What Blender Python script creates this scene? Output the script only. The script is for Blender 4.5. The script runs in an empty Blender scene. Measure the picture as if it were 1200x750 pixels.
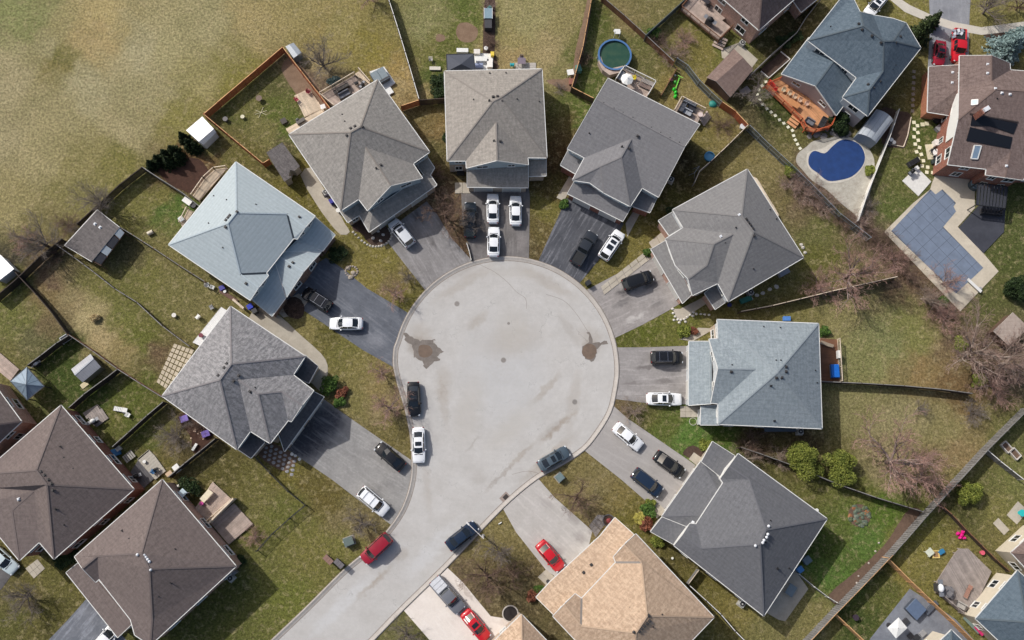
import bpy, bmesh, math, random
import numpy as np
from mathutils import Vector, Matrix

R = math.radians
S = bpy.context.scene
COL = S.collection
rng = random.Random(7)

# ------------------------------------------------------------------ camera, sky, sun, exposure
HC = 120.0                      # flying height in metres
FPX = 1010.0                    # focal length in photo pixels (photo is 1200 x 750)
cam_d = bpy.data.cameras.new("camera")
cam_d.sensor_width = 36.0
cam_d.lens = 36.0 * FPX / 1200.0
cam_d.clip_start = 0.5
cam_d.clip_end = 3000.0
cam = bpy.data.objects.new("camera", cam_d)
COL.objects.link(cam)
S.camera = cam
# the drone looks a little off straight down: the point right below it lies at pixel (560, 580)
_down = Vector(((560 - 600) / FPX, -(580 - 375) / FPX, -1.0)).normalized()      # world -Z in camera axes
_zc = -_down                                                                    # world +Z in camera axes
_yc = (Vector((0, 1, 0)) - _zc * _zc.dot(Vector((0, 1, 0)))).normalized()
_xc = _yc.cross(_zc).normalized()
CR = Matrix((_xc, _yc, _zc))         # camera axes -> world axes (rows are the world axes written in camera axes)
CAM = Vector((0, 0, HC))
_c0 = CR @ Vector((0, 0, -1)); _c0 = _c0 * (HC / -_c0.z)
CAM = Vector((-_c0.x, -_c0.y, HC))   # picture centre looks at the world origin
cam.matrix_world = Matrix.Translation(CAM) @ CR.to_4x4()
UPX = 1.0 / 8.25                     # metres per photo pixel near the picture centre

SUN_TO = Vector((-0.90, 0.69, 1.0)).normalized()
elev = math.asin(SUN_TO.z)
azim = math.atan2(SUN_TO.x, SUN_TO.y)
world = bpy.data.worlds.new("World")
S.world = world
world.use_nodes = True
nt = world.node_tree
bg = nt.nodes["Background"]
sky = nt.nodes.new("ShaderNodeTexSky")
sky.sky_type = 'NISHITA'
sky.sun_disc = False
sky.sun_elevation = elev
sky.sun_rotation = azim
sky.air_density = 1.0
sky.dust_density = 4.0
sky.ozone_density = 1.0
nt.links.new(sky.outputs[0], bg.inputs[0])
bg.inputs[1].default_value = 0.100
sun_d = bpy.data.lights.new("sun", 'SUN')
sun_d.energy = 3.0
sun_d.angle = R(0.7)
sun_d.color = (1.0, 0.968, 0.925)
sun = bpy.data.objects.new("sun", sun_d)
COL.objects.link(sun)
sun.rotation_euler = SUN_TO.to_track_quat('Z', 'Y').to_euler()
S.view_settings.view_transform = 'Standard'
S.view_settings.look = 'None'
S.view_settings.exposure = 0.12
S.view_settings.gamma = 1.0
S.view_settings.use_curve_mapping = False

# ------------------------------------------------------------------ pixel of the photo -> point of the place
def W(px, py, z=0.0):
  d = CR @ Vector(((px - 600.0) / FPX, (375.0 - py) / FPX, -1.0))
  return CAM + d * ((z - HC) / d.z)

def pix(v):
  q = CR.transposed() @ (Vector(v) - CAM)
  return (600.0 + FPX * q.x / -q.z, 375.0 - FPX * q.y / -q.z)

def srgb(r, g, b):
  def f(c):
    c /= 255.0
    return c / 12.92 if c <= 0.04045 else ((c + 0.055) / 1.055) ** 2.4
  return (f(r), f(g), f(b))

# ------------------------------------------------------------------ materials
MATS = {}
class N:
  """small helper round a node tree"""
  def __init__(self, name):
    self.m = bpy.data.materials.new(name)
    self.m.use_nodes = True
    self.t = self.m.node_tree
    self.b = self.t.nodes["Principled BSDF"]
  def n(self, typ, **kw):
    nd = self.t.nodes.new("ShaderNode" + typ)
    for k, v in kw.items():
      if k in nd.bl_rna.properties and k not in ('inputs',):
        setattr(nd, k, v)
      else:
        nd.inputs[k.replace('_', ' ')].default_value = v
    return nd
  def l(self, a, b):
    self.t.links.new(a, b)
  def noise(self, vec, scale, detail=3.0, rough=0.6, dist=0.0):
    nd = self.n("TexNoise")
    nd.inputs["Scale"].default_value = scale
    nd.inputs["Detail"].default_value = detail
    nd.inputs["Roughness"].default_value = rough
    nd.inputs["Distortion"].default_value = dist
    if vec is not None:
      self.l(vec, nd.inputs["Vector"])
    return nd.outputs["Fac"]
  def mapr(self, val, a, b, c, d, smooth=False):
    nd = self.n("MapRange")
    if smooth:
      nd.interpolation_type = 'SMOOTHSTEP'
    self.l(val, nd.inputs["Value"])
    nd.inputs["From Min"].default_value = a
    nd.inputs["From Max"].default_value = b
    nd.inputs["To Min"].default_value = c
    nd.inputs["To Max"].default_value = d
    return nd.outputs["Result"]
  def math(self, op, a, b=None, clamp=False):
    nd = self.n("Math")
    nd.operation = op
    nd.use_clamp = clamp
    for i, v in enumerate((a, b)):
      if v is None:
        continue
      if isinstance(v, (int, float)):
        nd.inputs[i].default_value = v
      else:
        self.l(v, nd.inputs[i])
    return nd.outputs[0]
  def mix(self, fac, a, b, blend='MIX'):
    nd = self.n("Mix")
    nd.data_type = 'RGBA'
    nd.blend_type = blend
    for s, v in ((nd.inputs[0], fac), (nd.inputs[6], a), (nd.inputs[7], b)):
      if isinstance(v, (int, float)):
        s.default_value = v
      elif isinstance(v, tuple):
        s.default_value = (v[0], v[1], v[2], 1.0)
      else:
        self.l(v, s)
    return nd.outputs[2]
  def mul(self, col, fac):
    """scale a colour by a value"""
    nd = self.n("VectorMath")
    nd.operation = 'SCALE'
    if isinstance(col, tuple):
      nd.inputs[0].default_value = col[:3]
    else:
      self.l(col, nd.inputs[0])
    if isinstance(fac, (int, float)):
      nd.inputs["Scale"].default_value = fac
    else:
      self.l(fac, nd.inputs["Scale"])
    return nd.outputs[0]
  def pos(self):
    return self.n("NewGeometry").outputs["Position"]
  def obj(self):
    return self.n("TexCoord").outputs["Object"]
  def uv(self):
    return self.n("TexCoord").outputs["UV"]
  def mapping(self, vec, loc=(0, 0, 0), rot=(0, 0, 0), sc=(1, 1, 1)):
    nd = self.n("Mapping")
    nd.inputs["Location"].default_value = loc
    nd.inputs["Rotation"].default_value = rot
    nd.inputs["Scale"].default_value = sc
    self.l(vec, nd.inputs["Vector"])
    return nd.outputs[0]
  def bump(self, h, strength=0.4, dist=0.02):
    nd = self.n("Bump")
    nd.inputs["Strength"].default_value = strength
    nd.inputs["Distance"].default_value = dist
    self.l(h, nd.inputs["Height"])
    self.l(nd.outputs[0], self.b.inputs["Normal"])
  def color(self, c):
    if isinstance(c, tuple):
      self.b.inputs["Base Color"].default_value = (c[0], c[1], c[2], 1.0)
    else:
      self.l(c, self.b.inputs["Base Color"])
  def rough(self, r):
    if isinstance(r, (int, float)):
      self.b.inputs["Roughness"].default_value = r
    else:
      self.l(r, self.b.inputs["Roughness"])
  def ellipse(self, vec, px, py, rx, ry, ang=0.0, soft=0.5):
    """mask (stains, painted shade) centred on a photo pixel, radii in pixels (ang: degrees, counter-clockwise)"""
    c = W(px, py)
    sub = self.n("VectorMath"); sub.operation = 'SUBTRACT'
    self.l(vec, sub.inputs[0]); sub.inputs[1].default_value = (c.x, c.y, 0)
    mp = self.n("Mapping"); mp.vector_type = 'TEXTURE'
    mp.inputs["Rotation"].default_value = (0, 0, R(ang))
    mp.inputs["Scale"].default_value = (rx * UPX, ry * UPX, 1e6)
    self.l(sub.outputs[0], mp.inputs["Vector"])
    ln = self.n("VectorMath"); ln.operation = 'LENGTH'
    self.l(mp.outputs[0], ln.inputs[0])
    return self.mapr(ln.outputs["Value"], 1.0, 1.0 - soft, 0.0, 1.0, True)

def simple(name, col, rough=0.6, metal=0.0, var=0.12, scale=3.0, bump=0.0, spec=None, coat=0.0):
  """plain surface with a little grain and wear"""
  if name in MATS:
    return MATS[name]
  k = N(name)
  v = k.obj()
  f = k.noise(v, scale, 4.0, 0.65)
  f2 = k.noise(v, scale * 9, 2.0, 0.6)
  m = k.math('ADD', k.mapr(f, 0.25, 0.75, 1 - var, 1 + var), k.mapr(f2, 0.3, 0.7, -var * 0.5, var * 0.5))
  k.color(k.mul(col, m))
  k.rough(rough)
  k.b.inputs["Metallic"].default_value = metal
  if coat:
    k.b.inputs["Coat Weight"].default_value = coat
    k.b.inputs["Coat Roughness"].default_value = 0.05
  if spec is not None:
    k.b.inputs["Specular IOR Level"].default_value = spec
  if bump:
    k.bump(f2, bump, 0.02)
  MATS[name] = k.m
  return k.m

def mix_c(a, b, t):
  return tuple(a[i] * (1 - t) + b[i] * t for i in range(3))

def shingle(name, c1, c2, c3, streak=0.5):
  """asphalt shingle: courses from uv (u along the eave, v up the slope, metres), mottled tabs"""
  if name in MATS:
    return MATS[name]
  k = N(name)
  uv = k.uv()
  br = k.n("TexBrick")
  br.offset = 0.5
  br.inputs["Scale"].default_value = 1.0
  br.inputs["Brick Width"].default_value = 0.33
  br.inputs["Row Height"].default_value = 0.14
  br.inputs["Mortar Size"].default_value = 0.012
  br.inputs["Mortar Smooth"].default_value = 0.3
  br.inputs["Bias"].default_value = 0.0
  br.inputs["Color1"].default_value = (0.0, 0.0, 0.0, 1)
  br.inputs["Color2"].default_value = (1, 1, 1, 1)
  br.inputs["Mortar"].default_value = (0.35, 0.35, 0.35, 1)
  k.l(uv, br.inputs["Vector"])
  tab = k.n("SeparateColor")
  k.l(br.outputs["Color"], tab.inputs[0])
  # blotches a few tabs wide, slanted like laid courses
  sl = k.mapping(uv, rot=(0, 0, R(28)), sc=(2.6, 0.9, 1))
  n1 = k.noise(sl, 1.1, 3.0, 0.7)
  n2 = k.noise(k.mapping(uv, sc=(1, 1, 1)), 5.5, 2.0, 0.6)
  n3 = k.noise(k.mapping(uv, sc=(0.18, 0.10, 1)), 1.0, 2.0, 0.6)
  rows = k.n("TexWave")
  rows.bands_direction = 'Y'
  rows.wave_profile = 'SAW'
  rows.inputs["Scale"].default_value = 0.56
  rows.inputs["Distortion"].default_value = 0.6
  rows.inputs["Detail Scale"].default_value = 2.0
  k.l(uv, rows.inputs["Vector"])
  a = k.math('ADD', k.mapr(tab.outputs[0], 0, 1, -0.22, 0.22), k.mapr(n1, 0.36, 0.64, 0.5 - streak * 0.75, 0.5 + streak * 0.75))
  a = k.math('ADD', a, k.mapr(n2, 0.3, 0.7, -0.25 * streak * 2, 0.25 * streak * 2), True)
  col = k.mix(a, c1, c2)
  col = k.mix(k.mapr(n3, 0.35, 0.7, 0.0, 0.55), col, c3)
  col = k.mul(col, k.mapr(rows.outputs["Fac"], 0.0, 1.0, 0.94, 1.05))
  n4 = k.noise(k.mapping(uv, sc=(1, 0.6, 1)), 2.3, 3.0, 0.7)
  col = k.mul(col, k.mapr(n4, 0.3, 0.7, 1 - 0.15 * streak, 1 + 0.15 * streak))
  k.color(col)
  k.rough(0.92)
  k.b.inputs["Specular IOR Level"].default_value = 0.25
  h = k.math('ADD', br.outputs["Fac"], k.math('MULTIPLY', n2, -0.8))
  k.bump(h, 0.35, -0.02)
  MATS[name] = k.m
  return k.m

def siding(name, col, pitch=0.2):
  """horizontal lap siding"""
  if name in MATS:
    return MATS[name]
  k = N(name)
  g = k.pos()
  w = k.n("TexWave"); w.bands_direction = 'Z'; w.wave_profile = 'SAW'
  w.inputs["Scale"].default_value = 0.314 / pitch
  w.inputs["Distortion"].default_value = 0.0
  k.l(g, w.inputs["Vector"])
  n = k.noise(g, 1.5, 3.0)
  k.color(k.mul(k.mul(col, k.mapr(w.outputs["Fac"], 0.0, 1.0, 0.82, 1.02)), k.mapr(n, 0.3, 0.7, 0.93, 1.05)))
  k.rough(0.6)
  k.bump(w.outputs["Fac"], 0.5, 0.02)
  MATS[name] = k.m
  return k.m

def brick(name, c1, c2, mortar):
  if name in MATS:
    return MATS[name]
  k = N(name)
  uv = k.uv()
  br = k.n("TexBrick")
  br.inputs["Scale"].default_value = 1.0
  br.inputs["Brick Width"].default_value = 0.24
  br.inputs["Row Height"].default_value = 0.075
  br.inputs["Mortar Size"].default_value = 0.008
  for nm, c in (("Color1", c1), ("Color2", c2), ("Mortar", mortar)):
    br.inputs[nm].default_value = (c[0], c[1], c[2], 1)
  k.l(uv, br.inputs["Vector"])
  n = k.noise(uv, 2.2, 4.0)
  k.color(k.mul(br.outputs["Color"], k.mapr(n, 0.3, 0.7, 0.75, 1.2)))
  k.rough(0.88)
  k.bump(br.outputs["Fac"], 0.5, -0.01)
  MATS[name] = k.m
  return k.m

def paving(name, col, col2, var=0.18, stains_shade=(), track=0.0, tcol=None, scale=1.0, rough=0.85, cracks=0.0, lines=0.0):
  """asphalt or concrete sheet: mottling, grit, stains (ellipses in photo pixels), tyre tracks along uv"""
  if name in MATS:
    return MATS[name]
  k = N(name)
  g = k.pos()
  dv = k.n("VectorMath"); dv.operation = 'ADD'
  wn = k.n("TexNoise"); wn.inputs["Scale"].default_value = 1.1; wn.inputs["Detail"].default_value = 4.0
  k.l(g, wn.inputs["Vector"])
  off = k.n("VectorMath"); off.operation = 'MULTIPLY_ADD'
  k.l(wn.outputs["Color"], off.inputs[0]); off.inputs[1].default_value = (1.6, 1.6, 0); off.inputs[2].default_value = (-0.8, -0.8, 0)
  k.l(g, dv.inputs[0]); k.l(off.outputs[0], dv.inputs[1])
  gv = dv.outputs[0]
  n1 = k.noise(g, 0.35 * scale, 5.0, 0.65)
  n2 = k.noise(g, 2.2 * scale, 5.0, 0.7)
  n3 = k.noise(g, 22.0, 3.0, 0.7)
  c = k.mix(k.mapr(n1, 0.32, 0.68, 0, 1), col, col2)
  c = k.mul(c, k.mapr(n2, 0.25, 0.75, 1 - var, 1 + var * 0.8))
  c = k.mul(c, k.mapr(n3, 0.25, 0.75, 0.90, 1.10))
  for (px, py, rx, ry, an, sc, st) in stains_shade:
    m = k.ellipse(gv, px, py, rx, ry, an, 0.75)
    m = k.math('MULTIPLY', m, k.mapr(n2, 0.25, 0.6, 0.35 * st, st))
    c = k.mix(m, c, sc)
  if track:
    uv = k.uv()
    st_ = k.noise(k.mapping(uv, sc=(0.22, 1.9, 1)), 1.0, 4.0, 0.65, 0.4)
    m = k.mapr(st_, 0.48, 0.66, 0.0, track, True)
    m = k.math('MULTIPLY', m, k.mapr(n2, 0.3, 0.6, 0.3, 1.0))
    c = k.mix(m, c, tcol)
  if cracks:
    vo = k.n("TexVoronoi"); vo.feature = 'DISTANCE_TO_EDGE'
    vo.inputs["Scale"].default_value = 0.13
    sc2 = k.n("VectorMath"); sc2.operation = 'MULTIPLY_ADD'
    k.l(wn.outputs["Color"], sc2.inputs[0]); sc2.inputs[1].default_value = (3, 3, 0); k.l(g, sc2.inputs[2])
    k.l(sc2.outputs[0], vo.inputs["Vector"])
    m = k.mapr(vo.outputs["Distance"], 0.0, 0.006, cracks, 0.0)
    m = k.math('MULTIPLY', m, k.mapr(n1, 0.48, 0.56, 0.0, 1.0))
    c = k.mix(m, c, tuple(x * 0.35 for x in col))
  k.color(c)
  k.rough(rough)
  k.b.inputs["Specular IOR Level"].default_value = 0.3
  k.bump(n3, 0.25, 0.01)
  MATS[name] = k.m
  return k.m

# ------------------------------------------------------------------ object helpers
def tag(o, label=None, cat=None, group=None, kind=None):
  if label: o['label'] = label
  if cat: o['category'] = cat
  if group: o['group'] = group
  if kind: o['kind'] = kind
  return o

def thing(name, label, cat, loc=(0, 0, 0), rz=0.0, group=None):
  o = bpy.data.objects.new(name, None)
  o.empty_display_size = 0.3
  COL.objects.link(o)
  o.location = loc
  o.rotation_euler = (0, 0, rz)
  return tag(o, label, cat, group)

def link(name, me, mat, parent=None, world_coords=False):
  o = bpy.data.objects.new(name, me)
  COL.objects.link(o)
  if mat is not None:
    if isinstance(mat, (list, tuple)):
      for m in mat: me.materials.append(m)
    elif not me.materials:
      me.materials.append(mat)
  if parent is not None:
    o.parent = parent
    if world_coords:      # geometry is given in world coordinates
      # parent chain carries only translation + z rotation
      o.matrix_parent_inverse = world_matrix(parent).inverted()
  return o

def world_matrix(o):
  m = Matrix.Translation(o.location) @ o.rotation_euler.to_matrix().to_4x4() @ Matrix.Diagonal((*o.scale, 1))
  if o.parent is not None:
    m = world_matrix(o.parent) @ o.matrix_parent_inverse @ m
  return m

class MB:
  """collects simple solids; build() links them as one mesh object"""
  def __init__(self):
    self.v, self.f, self.mi, self.uv = [], [], [], {}
  def add(self, vs, fs, mi=0):
    o = len(self.v)
    self.v.extend([tuple(p) for p in vs])
    for f in fs:
      self.f.append(tuple(i + o for i in f)); self.mi.append(mi)
    return self
  def box(self, cx, cy, cz, sx, sy, sz, rz=0.0, mi=0, taper=1.0):
    vs = []
    c, s = math.cos(rz), math.sin(rz)
    for dz, t in ((-0.5, 1.0), (0.5, taper)):
      for dx, dy in ((-0.5, -0.5), (0.5, -0.5), (0.5, 0.5), (-0.5, 0.5)):
        x, y = dx * sx * t, dy * sy * t
        vs.append((cx + x * c - y * s, cy + x * s + y * c, cz + dz * sz))
    return self.add(vs, [(3, 2, 1, 0), (4, 5, 6, 7), (0, 1, 5, 4), (1, 2, 6, 5), (2, 3, 7, 6), (3, 0, 4, 7)], mi)
  def bar(self, a, b, w, h, mi=0, up=(0, 0, 1)):
    """box beam from a to b, w wide and h high, centred on the line"""
    a, b = Vector(a), Vector(b)
    d = (b - a)
    if d.length < 1e-6: return self
    d.normalize()
    u = Vector(up)
    s = d.cross(u)
    if s.length < 1e-4: s = d.cross(Vector((1, 0, 0)))
    s.normalize()
    t = s.cross(d).normalized()
    s *= w / 2; t *= h / 2
    vs = [a - s - t, a + s - t, a + s + t, a - s + t, b - s - t, b + s - t, b + s + t, b - s + t]
    return self.add(vs, [(3, 2, 1, 0), (4, 5, 6, 7), (0, 1, 5, 4), (1, 2, 6, 5), (2, 3, 7, 6), (3, 0, 4, 7)], mi)
  def tube(self, a, b, r1, r2=None, n=8, mi=0, cap=True):
    a, b = Vector(a), Vector(b)
    r2 = r1 if r2 is None else r2
    d = (b - a).normalized()
    s = d.cross(Vector((0, 0, 1)))
    if s.length < 1e-3: s = Vector((1, 0, 0))
    s.normalize(); t = d.cross(s)
    vs = []
    for p, r in ((a, r1), (b, r2)):
      for i in range(n):
        an = 2 * math.pi * i / n
        vs.append(p + s * (r * math.cos(an)) + t * (r * math.sin(an)))
    fs = [(i, (i + 1) % n, n + (i + 1) % n, n + i) for i in range(n)]
    if cap:
      fs += [tuple(range(n))[::-1], tuple(range(n, 2 * n))]
    return self.add(vs, fs, mi)
  def prism(self, pts, z0, z1, mi=0):
    """vertical prism over a plan polygon (list of (x, y))"""
    n = len(pts)
    ar = sum(pts[i][0] * pts[(i + 1) % n][1] - pts[(i + 1) % n][0] * pts[i][1] for i in range(n))
    if ar < 0: pts = pts[::-1]
    vs = [(p[0], p[1], z0) for p in pts] + [(p[0], p[1], z1) for p in pts]
    fs = [tuple(range(n))[::-1], tuple(range(n, 2 * n))]
    fs += [(i, (i + 1) % n, n + (i + 1) % n, n + i) for i in range(n)]
    return self.add(vs, fs, mi)
  def dome(self, c, rx, ry, rz, nu=12, nv=6, mi=0, full=False, jit=0.0, seed=0):
    r_ = random.Random(seed)
    vs, fs = [], []
    lo = -math.pi / 2 if full else 0.0
    for j in range(nv + 1):
      ph = lo + (math.pi / 2 - lo) * j / nv
      for i in range(nu):
        th = 2 * math.pi * i / nu
        q = 1 + r_.uniform(-jit, jit)
        vs.append((c[0] + rx * math.cos(ph) * math.cos(th) * q, c[1] + ry * math.cos(ph) * math.sin(th) * q, c[2] + rz * math.sin(ph) * q))
    for j in range(nv):
      for i in range(nu):
        a, b = j * nu + i, j * nu + (i + 1) % nu
        fs.append((a, b, b + nu, a + nu))
    fs.append(tuple(range(nu))[::-1]); fs.append(tuple(nv * nu + i for i in range(nu)))
    return self.add(vs, fs, mi)
  def build(self, name, mat, parent=None, world=False, smooth=False, bevel=0.0):
    me = bpy.data.meshes.new(name)
    me.from_pydata(self.v, [], self.f)
    if any(self.mi):
      me.polygons.foreach_set("material_index", self.mi)
    if bevel:
      bm = bmesh.new(); bm.from_mesh(me)
      bmesh.ops.bevel(bm, geom=list(bm.edges), offset=bevel, segments=1, affect='EDGES', clamp_overlap=True)
      bm.to_mesh(me); bm.free()
    me.update()
    if smooth:
      me.polygons.foreach_set("use_smooth", [True] * len(me.polygons))
      try: me.set_sharp_from_angle(angle=R(40))
      except Exception: pass
    return link(name, me, mat, parent, world)

def poly_area(p):
  n = len(p)
  return 0.5 * sum(p[i][0] * p[(i + 1) % n][1] - p[(i + 1) % n][0] * p[i][1] for i in range(n))

def smooth_loop(pts, n=4, closed=True):
  out = []
  m = len(pts)
  rngm = range(m) if closed else range(m - 1)
  for i in rngm:
    if closed:
      p0, p1, p2, p3 = pts[i - 1], pts[i], pts[(i + 1) % m], pts[(i + 2) % m]
    else:
      p0, p1, p2, p3 = pts[max(i - 1, 0)], pts[i], pts[i + 1], pts[min(i + 2, m - 1)]
    for j in range(n):
      t = j / n
      out.append(tuple(0.5 * ((2 * p1[k]) + (-p0[k] + p2[k]) * t + (2 * p0[k] - 5 * p1[k] + 4 * p2[k] - p3[k]) * t * t + (-p0[k] + 3 * p1[k] - 3 * p2[k] + p3[k]) * t ** 3) for k in range(len(p1))))
  if not closed: out.append(tuple(pts[-1]))
  return out

def sheet(name, pts_px, z, mat, label=None, cat=None, kind='structure', smooth=0, thick=0.0, parent=None, uvdir=None, rough_edge=0.0, seed=1):
  """flat piece of ground outlined in photo pixels, z metres up; thick > 0 makes it a slab with sides"""
  p = [tuple(q) for q in pts_px]
  if smooth: p = smooth_loop(p, smooth)
  if rough_edge:
    r_ = random.Random(seed); q = []
    m = len(p)
    for i in range(m):
      a, b = p[i], p[(i + 1) % m]
      L = math.hypot(b[0] - a[0], b[1] - a[1]); k = max(1, int(L / 2.2))
      for j in range(k):
        t = j / k
        q.append((a[0] + (b[0] - a[0]) * t + r_.gauss(0, rough_edge), a[1] + (b[1] - a[1]) * t + r_.gauss(0, rough_edge)))
    p = q
  w = [W(x, y, 0) for x, y in p]
  if poly_area(w) < 0: w = w[::-1]
  n = len(w)
  me = bpy.data.meshes.new(name)
  if thick:
    vs = [(q.x, q.y, z) for q in w] + [(q.x, q.y, z - thick) for q in w]
    fs = [tuple(range(n))] + [(i, i + n, (i + 1) % n + n, (i + 1) % n) for i in range(n)]
  else:
    vs = [(q.x, q.y, z) for q in w]; fs = [tuple(range(n))]
  me.from_pydata(vs, [], fs)
  uvl = me.uv_layers.new(name="UVMap")
  d = Vector((1, 0, 0))
  if uvdir is not None:
    d = (W(uvdir[2], uvdir[3]) - W(uvdir[0], uvdir[1])).normalized()
  e = Vector((-d.y, d.x, 0))
  for lp in me.loops:
    c = me.vertices[lp.vertex_index].co
    uvl.data[lp.index].uv = (c.dot(d), c.dot(e))
  o = link(name, me, mat, parent, parent is not None)
  if parent is None:
    tag(o, label, cat, None, kind)
  return o
# ------------------------------------------------------------------ the ground
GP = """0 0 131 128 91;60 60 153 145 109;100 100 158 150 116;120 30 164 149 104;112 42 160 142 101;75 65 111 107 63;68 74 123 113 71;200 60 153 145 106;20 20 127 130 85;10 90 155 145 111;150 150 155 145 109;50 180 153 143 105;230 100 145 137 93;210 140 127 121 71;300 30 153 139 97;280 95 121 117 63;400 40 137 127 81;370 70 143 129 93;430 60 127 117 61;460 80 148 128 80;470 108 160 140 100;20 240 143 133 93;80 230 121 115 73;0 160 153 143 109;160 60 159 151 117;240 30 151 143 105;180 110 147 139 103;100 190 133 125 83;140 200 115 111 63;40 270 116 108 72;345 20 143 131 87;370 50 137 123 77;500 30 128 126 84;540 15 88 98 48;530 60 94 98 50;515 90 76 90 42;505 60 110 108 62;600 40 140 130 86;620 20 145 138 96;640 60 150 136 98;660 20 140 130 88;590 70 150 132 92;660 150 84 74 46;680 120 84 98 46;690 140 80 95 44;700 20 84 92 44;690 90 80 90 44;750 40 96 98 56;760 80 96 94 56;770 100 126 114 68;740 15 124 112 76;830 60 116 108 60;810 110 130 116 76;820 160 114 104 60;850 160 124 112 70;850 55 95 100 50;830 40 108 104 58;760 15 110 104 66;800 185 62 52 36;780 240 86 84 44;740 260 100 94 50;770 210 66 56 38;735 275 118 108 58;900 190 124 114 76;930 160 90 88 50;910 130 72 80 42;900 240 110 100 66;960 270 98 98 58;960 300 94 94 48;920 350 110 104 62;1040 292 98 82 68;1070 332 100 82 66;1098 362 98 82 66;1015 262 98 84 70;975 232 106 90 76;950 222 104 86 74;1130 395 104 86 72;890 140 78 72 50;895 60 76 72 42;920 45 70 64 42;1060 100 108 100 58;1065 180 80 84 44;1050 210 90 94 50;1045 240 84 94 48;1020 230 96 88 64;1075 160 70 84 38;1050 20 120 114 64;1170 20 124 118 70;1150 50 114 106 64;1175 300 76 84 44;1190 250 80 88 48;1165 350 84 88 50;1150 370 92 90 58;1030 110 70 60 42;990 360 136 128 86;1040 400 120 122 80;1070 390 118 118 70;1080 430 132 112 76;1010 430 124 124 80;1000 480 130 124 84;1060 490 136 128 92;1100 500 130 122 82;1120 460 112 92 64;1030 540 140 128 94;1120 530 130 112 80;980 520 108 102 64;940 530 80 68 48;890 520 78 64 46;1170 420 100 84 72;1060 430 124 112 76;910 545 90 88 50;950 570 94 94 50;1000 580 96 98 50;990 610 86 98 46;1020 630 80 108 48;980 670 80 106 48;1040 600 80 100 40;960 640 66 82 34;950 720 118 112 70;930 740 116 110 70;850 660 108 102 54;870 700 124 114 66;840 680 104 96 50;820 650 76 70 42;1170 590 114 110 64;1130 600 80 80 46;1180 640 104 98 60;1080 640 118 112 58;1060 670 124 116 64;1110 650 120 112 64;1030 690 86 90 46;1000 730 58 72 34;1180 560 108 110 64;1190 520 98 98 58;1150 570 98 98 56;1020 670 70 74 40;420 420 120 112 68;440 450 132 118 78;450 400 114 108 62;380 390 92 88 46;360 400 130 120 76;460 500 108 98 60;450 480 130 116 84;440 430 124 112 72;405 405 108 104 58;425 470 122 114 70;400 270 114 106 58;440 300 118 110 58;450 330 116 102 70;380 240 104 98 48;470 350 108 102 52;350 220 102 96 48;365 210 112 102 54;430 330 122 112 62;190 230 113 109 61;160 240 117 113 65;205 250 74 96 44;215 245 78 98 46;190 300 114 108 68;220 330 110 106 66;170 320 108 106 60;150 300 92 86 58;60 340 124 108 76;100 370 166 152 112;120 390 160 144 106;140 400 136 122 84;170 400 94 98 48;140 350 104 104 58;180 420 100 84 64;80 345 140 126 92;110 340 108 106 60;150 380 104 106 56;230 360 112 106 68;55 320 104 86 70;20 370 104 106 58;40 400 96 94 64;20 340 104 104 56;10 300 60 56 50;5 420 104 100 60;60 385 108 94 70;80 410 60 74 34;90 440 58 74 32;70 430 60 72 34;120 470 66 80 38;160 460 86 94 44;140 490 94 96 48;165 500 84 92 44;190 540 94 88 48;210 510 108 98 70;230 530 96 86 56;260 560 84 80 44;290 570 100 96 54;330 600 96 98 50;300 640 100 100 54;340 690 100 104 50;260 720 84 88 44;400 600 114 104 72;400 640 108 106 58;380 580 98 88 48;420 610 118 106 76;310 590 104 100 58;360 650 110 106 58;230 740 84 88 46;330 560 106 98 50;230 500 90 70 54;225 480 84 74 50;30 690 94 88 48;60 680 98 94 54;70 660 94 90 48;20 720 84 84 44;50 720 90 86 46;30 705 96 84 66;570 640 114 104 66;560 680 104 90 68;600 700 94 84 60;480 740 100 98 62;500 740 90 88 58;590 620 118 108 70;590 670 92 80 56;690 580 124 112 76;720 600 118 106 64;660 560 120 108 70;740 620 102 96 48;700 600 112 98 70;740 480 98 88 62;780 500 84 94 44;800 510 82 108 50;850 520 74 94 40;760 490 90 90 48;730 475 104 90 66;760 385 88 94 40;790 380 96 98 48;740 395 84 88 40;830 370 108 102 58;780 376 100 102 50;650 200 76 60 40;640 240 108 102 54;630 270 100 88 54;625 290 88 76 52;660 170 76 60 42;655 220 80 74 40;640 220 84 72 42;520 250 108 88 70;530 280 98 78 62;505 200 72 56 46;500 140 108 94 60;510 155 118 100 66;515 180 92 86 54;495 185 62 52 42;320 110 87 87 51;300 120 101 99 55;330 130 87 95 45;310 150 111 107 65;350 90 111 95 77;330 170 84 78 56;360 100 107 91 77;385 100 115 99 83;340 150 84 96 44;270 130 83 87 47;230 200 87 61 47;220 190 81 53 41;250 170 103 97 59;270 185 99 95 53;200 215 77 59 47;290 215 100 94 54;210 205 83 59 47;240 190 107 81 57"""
ctrl = []
for ln in GP.replace('\n', ';').split(';'):
  a = [float(x) for x in ln.split()]
  if len(a) == 5:
    c = srgb(*a[2:])
    ctrl.append((a[0], a[1], c[0], c[1], c[2]))
ctrl = np.array(ctrl)

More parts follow.
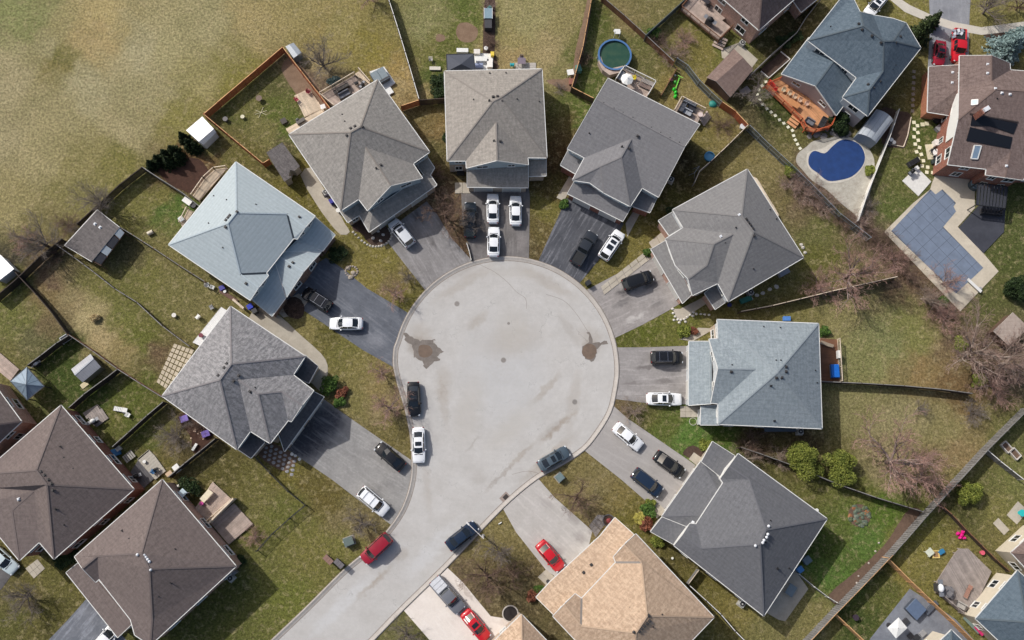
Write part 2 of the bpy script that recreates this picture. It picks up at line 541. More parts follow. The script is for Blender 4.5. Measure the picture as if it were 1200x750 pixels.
def ground_colors(x, y):
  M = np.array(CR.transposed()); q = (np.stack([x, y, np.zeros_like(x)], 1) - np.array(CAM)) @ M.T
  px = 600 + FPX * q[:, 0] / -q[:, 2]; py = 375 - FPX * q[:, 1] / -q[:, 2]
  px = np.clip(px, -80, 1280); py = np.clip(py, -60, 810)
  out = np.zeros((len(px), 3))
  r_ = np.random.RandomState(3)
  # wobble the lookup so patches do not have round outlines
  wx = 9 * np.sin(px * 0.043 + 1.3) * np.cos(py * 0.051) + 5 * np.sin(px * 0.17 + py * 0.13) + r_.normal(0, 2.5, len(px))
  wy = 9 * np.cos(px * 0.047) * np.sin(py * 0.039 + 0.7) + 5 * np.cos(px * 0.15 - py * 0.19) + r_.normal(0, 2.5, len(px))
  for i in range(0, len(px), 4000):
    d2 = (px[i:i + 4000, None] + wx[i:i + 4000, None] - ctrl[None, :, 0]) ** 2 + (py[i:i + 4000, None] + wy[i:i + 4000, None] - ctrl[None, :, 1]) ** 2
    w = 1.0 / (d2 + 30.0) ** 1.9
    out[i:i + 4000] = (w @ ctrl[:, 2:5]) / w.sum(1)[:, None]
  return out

def make_ground():
  def axis(half, step):
    a = list(np.arange(-half, half + 1e-6, step))
    far = [half + 4, half + 12, half + 40, half + 150, half + 900]
    return np.array([-f for f in far[::-1]] + a + far)
  xs, ys = axis(88.0, 0.5), axis(60.0, 0.5)
  X, Y = np.meshgrid(xs, ys)
  nx, ny = len(xs), len(ys)
  x, y = X.ravel(), Y.ravel()
  z = np.zeros_like(x)
  co = np.stack([x, y, z], 1)
  ii = np.arange(nx * ny).reshape(ny, nx)
  f = np.stack([ii[:-1, :-1].ravel(), ii[:-1, 1:].ravel(), ii[1:, 1:].ravel(), ii[1:, :-1].ravel()], 1)
  me = bpy.data.meshes.new("lawn")
  me.vertices.add(len(co)); me.vertices.foreach_set("co", co.ravel())
  me.loops.add(f.size); me.loops.foreach_set("vertex_index", f.ravel())
  me.polygons.add(len(f)); me.polygons.foreach_set("loop_start", np.arange(0, f.size, 4)); me.polygons.foreach_set("loop_total", np.full(len(f), 4))
  me.update()
  ca = me.color_attributes.new("soil", 'FLOAT_COLOR', 'POINT')
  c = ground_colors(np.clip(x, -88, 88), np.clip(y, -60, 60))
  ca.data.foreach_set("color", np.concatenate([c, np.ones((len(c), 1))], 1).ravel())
  k = N("turf")
  g = k.pos()
  at = k.n("Attribute"); at.attribute_name = "soil"
  base = at.outputs["Color"]
  big = k.noise(g, 0.22, 4.0, 0.6, 0.3)
  mid = k.noise(g, 1.1, 5.0, 0.7, 0.4)
  fine = k.noise(g, 4.2, 4.0, 0.75)
  blade = k.noise(k.mapping(g, rot=(0, 0, 0.6), sc=(1, 0.7, 1)), 9.0, 4.0, 0.85, 0.3)
  # dry straw showing through, and greener tufts
  col = k.mix(k.mapr(mid, 0.50, 0.66, 0.0, 0.45, True), base, srgb(166, 152, 116))
  col = k.mix(k.mapr(big, 0.40, 0.54, 0.18, 0.0, True), col, srgb(92, 92, 54))
  col = k.mix(k.mapr(fine, 0.54, 0.70, 0.0, 0.24, True), col, srgb(170, 156, 118))
  col = k.mix(k.mapr(fine, 0.34, 0.46, 0.50, 0.0, True), col, srgb(66, 62, 38))
  col = k.mul(col, k.mapr(blade, 0.38, 0.62, 0.62, 1.42))
  tuft = k.noise(g, 2.7, 3.0, 0.7, 0.2)
  col = k.mul(col, k.mapr(tuft, 0.36, 0.64, 0.66, 1.36))
  col = k.mul(col, 0.985)
  k.color(col)
  k.rough(0.95)
  k.b.inputs["Specular IOR Level"].default_value = 0.1
  h = k.math('ADD', k.math('MULTIPLY', fine, 0.7), k.math('MULTIPLY', blade, 0.5))
  k.bump(h, 0.8, 0.12)
  return tag(link("ground", me, k.m), "mown spring lawns and dry field running under every yard", "ground", None, 'structure')
make_ground()

# ------------------------------------------------------------------ road
LEFT = [(463, 408), (462, 425), (465, 442), (470, 460), (476, 480), (482, 510), (484, 540), (483, 562), (477, 585), (468, 604), (455, 622), (440, 638), (420, 655), (400, 672), (360, 712), (318, 752), (262, 806)]
RIGHT = [(400, 788), (437, 750), (472, 714), (523, 664), (566, 618), (599, 585), (630, 560), (660, 543), (684, 527), (700, 508), (715, 483), (721, 460), (724, 440)]
cc, cr = (593.0, 433.0), 131.0
ARC = []
a0 = math.atan2(433 - 440, 724 - 593.0); a1 = math.atan2(433 - 408, 463 - 593.0)
for i in range(1, 36):
  a = a0 + (a1 - a0) * i / 36.0
  rr = cr + 0.0
  ARC.append((cc[0] + rr * math.cos(a), cc[1] - rr * math.sin(a) * (1.0 if True else 1)))
road_loop = LEFT + RIGHT + ARC
ST1, ST2, ST3 = srgb(156, 146, 134), srgb(176, 171, 163), srgb(138, 128, 118)
road_m = paving("road_asphalt", srgb(178, 175, 171), srgb(188, 186, 183), 0.06, [
  (520, 690, 60, 7, 44, ST1, .8), (585, 625, 62, 8, 46, ST1, .8), (470, 735, 40, 5, 44, ST1, .7), (430, 690, 30, 4, 44, ST1, .5), (640, 540, 60, 8, 40, ST1, .6),
  (590, 440, 70, 90, 0, srgb(182, 183, 184), .6), (600, 400, 60, 26, 15, ST1, .35), (560, 375, 22, 8, 40, ST1, .5), (640, 455, 34, 5, 48, ST1, .6), (655, 500, 40, 5, 42, ST1, .8), (610, 535, 34, 4, 44, ST1, .6), (585, 560, 30, 3, 44, ST3, .5), (555, 520, 18, 3, 50, ST3, .4), (520, 450, 14, 30, 0, ST1, .4), (495, 408, 24, 17, -20, ST3, .8), (692, 408, 14, 14, 0, ST3, .7), (540, 320, 40, 6, 30, ST3, .35),
  (672, 470, 10, 55, -10, ST1, .35), (520, 470, 8, 45, 8, ST1, .4), (500, 560, 6, 60, 5, ST1, .3), (545, 330, 60, 10, 32, ST1, .45), (640, 330, 60, 10, -30, ST1, .45),
  (600, 390, 30, 40, 0, ST2, .6), (550, 480, 22, 60, -15, ST2, .5), (600, 500, 50, 18, 40, ST2, .5), (510, 640, 60, 14, 45, (0.56, 0.57, 0.58), .5), (400, 710, 70, 10, 44, (0.56, 0.57, 0.58), .5),
  (690, 395, 22, 20, 0, ST1, .5), (492, 395, 20, 24, 0, ST1, .5), (470, 650, 14, 8, 45, ST1, .5), (445, 677, 25, 5, 44, ST1, .6), (600, 320, 45, 9, 0, ST2, .5), (665, 385, 8, 30, 30, ST3, .3), (645, 505, 26, 7, 40, ST3, .45), (560, 560, 12, 10, 0, ST3, .2)],
  scale=0.8, rough=0.86, cracks=0.4)
# turning arcs: grit polished by tyres, streaks that follow the round of the bulb
k = N("tmp"); k.m.name = "unused"; k.m = road_m; k.t = road_m.node_tree; k.b = k.t.nodes["Principled BSDF"]
src = k.b.inputs["Base Color"].links[0].from_socket
g = k.pos(); cw = W(593, 433)
sub = k.n("VectorMath"); sub.operation = 'SUBTRACT'; k.l(g, sub.inputs[0]); sub.inputs[1].default_value = (cw.x, cw.y, 0)
ln = k.n("VectorMath"); ln.operation = 'LENGTH'; k.l(sub.outputs[0], ln.inputs[0])
sx = k.n("SeparateXYZ"); k.l(sub.outputs[0], sx.inputs[0])
th = k.math('ARCTAN2', sx.outputs[1], sx.outputs[0])
cb = k.n("CombineXYZ"); k.l(k.math('MULTIPLY', ln.outputs["Value"], 0.9), cb.inputs[0]); k.l(k.math('MULTIPLY', th, 2.4), cb.inputs[1])
arcs = k.mapr(k.noise(cb.outputs[0], 0.8, 5.0, 0.7, 1.2), 0.36, 0.66, 0.975, 1.025)
along = k.mapr(k.noise(k.mapping(g, rot=(0, 0, R(-42)), sc=(0.07, 1.0, 1)), 0.8, 4.0, 0.65, 1.0), 0.36, 0.66, 0.985, 1.015)
k.color(k.mul(k.mul(src, arcs), along))
sheet("road", road_loop, 0.02, road_m, "pale grey cul-de-sac with its round turning bulb and the street leading to it", "road")

# kerb: a low rounded concrete strip either side of the road
def kerb(name, pts, side, label):
  p = smooth_loop(pts, 3, closed=False)
  w = [W(x, y) for x, y in p]
  prof = [(-0.42, 0.022), (-0.40, 0.030), (-0.12, 0.034), (-0.05, 0.10), (0.08, 0.12), (0.16, 0.11), (0.18, 0.0)]
  vs, fs = [], []
  for i, q in enumerate(w):
    t = (w[min(i + 1, len(w) - 1)] - w[max(i - 1, 0)]).normalized()
    nrm = Vector((t.y, -t.x, 0)) * side
    for o, z in prof:
      vs.append((q.x + nrm.x * o, q.y + nrm.y * o, z))
  m = len(prof)
  for i in range(len(w) - 1):
    for j in range(m - 1):
      a = i * m + j
      fs.append((a, a + m, a + m + 1, a + 1) if side > 0 else (a, a + 1, a + m + 1, a + m))
  me = bpy.data.meshes.new(name); me.from_pydata(vs, [], fs); me.update()
  me.polygons.foreach_set("use_smooth", [True] * len(me.polygons))
  tag(link(name, me, kerb_m), label, "kerb", None, 'structure')
kerb_m = paving("kerb_concrete", srgb(170, 164, 157), srgb(184, 178, 171), 0.14, scale=2.0)
kerb("kerb", ARC[::-1] and ([(724, 440)] + ARC + [(463, 408)]), 1, "concrete kerb round the top of the turning bulb")
kerb("kerb", LEFT, 1, "concrete kerb along the west side of the street")
kerb("kerb", RIGHT, 1, "concrete kerb along the east side of the street")
# narrow band of grit lying in the gutter, and the painted shadow behind the kerb
gut_m = paving("gutter_dirt_shade", srgb(118, 108, 99), srgb(150, 140, 130), 0.2, scale=3.0)

def ring(name, pts, o0, o1, z, mat, label, cat, kind='structure'):
  p = smooth_loop(pts, 3, closed=False)
  w = [W(x, y) for x, y in p]
  vs, fs = [], []
  for i, q in enumerate(w):
    t = (w[min(i + 1, len(w) - 1)] - w[max(i - 1, 0)]).normalized()
    nrm = Vector((t.y, -t.x, 0))
    for o in (o0, o1):
      vs.append((q.x + nrm.x * o, q.y + nrm.y * o, z))
  for i in range(len(w) - 1):
    fs.append((2 * i, 2 * i + 2, 2 * i + 3, 2 * i + 1))
  me = bpy.data.meshes.new(name); me.from_pydata(vs, [], fs); me.update()
  return tag(link(name, me, mat), label, cat, None, kind)
for o0, o1, pts in ((-0.50, -0.42, [(724, 440)] + ARC + [(463, 408)]), (-0.50, -0.42, LEFT), (-0.50, -0.42, RIGHT)):
  ring("dirt_shade_line", pts, o0, o1, 0.0262, gut_m, "dirt line where the road meets the kerb gutter", "gutter")
  ring("dirt_shade_line", pts, 0.17, 0.25, 0.034, gut_m, "painted shade line behind the kerb", "gutter")  # dark strip painted for the shade at the back of the kerb
for i, pts in enumerate(([(553, 305), (566, 312), (580, 319), (595, 331), (605, 342), (616, 350), (617, 362)], [(640, 345), (660, 352), (674, 366), (686, 384), (692, 394)], [(640, 558), (620, 552), (600, 556)])):
  ring("road_crack", pts, -.022, .022, 0.0255, gut_m, ("long crack from the top of the bulb", "curved crack leading to the right puddle", "short crack near the right kerb")[i], "crack")

# ------------------------------------------------------------------ driveways and walks (outlines in photo pixels)
DK, MD, LT = srgb(84, 86, 92), srgb(128, 124, 120), srgb(184, 180, 175)
road_w = [W(*q) for q in smooth_loop(LEFT, 3, False) + smooth_loop(RIGHT, 3, False) + ARC]
def snap_to_road(px):
  # run the outline of a drive along the back of the kerb wherever it comes within a few pixels of it
  n = len(road_w)
  out = []; idx = []
  for q in px:
    w = W(*q); i = min(range(n), key=lambda j: (road_w[j] - w).length)
    d = (road_w[i] - w).length
    idx.append(i if d < 9 * UPX else None)
  def back(i):
    t = (road_w[(i + 1) % n] - road_w[i - 1]).normalized()
    p = road_w[i] + Vector((t.y, -t.x, 0)) * 0.10
    return pix(p)
  m = len(px)
  for k in range(m):
    i, j = idx[k], idx[(k + 1) % m]
    out.append(px[k] if i is None else back(i))
    if i is not None and j is not None and i != j:
      d = (j - i + n) % n
      st = 1 if d < n - d else -1
      q = (i + st) % n; c = 0
      while q != j and c < 30:
        out.append(back(q)); q = (q + st) % n; c += 1
  return out
def drive(px, col, col2, label, uvdir, stains_shade=(), track=0.32, tcol=None, z=0.028, var=0.16, thick=0.0, mname=None, cat="driveway", name="driveway", cracks=0.0):
  drive.n += 1
  m = paving(mname or "driveway_paving_%d" % drive.n, col, col2, var, stains_shade, track, tcol or tuple(min(1, c * 1.7) for c in col2), scale=1.3, cracks=cracks)
  return sheet(name, snap_to_road(px), z, m, label, cat, uvdir=uvdir, thick=thick)
drive.n = 0
drive([(449, 277), (470, 258), (500, 236), (512, 251), (530, 280), (548, 305), (525, 316), (505, 330), (499, 337)], srgb(120, 117, 116), srgb(144, 141, 140), "worn grey brown driveway with a single silver car under the brown roofed house at upper left", (480, 250, 525, 320),
    [(490, 255, 14, 8, -50, srgb(70, 66, 66), .9), (520, 262, 9, 16, 30, srgb(84, 80, 80), .8), (508, 285, 5, 14, 30, srgb(84, 80, 80), .7), (535, 292, 8, 5, 0, srgb(100, 96, 94), .6)])
drive([(540, 216), (619, 216), (621, 230), (618, 303), (600, 301), (575, 302), (553, 306), (542, 262)], srgb(104, 100, 98), srgb(124, 120, 118), "dark driveway holding three white sedans at the top of the bulb", (585, 230, 585, 300),
    [(560, 250, 20, 30, 0, srgb(84, 80, 80), .6), (590, 262, 8, 30, 0, srgb(96, 92, 90), .5), (612, 285, 8, 16, 0, srgb(140, 134, 132), .6)])
drive([(664, 232), (731, 262), (722, 280), (681, 332), (664, 316), (645, 307), (631, 301)], srgb(70, 72, 78), srgb(88, 90, 96), "nearly black sealed driveway with a pickup and a white sport utility", (695, 245, 655, 315),
    track=0.5, tcol=srgb(150, 150, 156))
drive([(763, 300), (775, 313), (800, 354), (778, 367), (752, 381), (724, 396), (716, 372), (704, 350), (690, 336), (706, 330)], srgb(136, 131, 128), srgb(158, 153, 150), "patchy grey driveway with one black car right of the bulb", (775, 335, 710, 365),
    [(735, 340, 20, 7, 20, srgb(70, 68, 70), .9), (765, 335, 14, 9, 30, srgb(80, 78, 78), .8), (728, 355, 18, 5, 25, srgb(90, 88, 88), .7), (770, 355, 12, 5, 25, srgb(90, 88, 88), .6), (745, 372, 20, 4, 28, srgb(186, 182, 178), .8)])
drive([(724, 407), (760, 407), (812, 405), (812, 474), (762, 473), (719, 471), (723, 452), (725, 430)], srgb(136, 132, 130), srgb(154, 150, 148), "grey brown driveway with a dark sport utility above a white sedan", (805, 440, 725, 440),
    [(760, 430, 20, 4, 8, srgb(100, 95, 93), .8), (780, 447, 16, 5, -5, srgb(100, 95, 93), .7), (742, 450, 18, 3, 0, srgb(112, 106, 104), .7), (800, 460, 8, 8, 0, srgb(112, 106, 104), .5)])
drive([(720, 480), (735, 490), (815, 545), (800, 570), (774, 602), (728, 562), (686, 528), (702, 508)], srgb(154, 150, 147), srgb(162, 158, 155), "clean taupe driveway carrying a white sedan and two dark cars", (800, 570, 700, 505), track=0.15, var=0.07)
drive([(632, 562), (650, 583), (694, 622), (690, 640), (654, 678), (640, 668), (605, 624), (586, 600), (604, 585)], srgb(172, 168, 163), srgb(184, 180, 176), "pale concrete driveway with a single red car in front of the tan roofed house", (670, 650, 605, 590),
    [(670, 605, 14, 7, -40, srgb(140, 134, 132), .7), (680, 630, 12, 8, -40, srgb(140, 134, 132), .7), (640, 590, 16, 6, -40, srgb(160, 155, 152), .7), (655, 645, 10, 5, 0, srgb(150, 144, 142), .6)], track=0.2, var=0.08)
drive([(524, 664), (542, 682), (575, 722), (600, 726), (612, 745), (640, 790), (560, 830), (505, 752), (473, 714)], srgb(214, 205, 196), srgb(226, 218, 210), "cream concrete driveway with a silver pickup and a red car at the bottom edge", (560, 760, 500, 690),
    [(545, 692, 22, 3, -48, srgb(176, 164, 154), .8), (590, 730, 16, 4, -10, srgb(190, 178, 168), .6)], track=0.1, var=0.06)
drive([(380, 468), (399, 482), (442, 512), (478, 540), (484, 548), (482, 570), (474, 592), (457, 613), (389, 562), (330, 522), (345, 500)], srgb(132, 130, 128), srgb(154, 152, 149), "long driveway, painted shade by the garage and pale by the kerb, with a black and a white car", (360, 500, 470, 575),
    [(368, 505, 34, 38, 0, srgb(66, 66, 72), 1.2), (352, 520, 30, 26, 0, srgb(66, 66, 72), 1.2), (385, 490, 26, 22, -30, srgb(74, 74, 80), 1.1)], track=0.25)  # dark ellipses paint the house's shadow into the paving by the garage
drive([(352, 322), (382, 302), (402, 315), (430, 338), (475, 370), (465, 398), (462, 432), (425, 410), (388, 385), (335, 350)], srgb(88, 92, 100), srgb(106, 110, 118), "blue black driveway of the pale blue roofed house with a black and a white car", (370, 335, 460, 400), track=0.35, tcol=srgb(150, 152, 158),
    stains_shade=[(440, 398, 20, 12, -35, srgb(132, 134, 140), .7)])
drive([(103, 700), (120, 720), (150, 752), (150, 800), (20, 800), (55, 752), (80, 726)], srgb(96, 100, 108), srgb(120, 123, 130), "blue grey driveway at the bottom left corner", (115, 715, 70, 770), track=0.6)
drive([(-40, 640), (0, 668), (24, 660), (2, 690), (-40, 720)], srgb(84, 82, 84), srgb(100, 98, 98), "short dark driveway by the left edge under the pale car", (10, 665, -20, 690))
drive([(1088, -12), (1138, -12), (1136, 20), (1135, 70), (1124, 80), (1087, 82), (1090, 30)], srgb(128, 130, 136), srgb(146, 148, 152), "grey blue driveway at the top right with two red vehicles", (1110, 5, 1110, 80),
    [(1112, 15, 14, 12, 0, srgb(120, 122, 128), .8)], track=0.2)
walk_m = paving("walk_concrete", srgb(190, 184, 172), srgb(202, 196, 184), 0.08, scale=2.0)
sheet("sidewalk", [(1048, -6), (1066, 6), (1090, 17), (1118, 26), (1150, 32), (1210, 24), (1300, 4), (1300, 14), (1210, 34), (1150, 41), (1116, 35), (1086, 25), (1060, 14), (1036, -6)], 0.033, walk_m, "curved concrete sidewalk crossing the top right corner", "sidewalk")
sheet("street", [(1090, -40), (1090, -12), (1160, -6), (1300, -14), (1300, -60)], 0.02, road_m, "pale street beyond the top right sidewalk", "street")

def slabs(name, label, quad, nu, nv, mat, gap=0.05, z=0.05, cat="path", skip=0.0, seed=1, piece="paving_slab", base=None):
  """a paved quad of separate slabs; quad is four photo pixels in order"""
  q = [W(*p) for p in quad]
  c = sum(q, Vector()) / 4
  t = thing(name, label, cat, (c.x, c.y, 0)); t['kind'] = 'structure'
  r_ = random.Random(seed)
  if base is not None:
    mb = MB(); mb.prism([(p.x, p.y) for p in q], -0.02, z - 0.015); mb.build("bedding", base, t, True)
  def at(u, v):
    return q[0] * (1 - u) * (1 - v) + q[1] * u * (1 - v) + q[2] * u * v + q[3] * (1 - u) * v
  for i in range(nu):
    for j in range(nv):
      if r_.random() < skip: continue
      ps = [at(i / nu, j / nv), at((i + 1) / nu, j / nv), at((i + 1) / nu, (j + 1) / nv), at(i / nu, (j + 1) / nv)]
      m = sum(ps, Vector()) / 4
      pp = []
      for p in ps:
        d = (m - p); d.normalize()
        pp.append(p + d * gap)
      dz = r_.uniform(-0.006, 0.006)
      mb = MB(); mb.prism([(p.x, p.y) for p in pp], 0.0, z + dz); mb.build(piece, mat, t, True)
  return t
paver_m = paving("paver_stone", srgb(180, 168, 148), srgb(200, 188, 166), 0.15, scale=4.0)
conc_m = paving("patio_concrete", srgb(168, 160, 146), srgb(186, 178, 163), 0.10, scale=2.0)
dirt_m = paving("bare_dirt", srgb(120, 98, 80), srgb(138, 116, 96), 0.25, scale=3.0, rough=0.95)
mulch_m = paving("mulch", srgb(66, 52, 46), srgb(88, 72, 62), 0.4, scale=5.0, rough=0.97)
soil_m = paving("dark_soil", srgb(96, 78, 66), srgb(112, 92, 78), 0.25, scale=4.0, rough=0.95)
redm_m = paving("red_mulch", srgb(84, 60, 50), srgb(64, 46, 38), 0.35, scale=4.0, rough=0.97)
grey_m = paving("grey_gravel", srgb(150, 144, 140), srgb(112, 106, 104), 0.35, scale=6.0, rough=0.95)

slabs("garden_steps", "pale stone slab walk climbing between two driveways right of the white sport utility", [(704, 336), (762, 290), (768, 299), (708, 346)], 7, 2, conc_m, 0.06, 0.10)
slabs("front_walk", "concrete slab walk at the right of the walkway of stone steps", [(760, 284), (778, 270), (783, 279), (765, 293)], 2, 1, conc_m, 0.04, 0.08)
slabs("front_walk", "grey concrete walk beside the very dark driveway leading to a white rimmed porch", [(733, 262), (747, 240), (754, 243), (735, 278)], 1, 4, conc_m, 0.03, 0.06)
slabs("front_walk", "concrete walk between the lawn and the dark driveway, left of the red entry", [(652, 232), (668, 205), (674, 208), (661, 236)], 1, 4, conc_m, 0.03, 0.06)
slabs("stone_path", "grid of square stepping pavers behind the grey roofed house at left", [(204, 402), (228, 410), (203, 462), (183, 448)], 5, 9, paver_m, 0.09, 0.05, seed=4, base=None)
slabs("entry_pad", "two pale concrete slabs at the left of the double gabled house", [(533, 214), (551, 214), (551, 227), (533, 227)], 2, 1, conc_m, 0.04, 0.09)
slabs("entry_walk", "long pale concrete walk wrapping the right side of the grey roofed house at left", [(342, 425), (352, 405), (384, 432), (378, 462)], 1, 5, conc_m, 0.02, 0.05)
sheet("side_walk", [(292, 372), (306, 360), (330, 372), (345, 386), (356, 396), (376, 414), (384, 428), (382, 446), (372, 452), (356, 430), (330, 408), (305, 392)], 0.045, conc_m, "pale concrete walk beside the grey roofed house at left", "path", smooth=2, thick=0.045)
sheet("side_walk", [(366, 196), (373, 208), (382, 226), (396, 246), (404, 262), (410, 272), (399, 275), (384, 258), (370, 238), (352, 205)], 0.045, conc_m, "stained concrete walk along the left side of the brown roofed house", "path", smooth=2, thick=0.045)
sheet("patio_slab", [(334, 352), (350, 344), (362, 352), (350, 368), (332, 372), (326, 366)], 0.04, conc_m, "small front pad beside the round bare shrub", "patio", thick=0.04)
slabs("entry_pad", "pale pad of slabs at the door of the left pale grey blue roofed house on the right side", [(797, 476), (822, 476), (822, 489), (797, 489)], 4, 2, conc_m, 0.02, 0.07)
slabs("entry_pad", "cream porch pad above the wide garage at right", [(797, 398), (818, 384), (838, 385), (812, 400)], 3, 1, conc_m, 0.02, 0.07)
slabs("entry_pad", "small square pad by the mulch bed at the dark grey house", [(807, 538), (813, 530), (823, 537), (817, 546)], 1, 1, conc_m, 0.02, 0.07)
slabs("entry_pad", "light pad next to the yellow and green shrubs", [(764, 600), (772, 590), (780, 598), (770, 608)], 2, 1, conc_m, 0.02, 0.07)
slabs("entry_pad", "slab pad of three pieces left of the tan roofed house", [(630, 676), (640, 667), (652, 678), (642, 688)], 2, 1, conc_m, 0.02, 0.07)
slabs("entry_pad", "curved grey flagged pad at the top corner of the tan roofed house", [(690, 616), (700, 603), (716, 604), (698, 630)], 3, 3, grey_m, 0.03, 0.06)
slabs("entry_pad", "pad of pale squares in front of the entry at lower left", [(30, 666), (44, 655), (53, 666), (40, 678)], 3, 2, conc_m, 0.02, 0.07)
sheet("patio_slab", [(788, 362), (797, 362), (817, 352), (830, 345), (834, 352), (812, 366), (804, 374), (794, 375)], 0.05, conc_m, "pale pad wrapped by loose white stones", "patio", thick=0.05)
sheet("patio_slab", [(902, 684), (926, 660), (947, 690), (920, 728), (912, 726), (898, 718)], 0.08, conc_m, "weathered concrete patio behind the dark grey roofed house", "patio", thick=0.08)
sheet("patio_slab", [(845, 58), (866, 50), (888, 70), (878, 84), (862, 74), (846, 68)], 0.05, conc_m, "sandy concrete patio between the big deck and the brown shed", "patio", thick=0.05)
# beds and bare patches
for px, z, m, lb, ct in (
  ([(535, 32), (541, 27), (550, 27), (558, 32), (560, 39), (557, 46), (549, 50), (540, 48), (535, 42)], 0.012, dirt_m, "round bare dirt patch left by a paddling pool", "soil patch"),
  ([(511, 42), (515, 40), (521, 42), (521, 47), (515, 49), (511, 47)], 0.012, dirt_m, "small bare dirt spot left of the round dirt patch", "soil patch"),
  ([(568, 0), (580, 0), (580, 60), (585, 78), (578, 82), (566, 82), (566, 50)], 0.012, mulch_m, "dark mulch strip along the divider behind the double gabled house", "mulch bed"),
  ([(1066, 596), (1080, 602), (1052, 640), (1015, 675), (985, 708), (972, 696), (1005, 668), (1035, 640), (1050, 618)], 0.012, soil_m, "dug strip of bare soil along the long grey fence", "soil bed"),
  ([(182, 196), (205, 188), (232, 186), (246, 205), (238, 222), (222, 226), (200, 216)], 0.012, redm_m, "reddish mulch bed behind the pale blue roofed house", "mulch bed"),
  ([(800, 530), (812, 522), (826, 530), (818, 538), (806, 536)], 0.012, mulch_m, "black mulch bed beside the dark grey house entry", "mulch bed"),
  ([(336, 352), (346, 348), (356, 356), (354, 372), (340, 372), (332, 362)], 0.046, mulch_m, "round mulch ring under the bare brown shrub", "mulch bed"),
  ([(640, 94), (668, 90), (674, 60), (684, 20), (688, 0), (693, 0), (690, 30), (680, 80), (672, 104), (662, 106)], 0.012, dirt_m, "leaf strewn strip along the brown fence", "soil bed"),
  ([(208, 488), (222, 484), (242, 496), (250, 508), (238, 528), (226, 530), (224, 512), (214, 500)], 0.012, redm_m, "weedy brown bed with purple toys behind the grey roofed house", "mulch bed"),
  ([(330, 78), (345, 70), (386, 120), (372, 128), (352, 116), (336, 94)], 0.012, dirt_m, "bare path worn along the new orange fence", "soil bed"),
  ([(1032, 128), (1052, 130), (1068, 136), (1062, 170), (1054, 173), (1034, 168)], 0.012, mulch_m, "long planting bed right of the white fence", "mulch bed"),
  ([(1152, 36), (1182, 34), (1186, 42), (1172, 46), (1156, 44)], 0.012, mulch_m, "small mulch strip below the top sidewalk", "mulch bed"),
  ([(440, 268), (448, 262), (456, 270), (458, 278), (450, 286), (440, 288), (431, 284), (424, 274), (414, 270), (414, 260), (424, 258), (432, 266)], 0.03, mulch_m, "curved planting bed edged with pale stones at the brown roofed house", "mulch bed"),
  ([(300, 510), (318, 518), (348, 536), (340, 548), (332, 552), (310, 540), (296, 524)], 0.012, soil_m, "soil under the round stone pavers", "soil bed"),
):
  sheet("bare_ground" if ct != "mulch bed" else "mulch_bed", px, z, m, lb, ct, smooth=3, rough_edge=0.25)
# pool decks at the right
pooldeck_m = paving("pool_deck", srgb(186, 176, 158), srgb(202, 192, 174), 0.10, scale=1.4)
stone_deck_m = paving("stamped_deck", srgb(186, 182, 170), srgb(160, 154, 142), 0.22, scale=3.5)
sheet("pool_deck", [(1098, 200), (1108, 196), (1140, 200), (1142, 206), (1142, 244), (1122, 266), (1153, 298), (1170, 318), (1125, 365), (1036, 272), (1070, 238), (1090, 222), (1092, 215)], 0.06, pooldeck_m, "tan concrete deck round the grey covered pool", "pool deck", thick=0.06)
sheet("pool_deck", [(935, 180), (945, 172), (952, 166), (965, 163), (985, 160), (1003, 163), (1016, 172), (1024, 186), (1024, 205), (1018, 230), (1008, 257), (1000, 250), (985, 238), (968, 222), (952, 212), (941, 200), (933, 190)], 0.05, stone_deck_m, "pale stone deck round the blue covered pool", "pool deck", smooth=3, thick=0.05)
sheet("patio_slab", [(1057, 212), (1074, 196), (1091, 213), (1076, 230)], 0.10, simple("white_slab", srgb(214, 212, 206), 0.7), "white concrete pad beside the stepping stones with a shadowed grill", "patio", thick=0.1)
dpat_m = paving("stamped_patio", srgb(110, 114, 122), srgb(134, 138, 146), 0.15, scale=1.6)
sheet("patio", [(1066, 690), (1094, 708), (1120, 726), (1150, 760), (1150, 800), (1000, 800), (1020, 748)], 0.07, dpat_m, "blue grey stamped patio at the bottom right corner", "patio", thick=0.07)
dark_deck_m = paving("dark_patio", srgb(58, 60, 68), srgb(70, 72, 80), 0.12, scale=1.0)
sheet("patio", [(1144, 244), (1152, 236), (1178, 242), (1176, 272), (1152, 297), (1123, 267)], 0.12, dark_deck_m, "charcoal rubber tiled pad right of the covered pool", "patio", thick=0.12)
# puddles
wet_m = paving("wet_asphalt", srgb(108, 101, 95), srgb(130, 122, 115), 0.2, scale=3.0, rough=0.5)
def puddle(px, pool, lb):
  t = thing("puddle", lb, "puddle", (0, 0, 0)); t['kind'] = 'structure'
  sheet("wet_patch", px, 0.0245, wet_m, smooth=2, parent=t, rough_edge=0.9, seed=5)
  k = MATS.get("puddle_water")
  if k is None:
    kk = N("puddle_water"); g = kk.pos(); kk.color(kk.mix(kk.mapr(kk.noise(g, 1.5), .3, .7, 0, 1), srgb(124, 106, 92), srgb(108, 94, 82))); kk.rough(0.12); MATS["puddle_water"] = kk.m; k = kk.m
  sheet("water", pool, 0.0275, k, smooth=3, parent=t)
puddle([(473, 391), (484, 396), (497, 399), (511, 397), (507, 402), (516, 408), (519, 412), (512, 418), (516, 422), (506, 424), (500, 432), (494, 424), (486, 418), (483, 405), (476, 400)],
     [(491, 406), (497, 404), (504, 406), (507, 412), (504, 417), (497, 419), (491, 416)], "ragged brown puddle on the left side of the turning bulb")
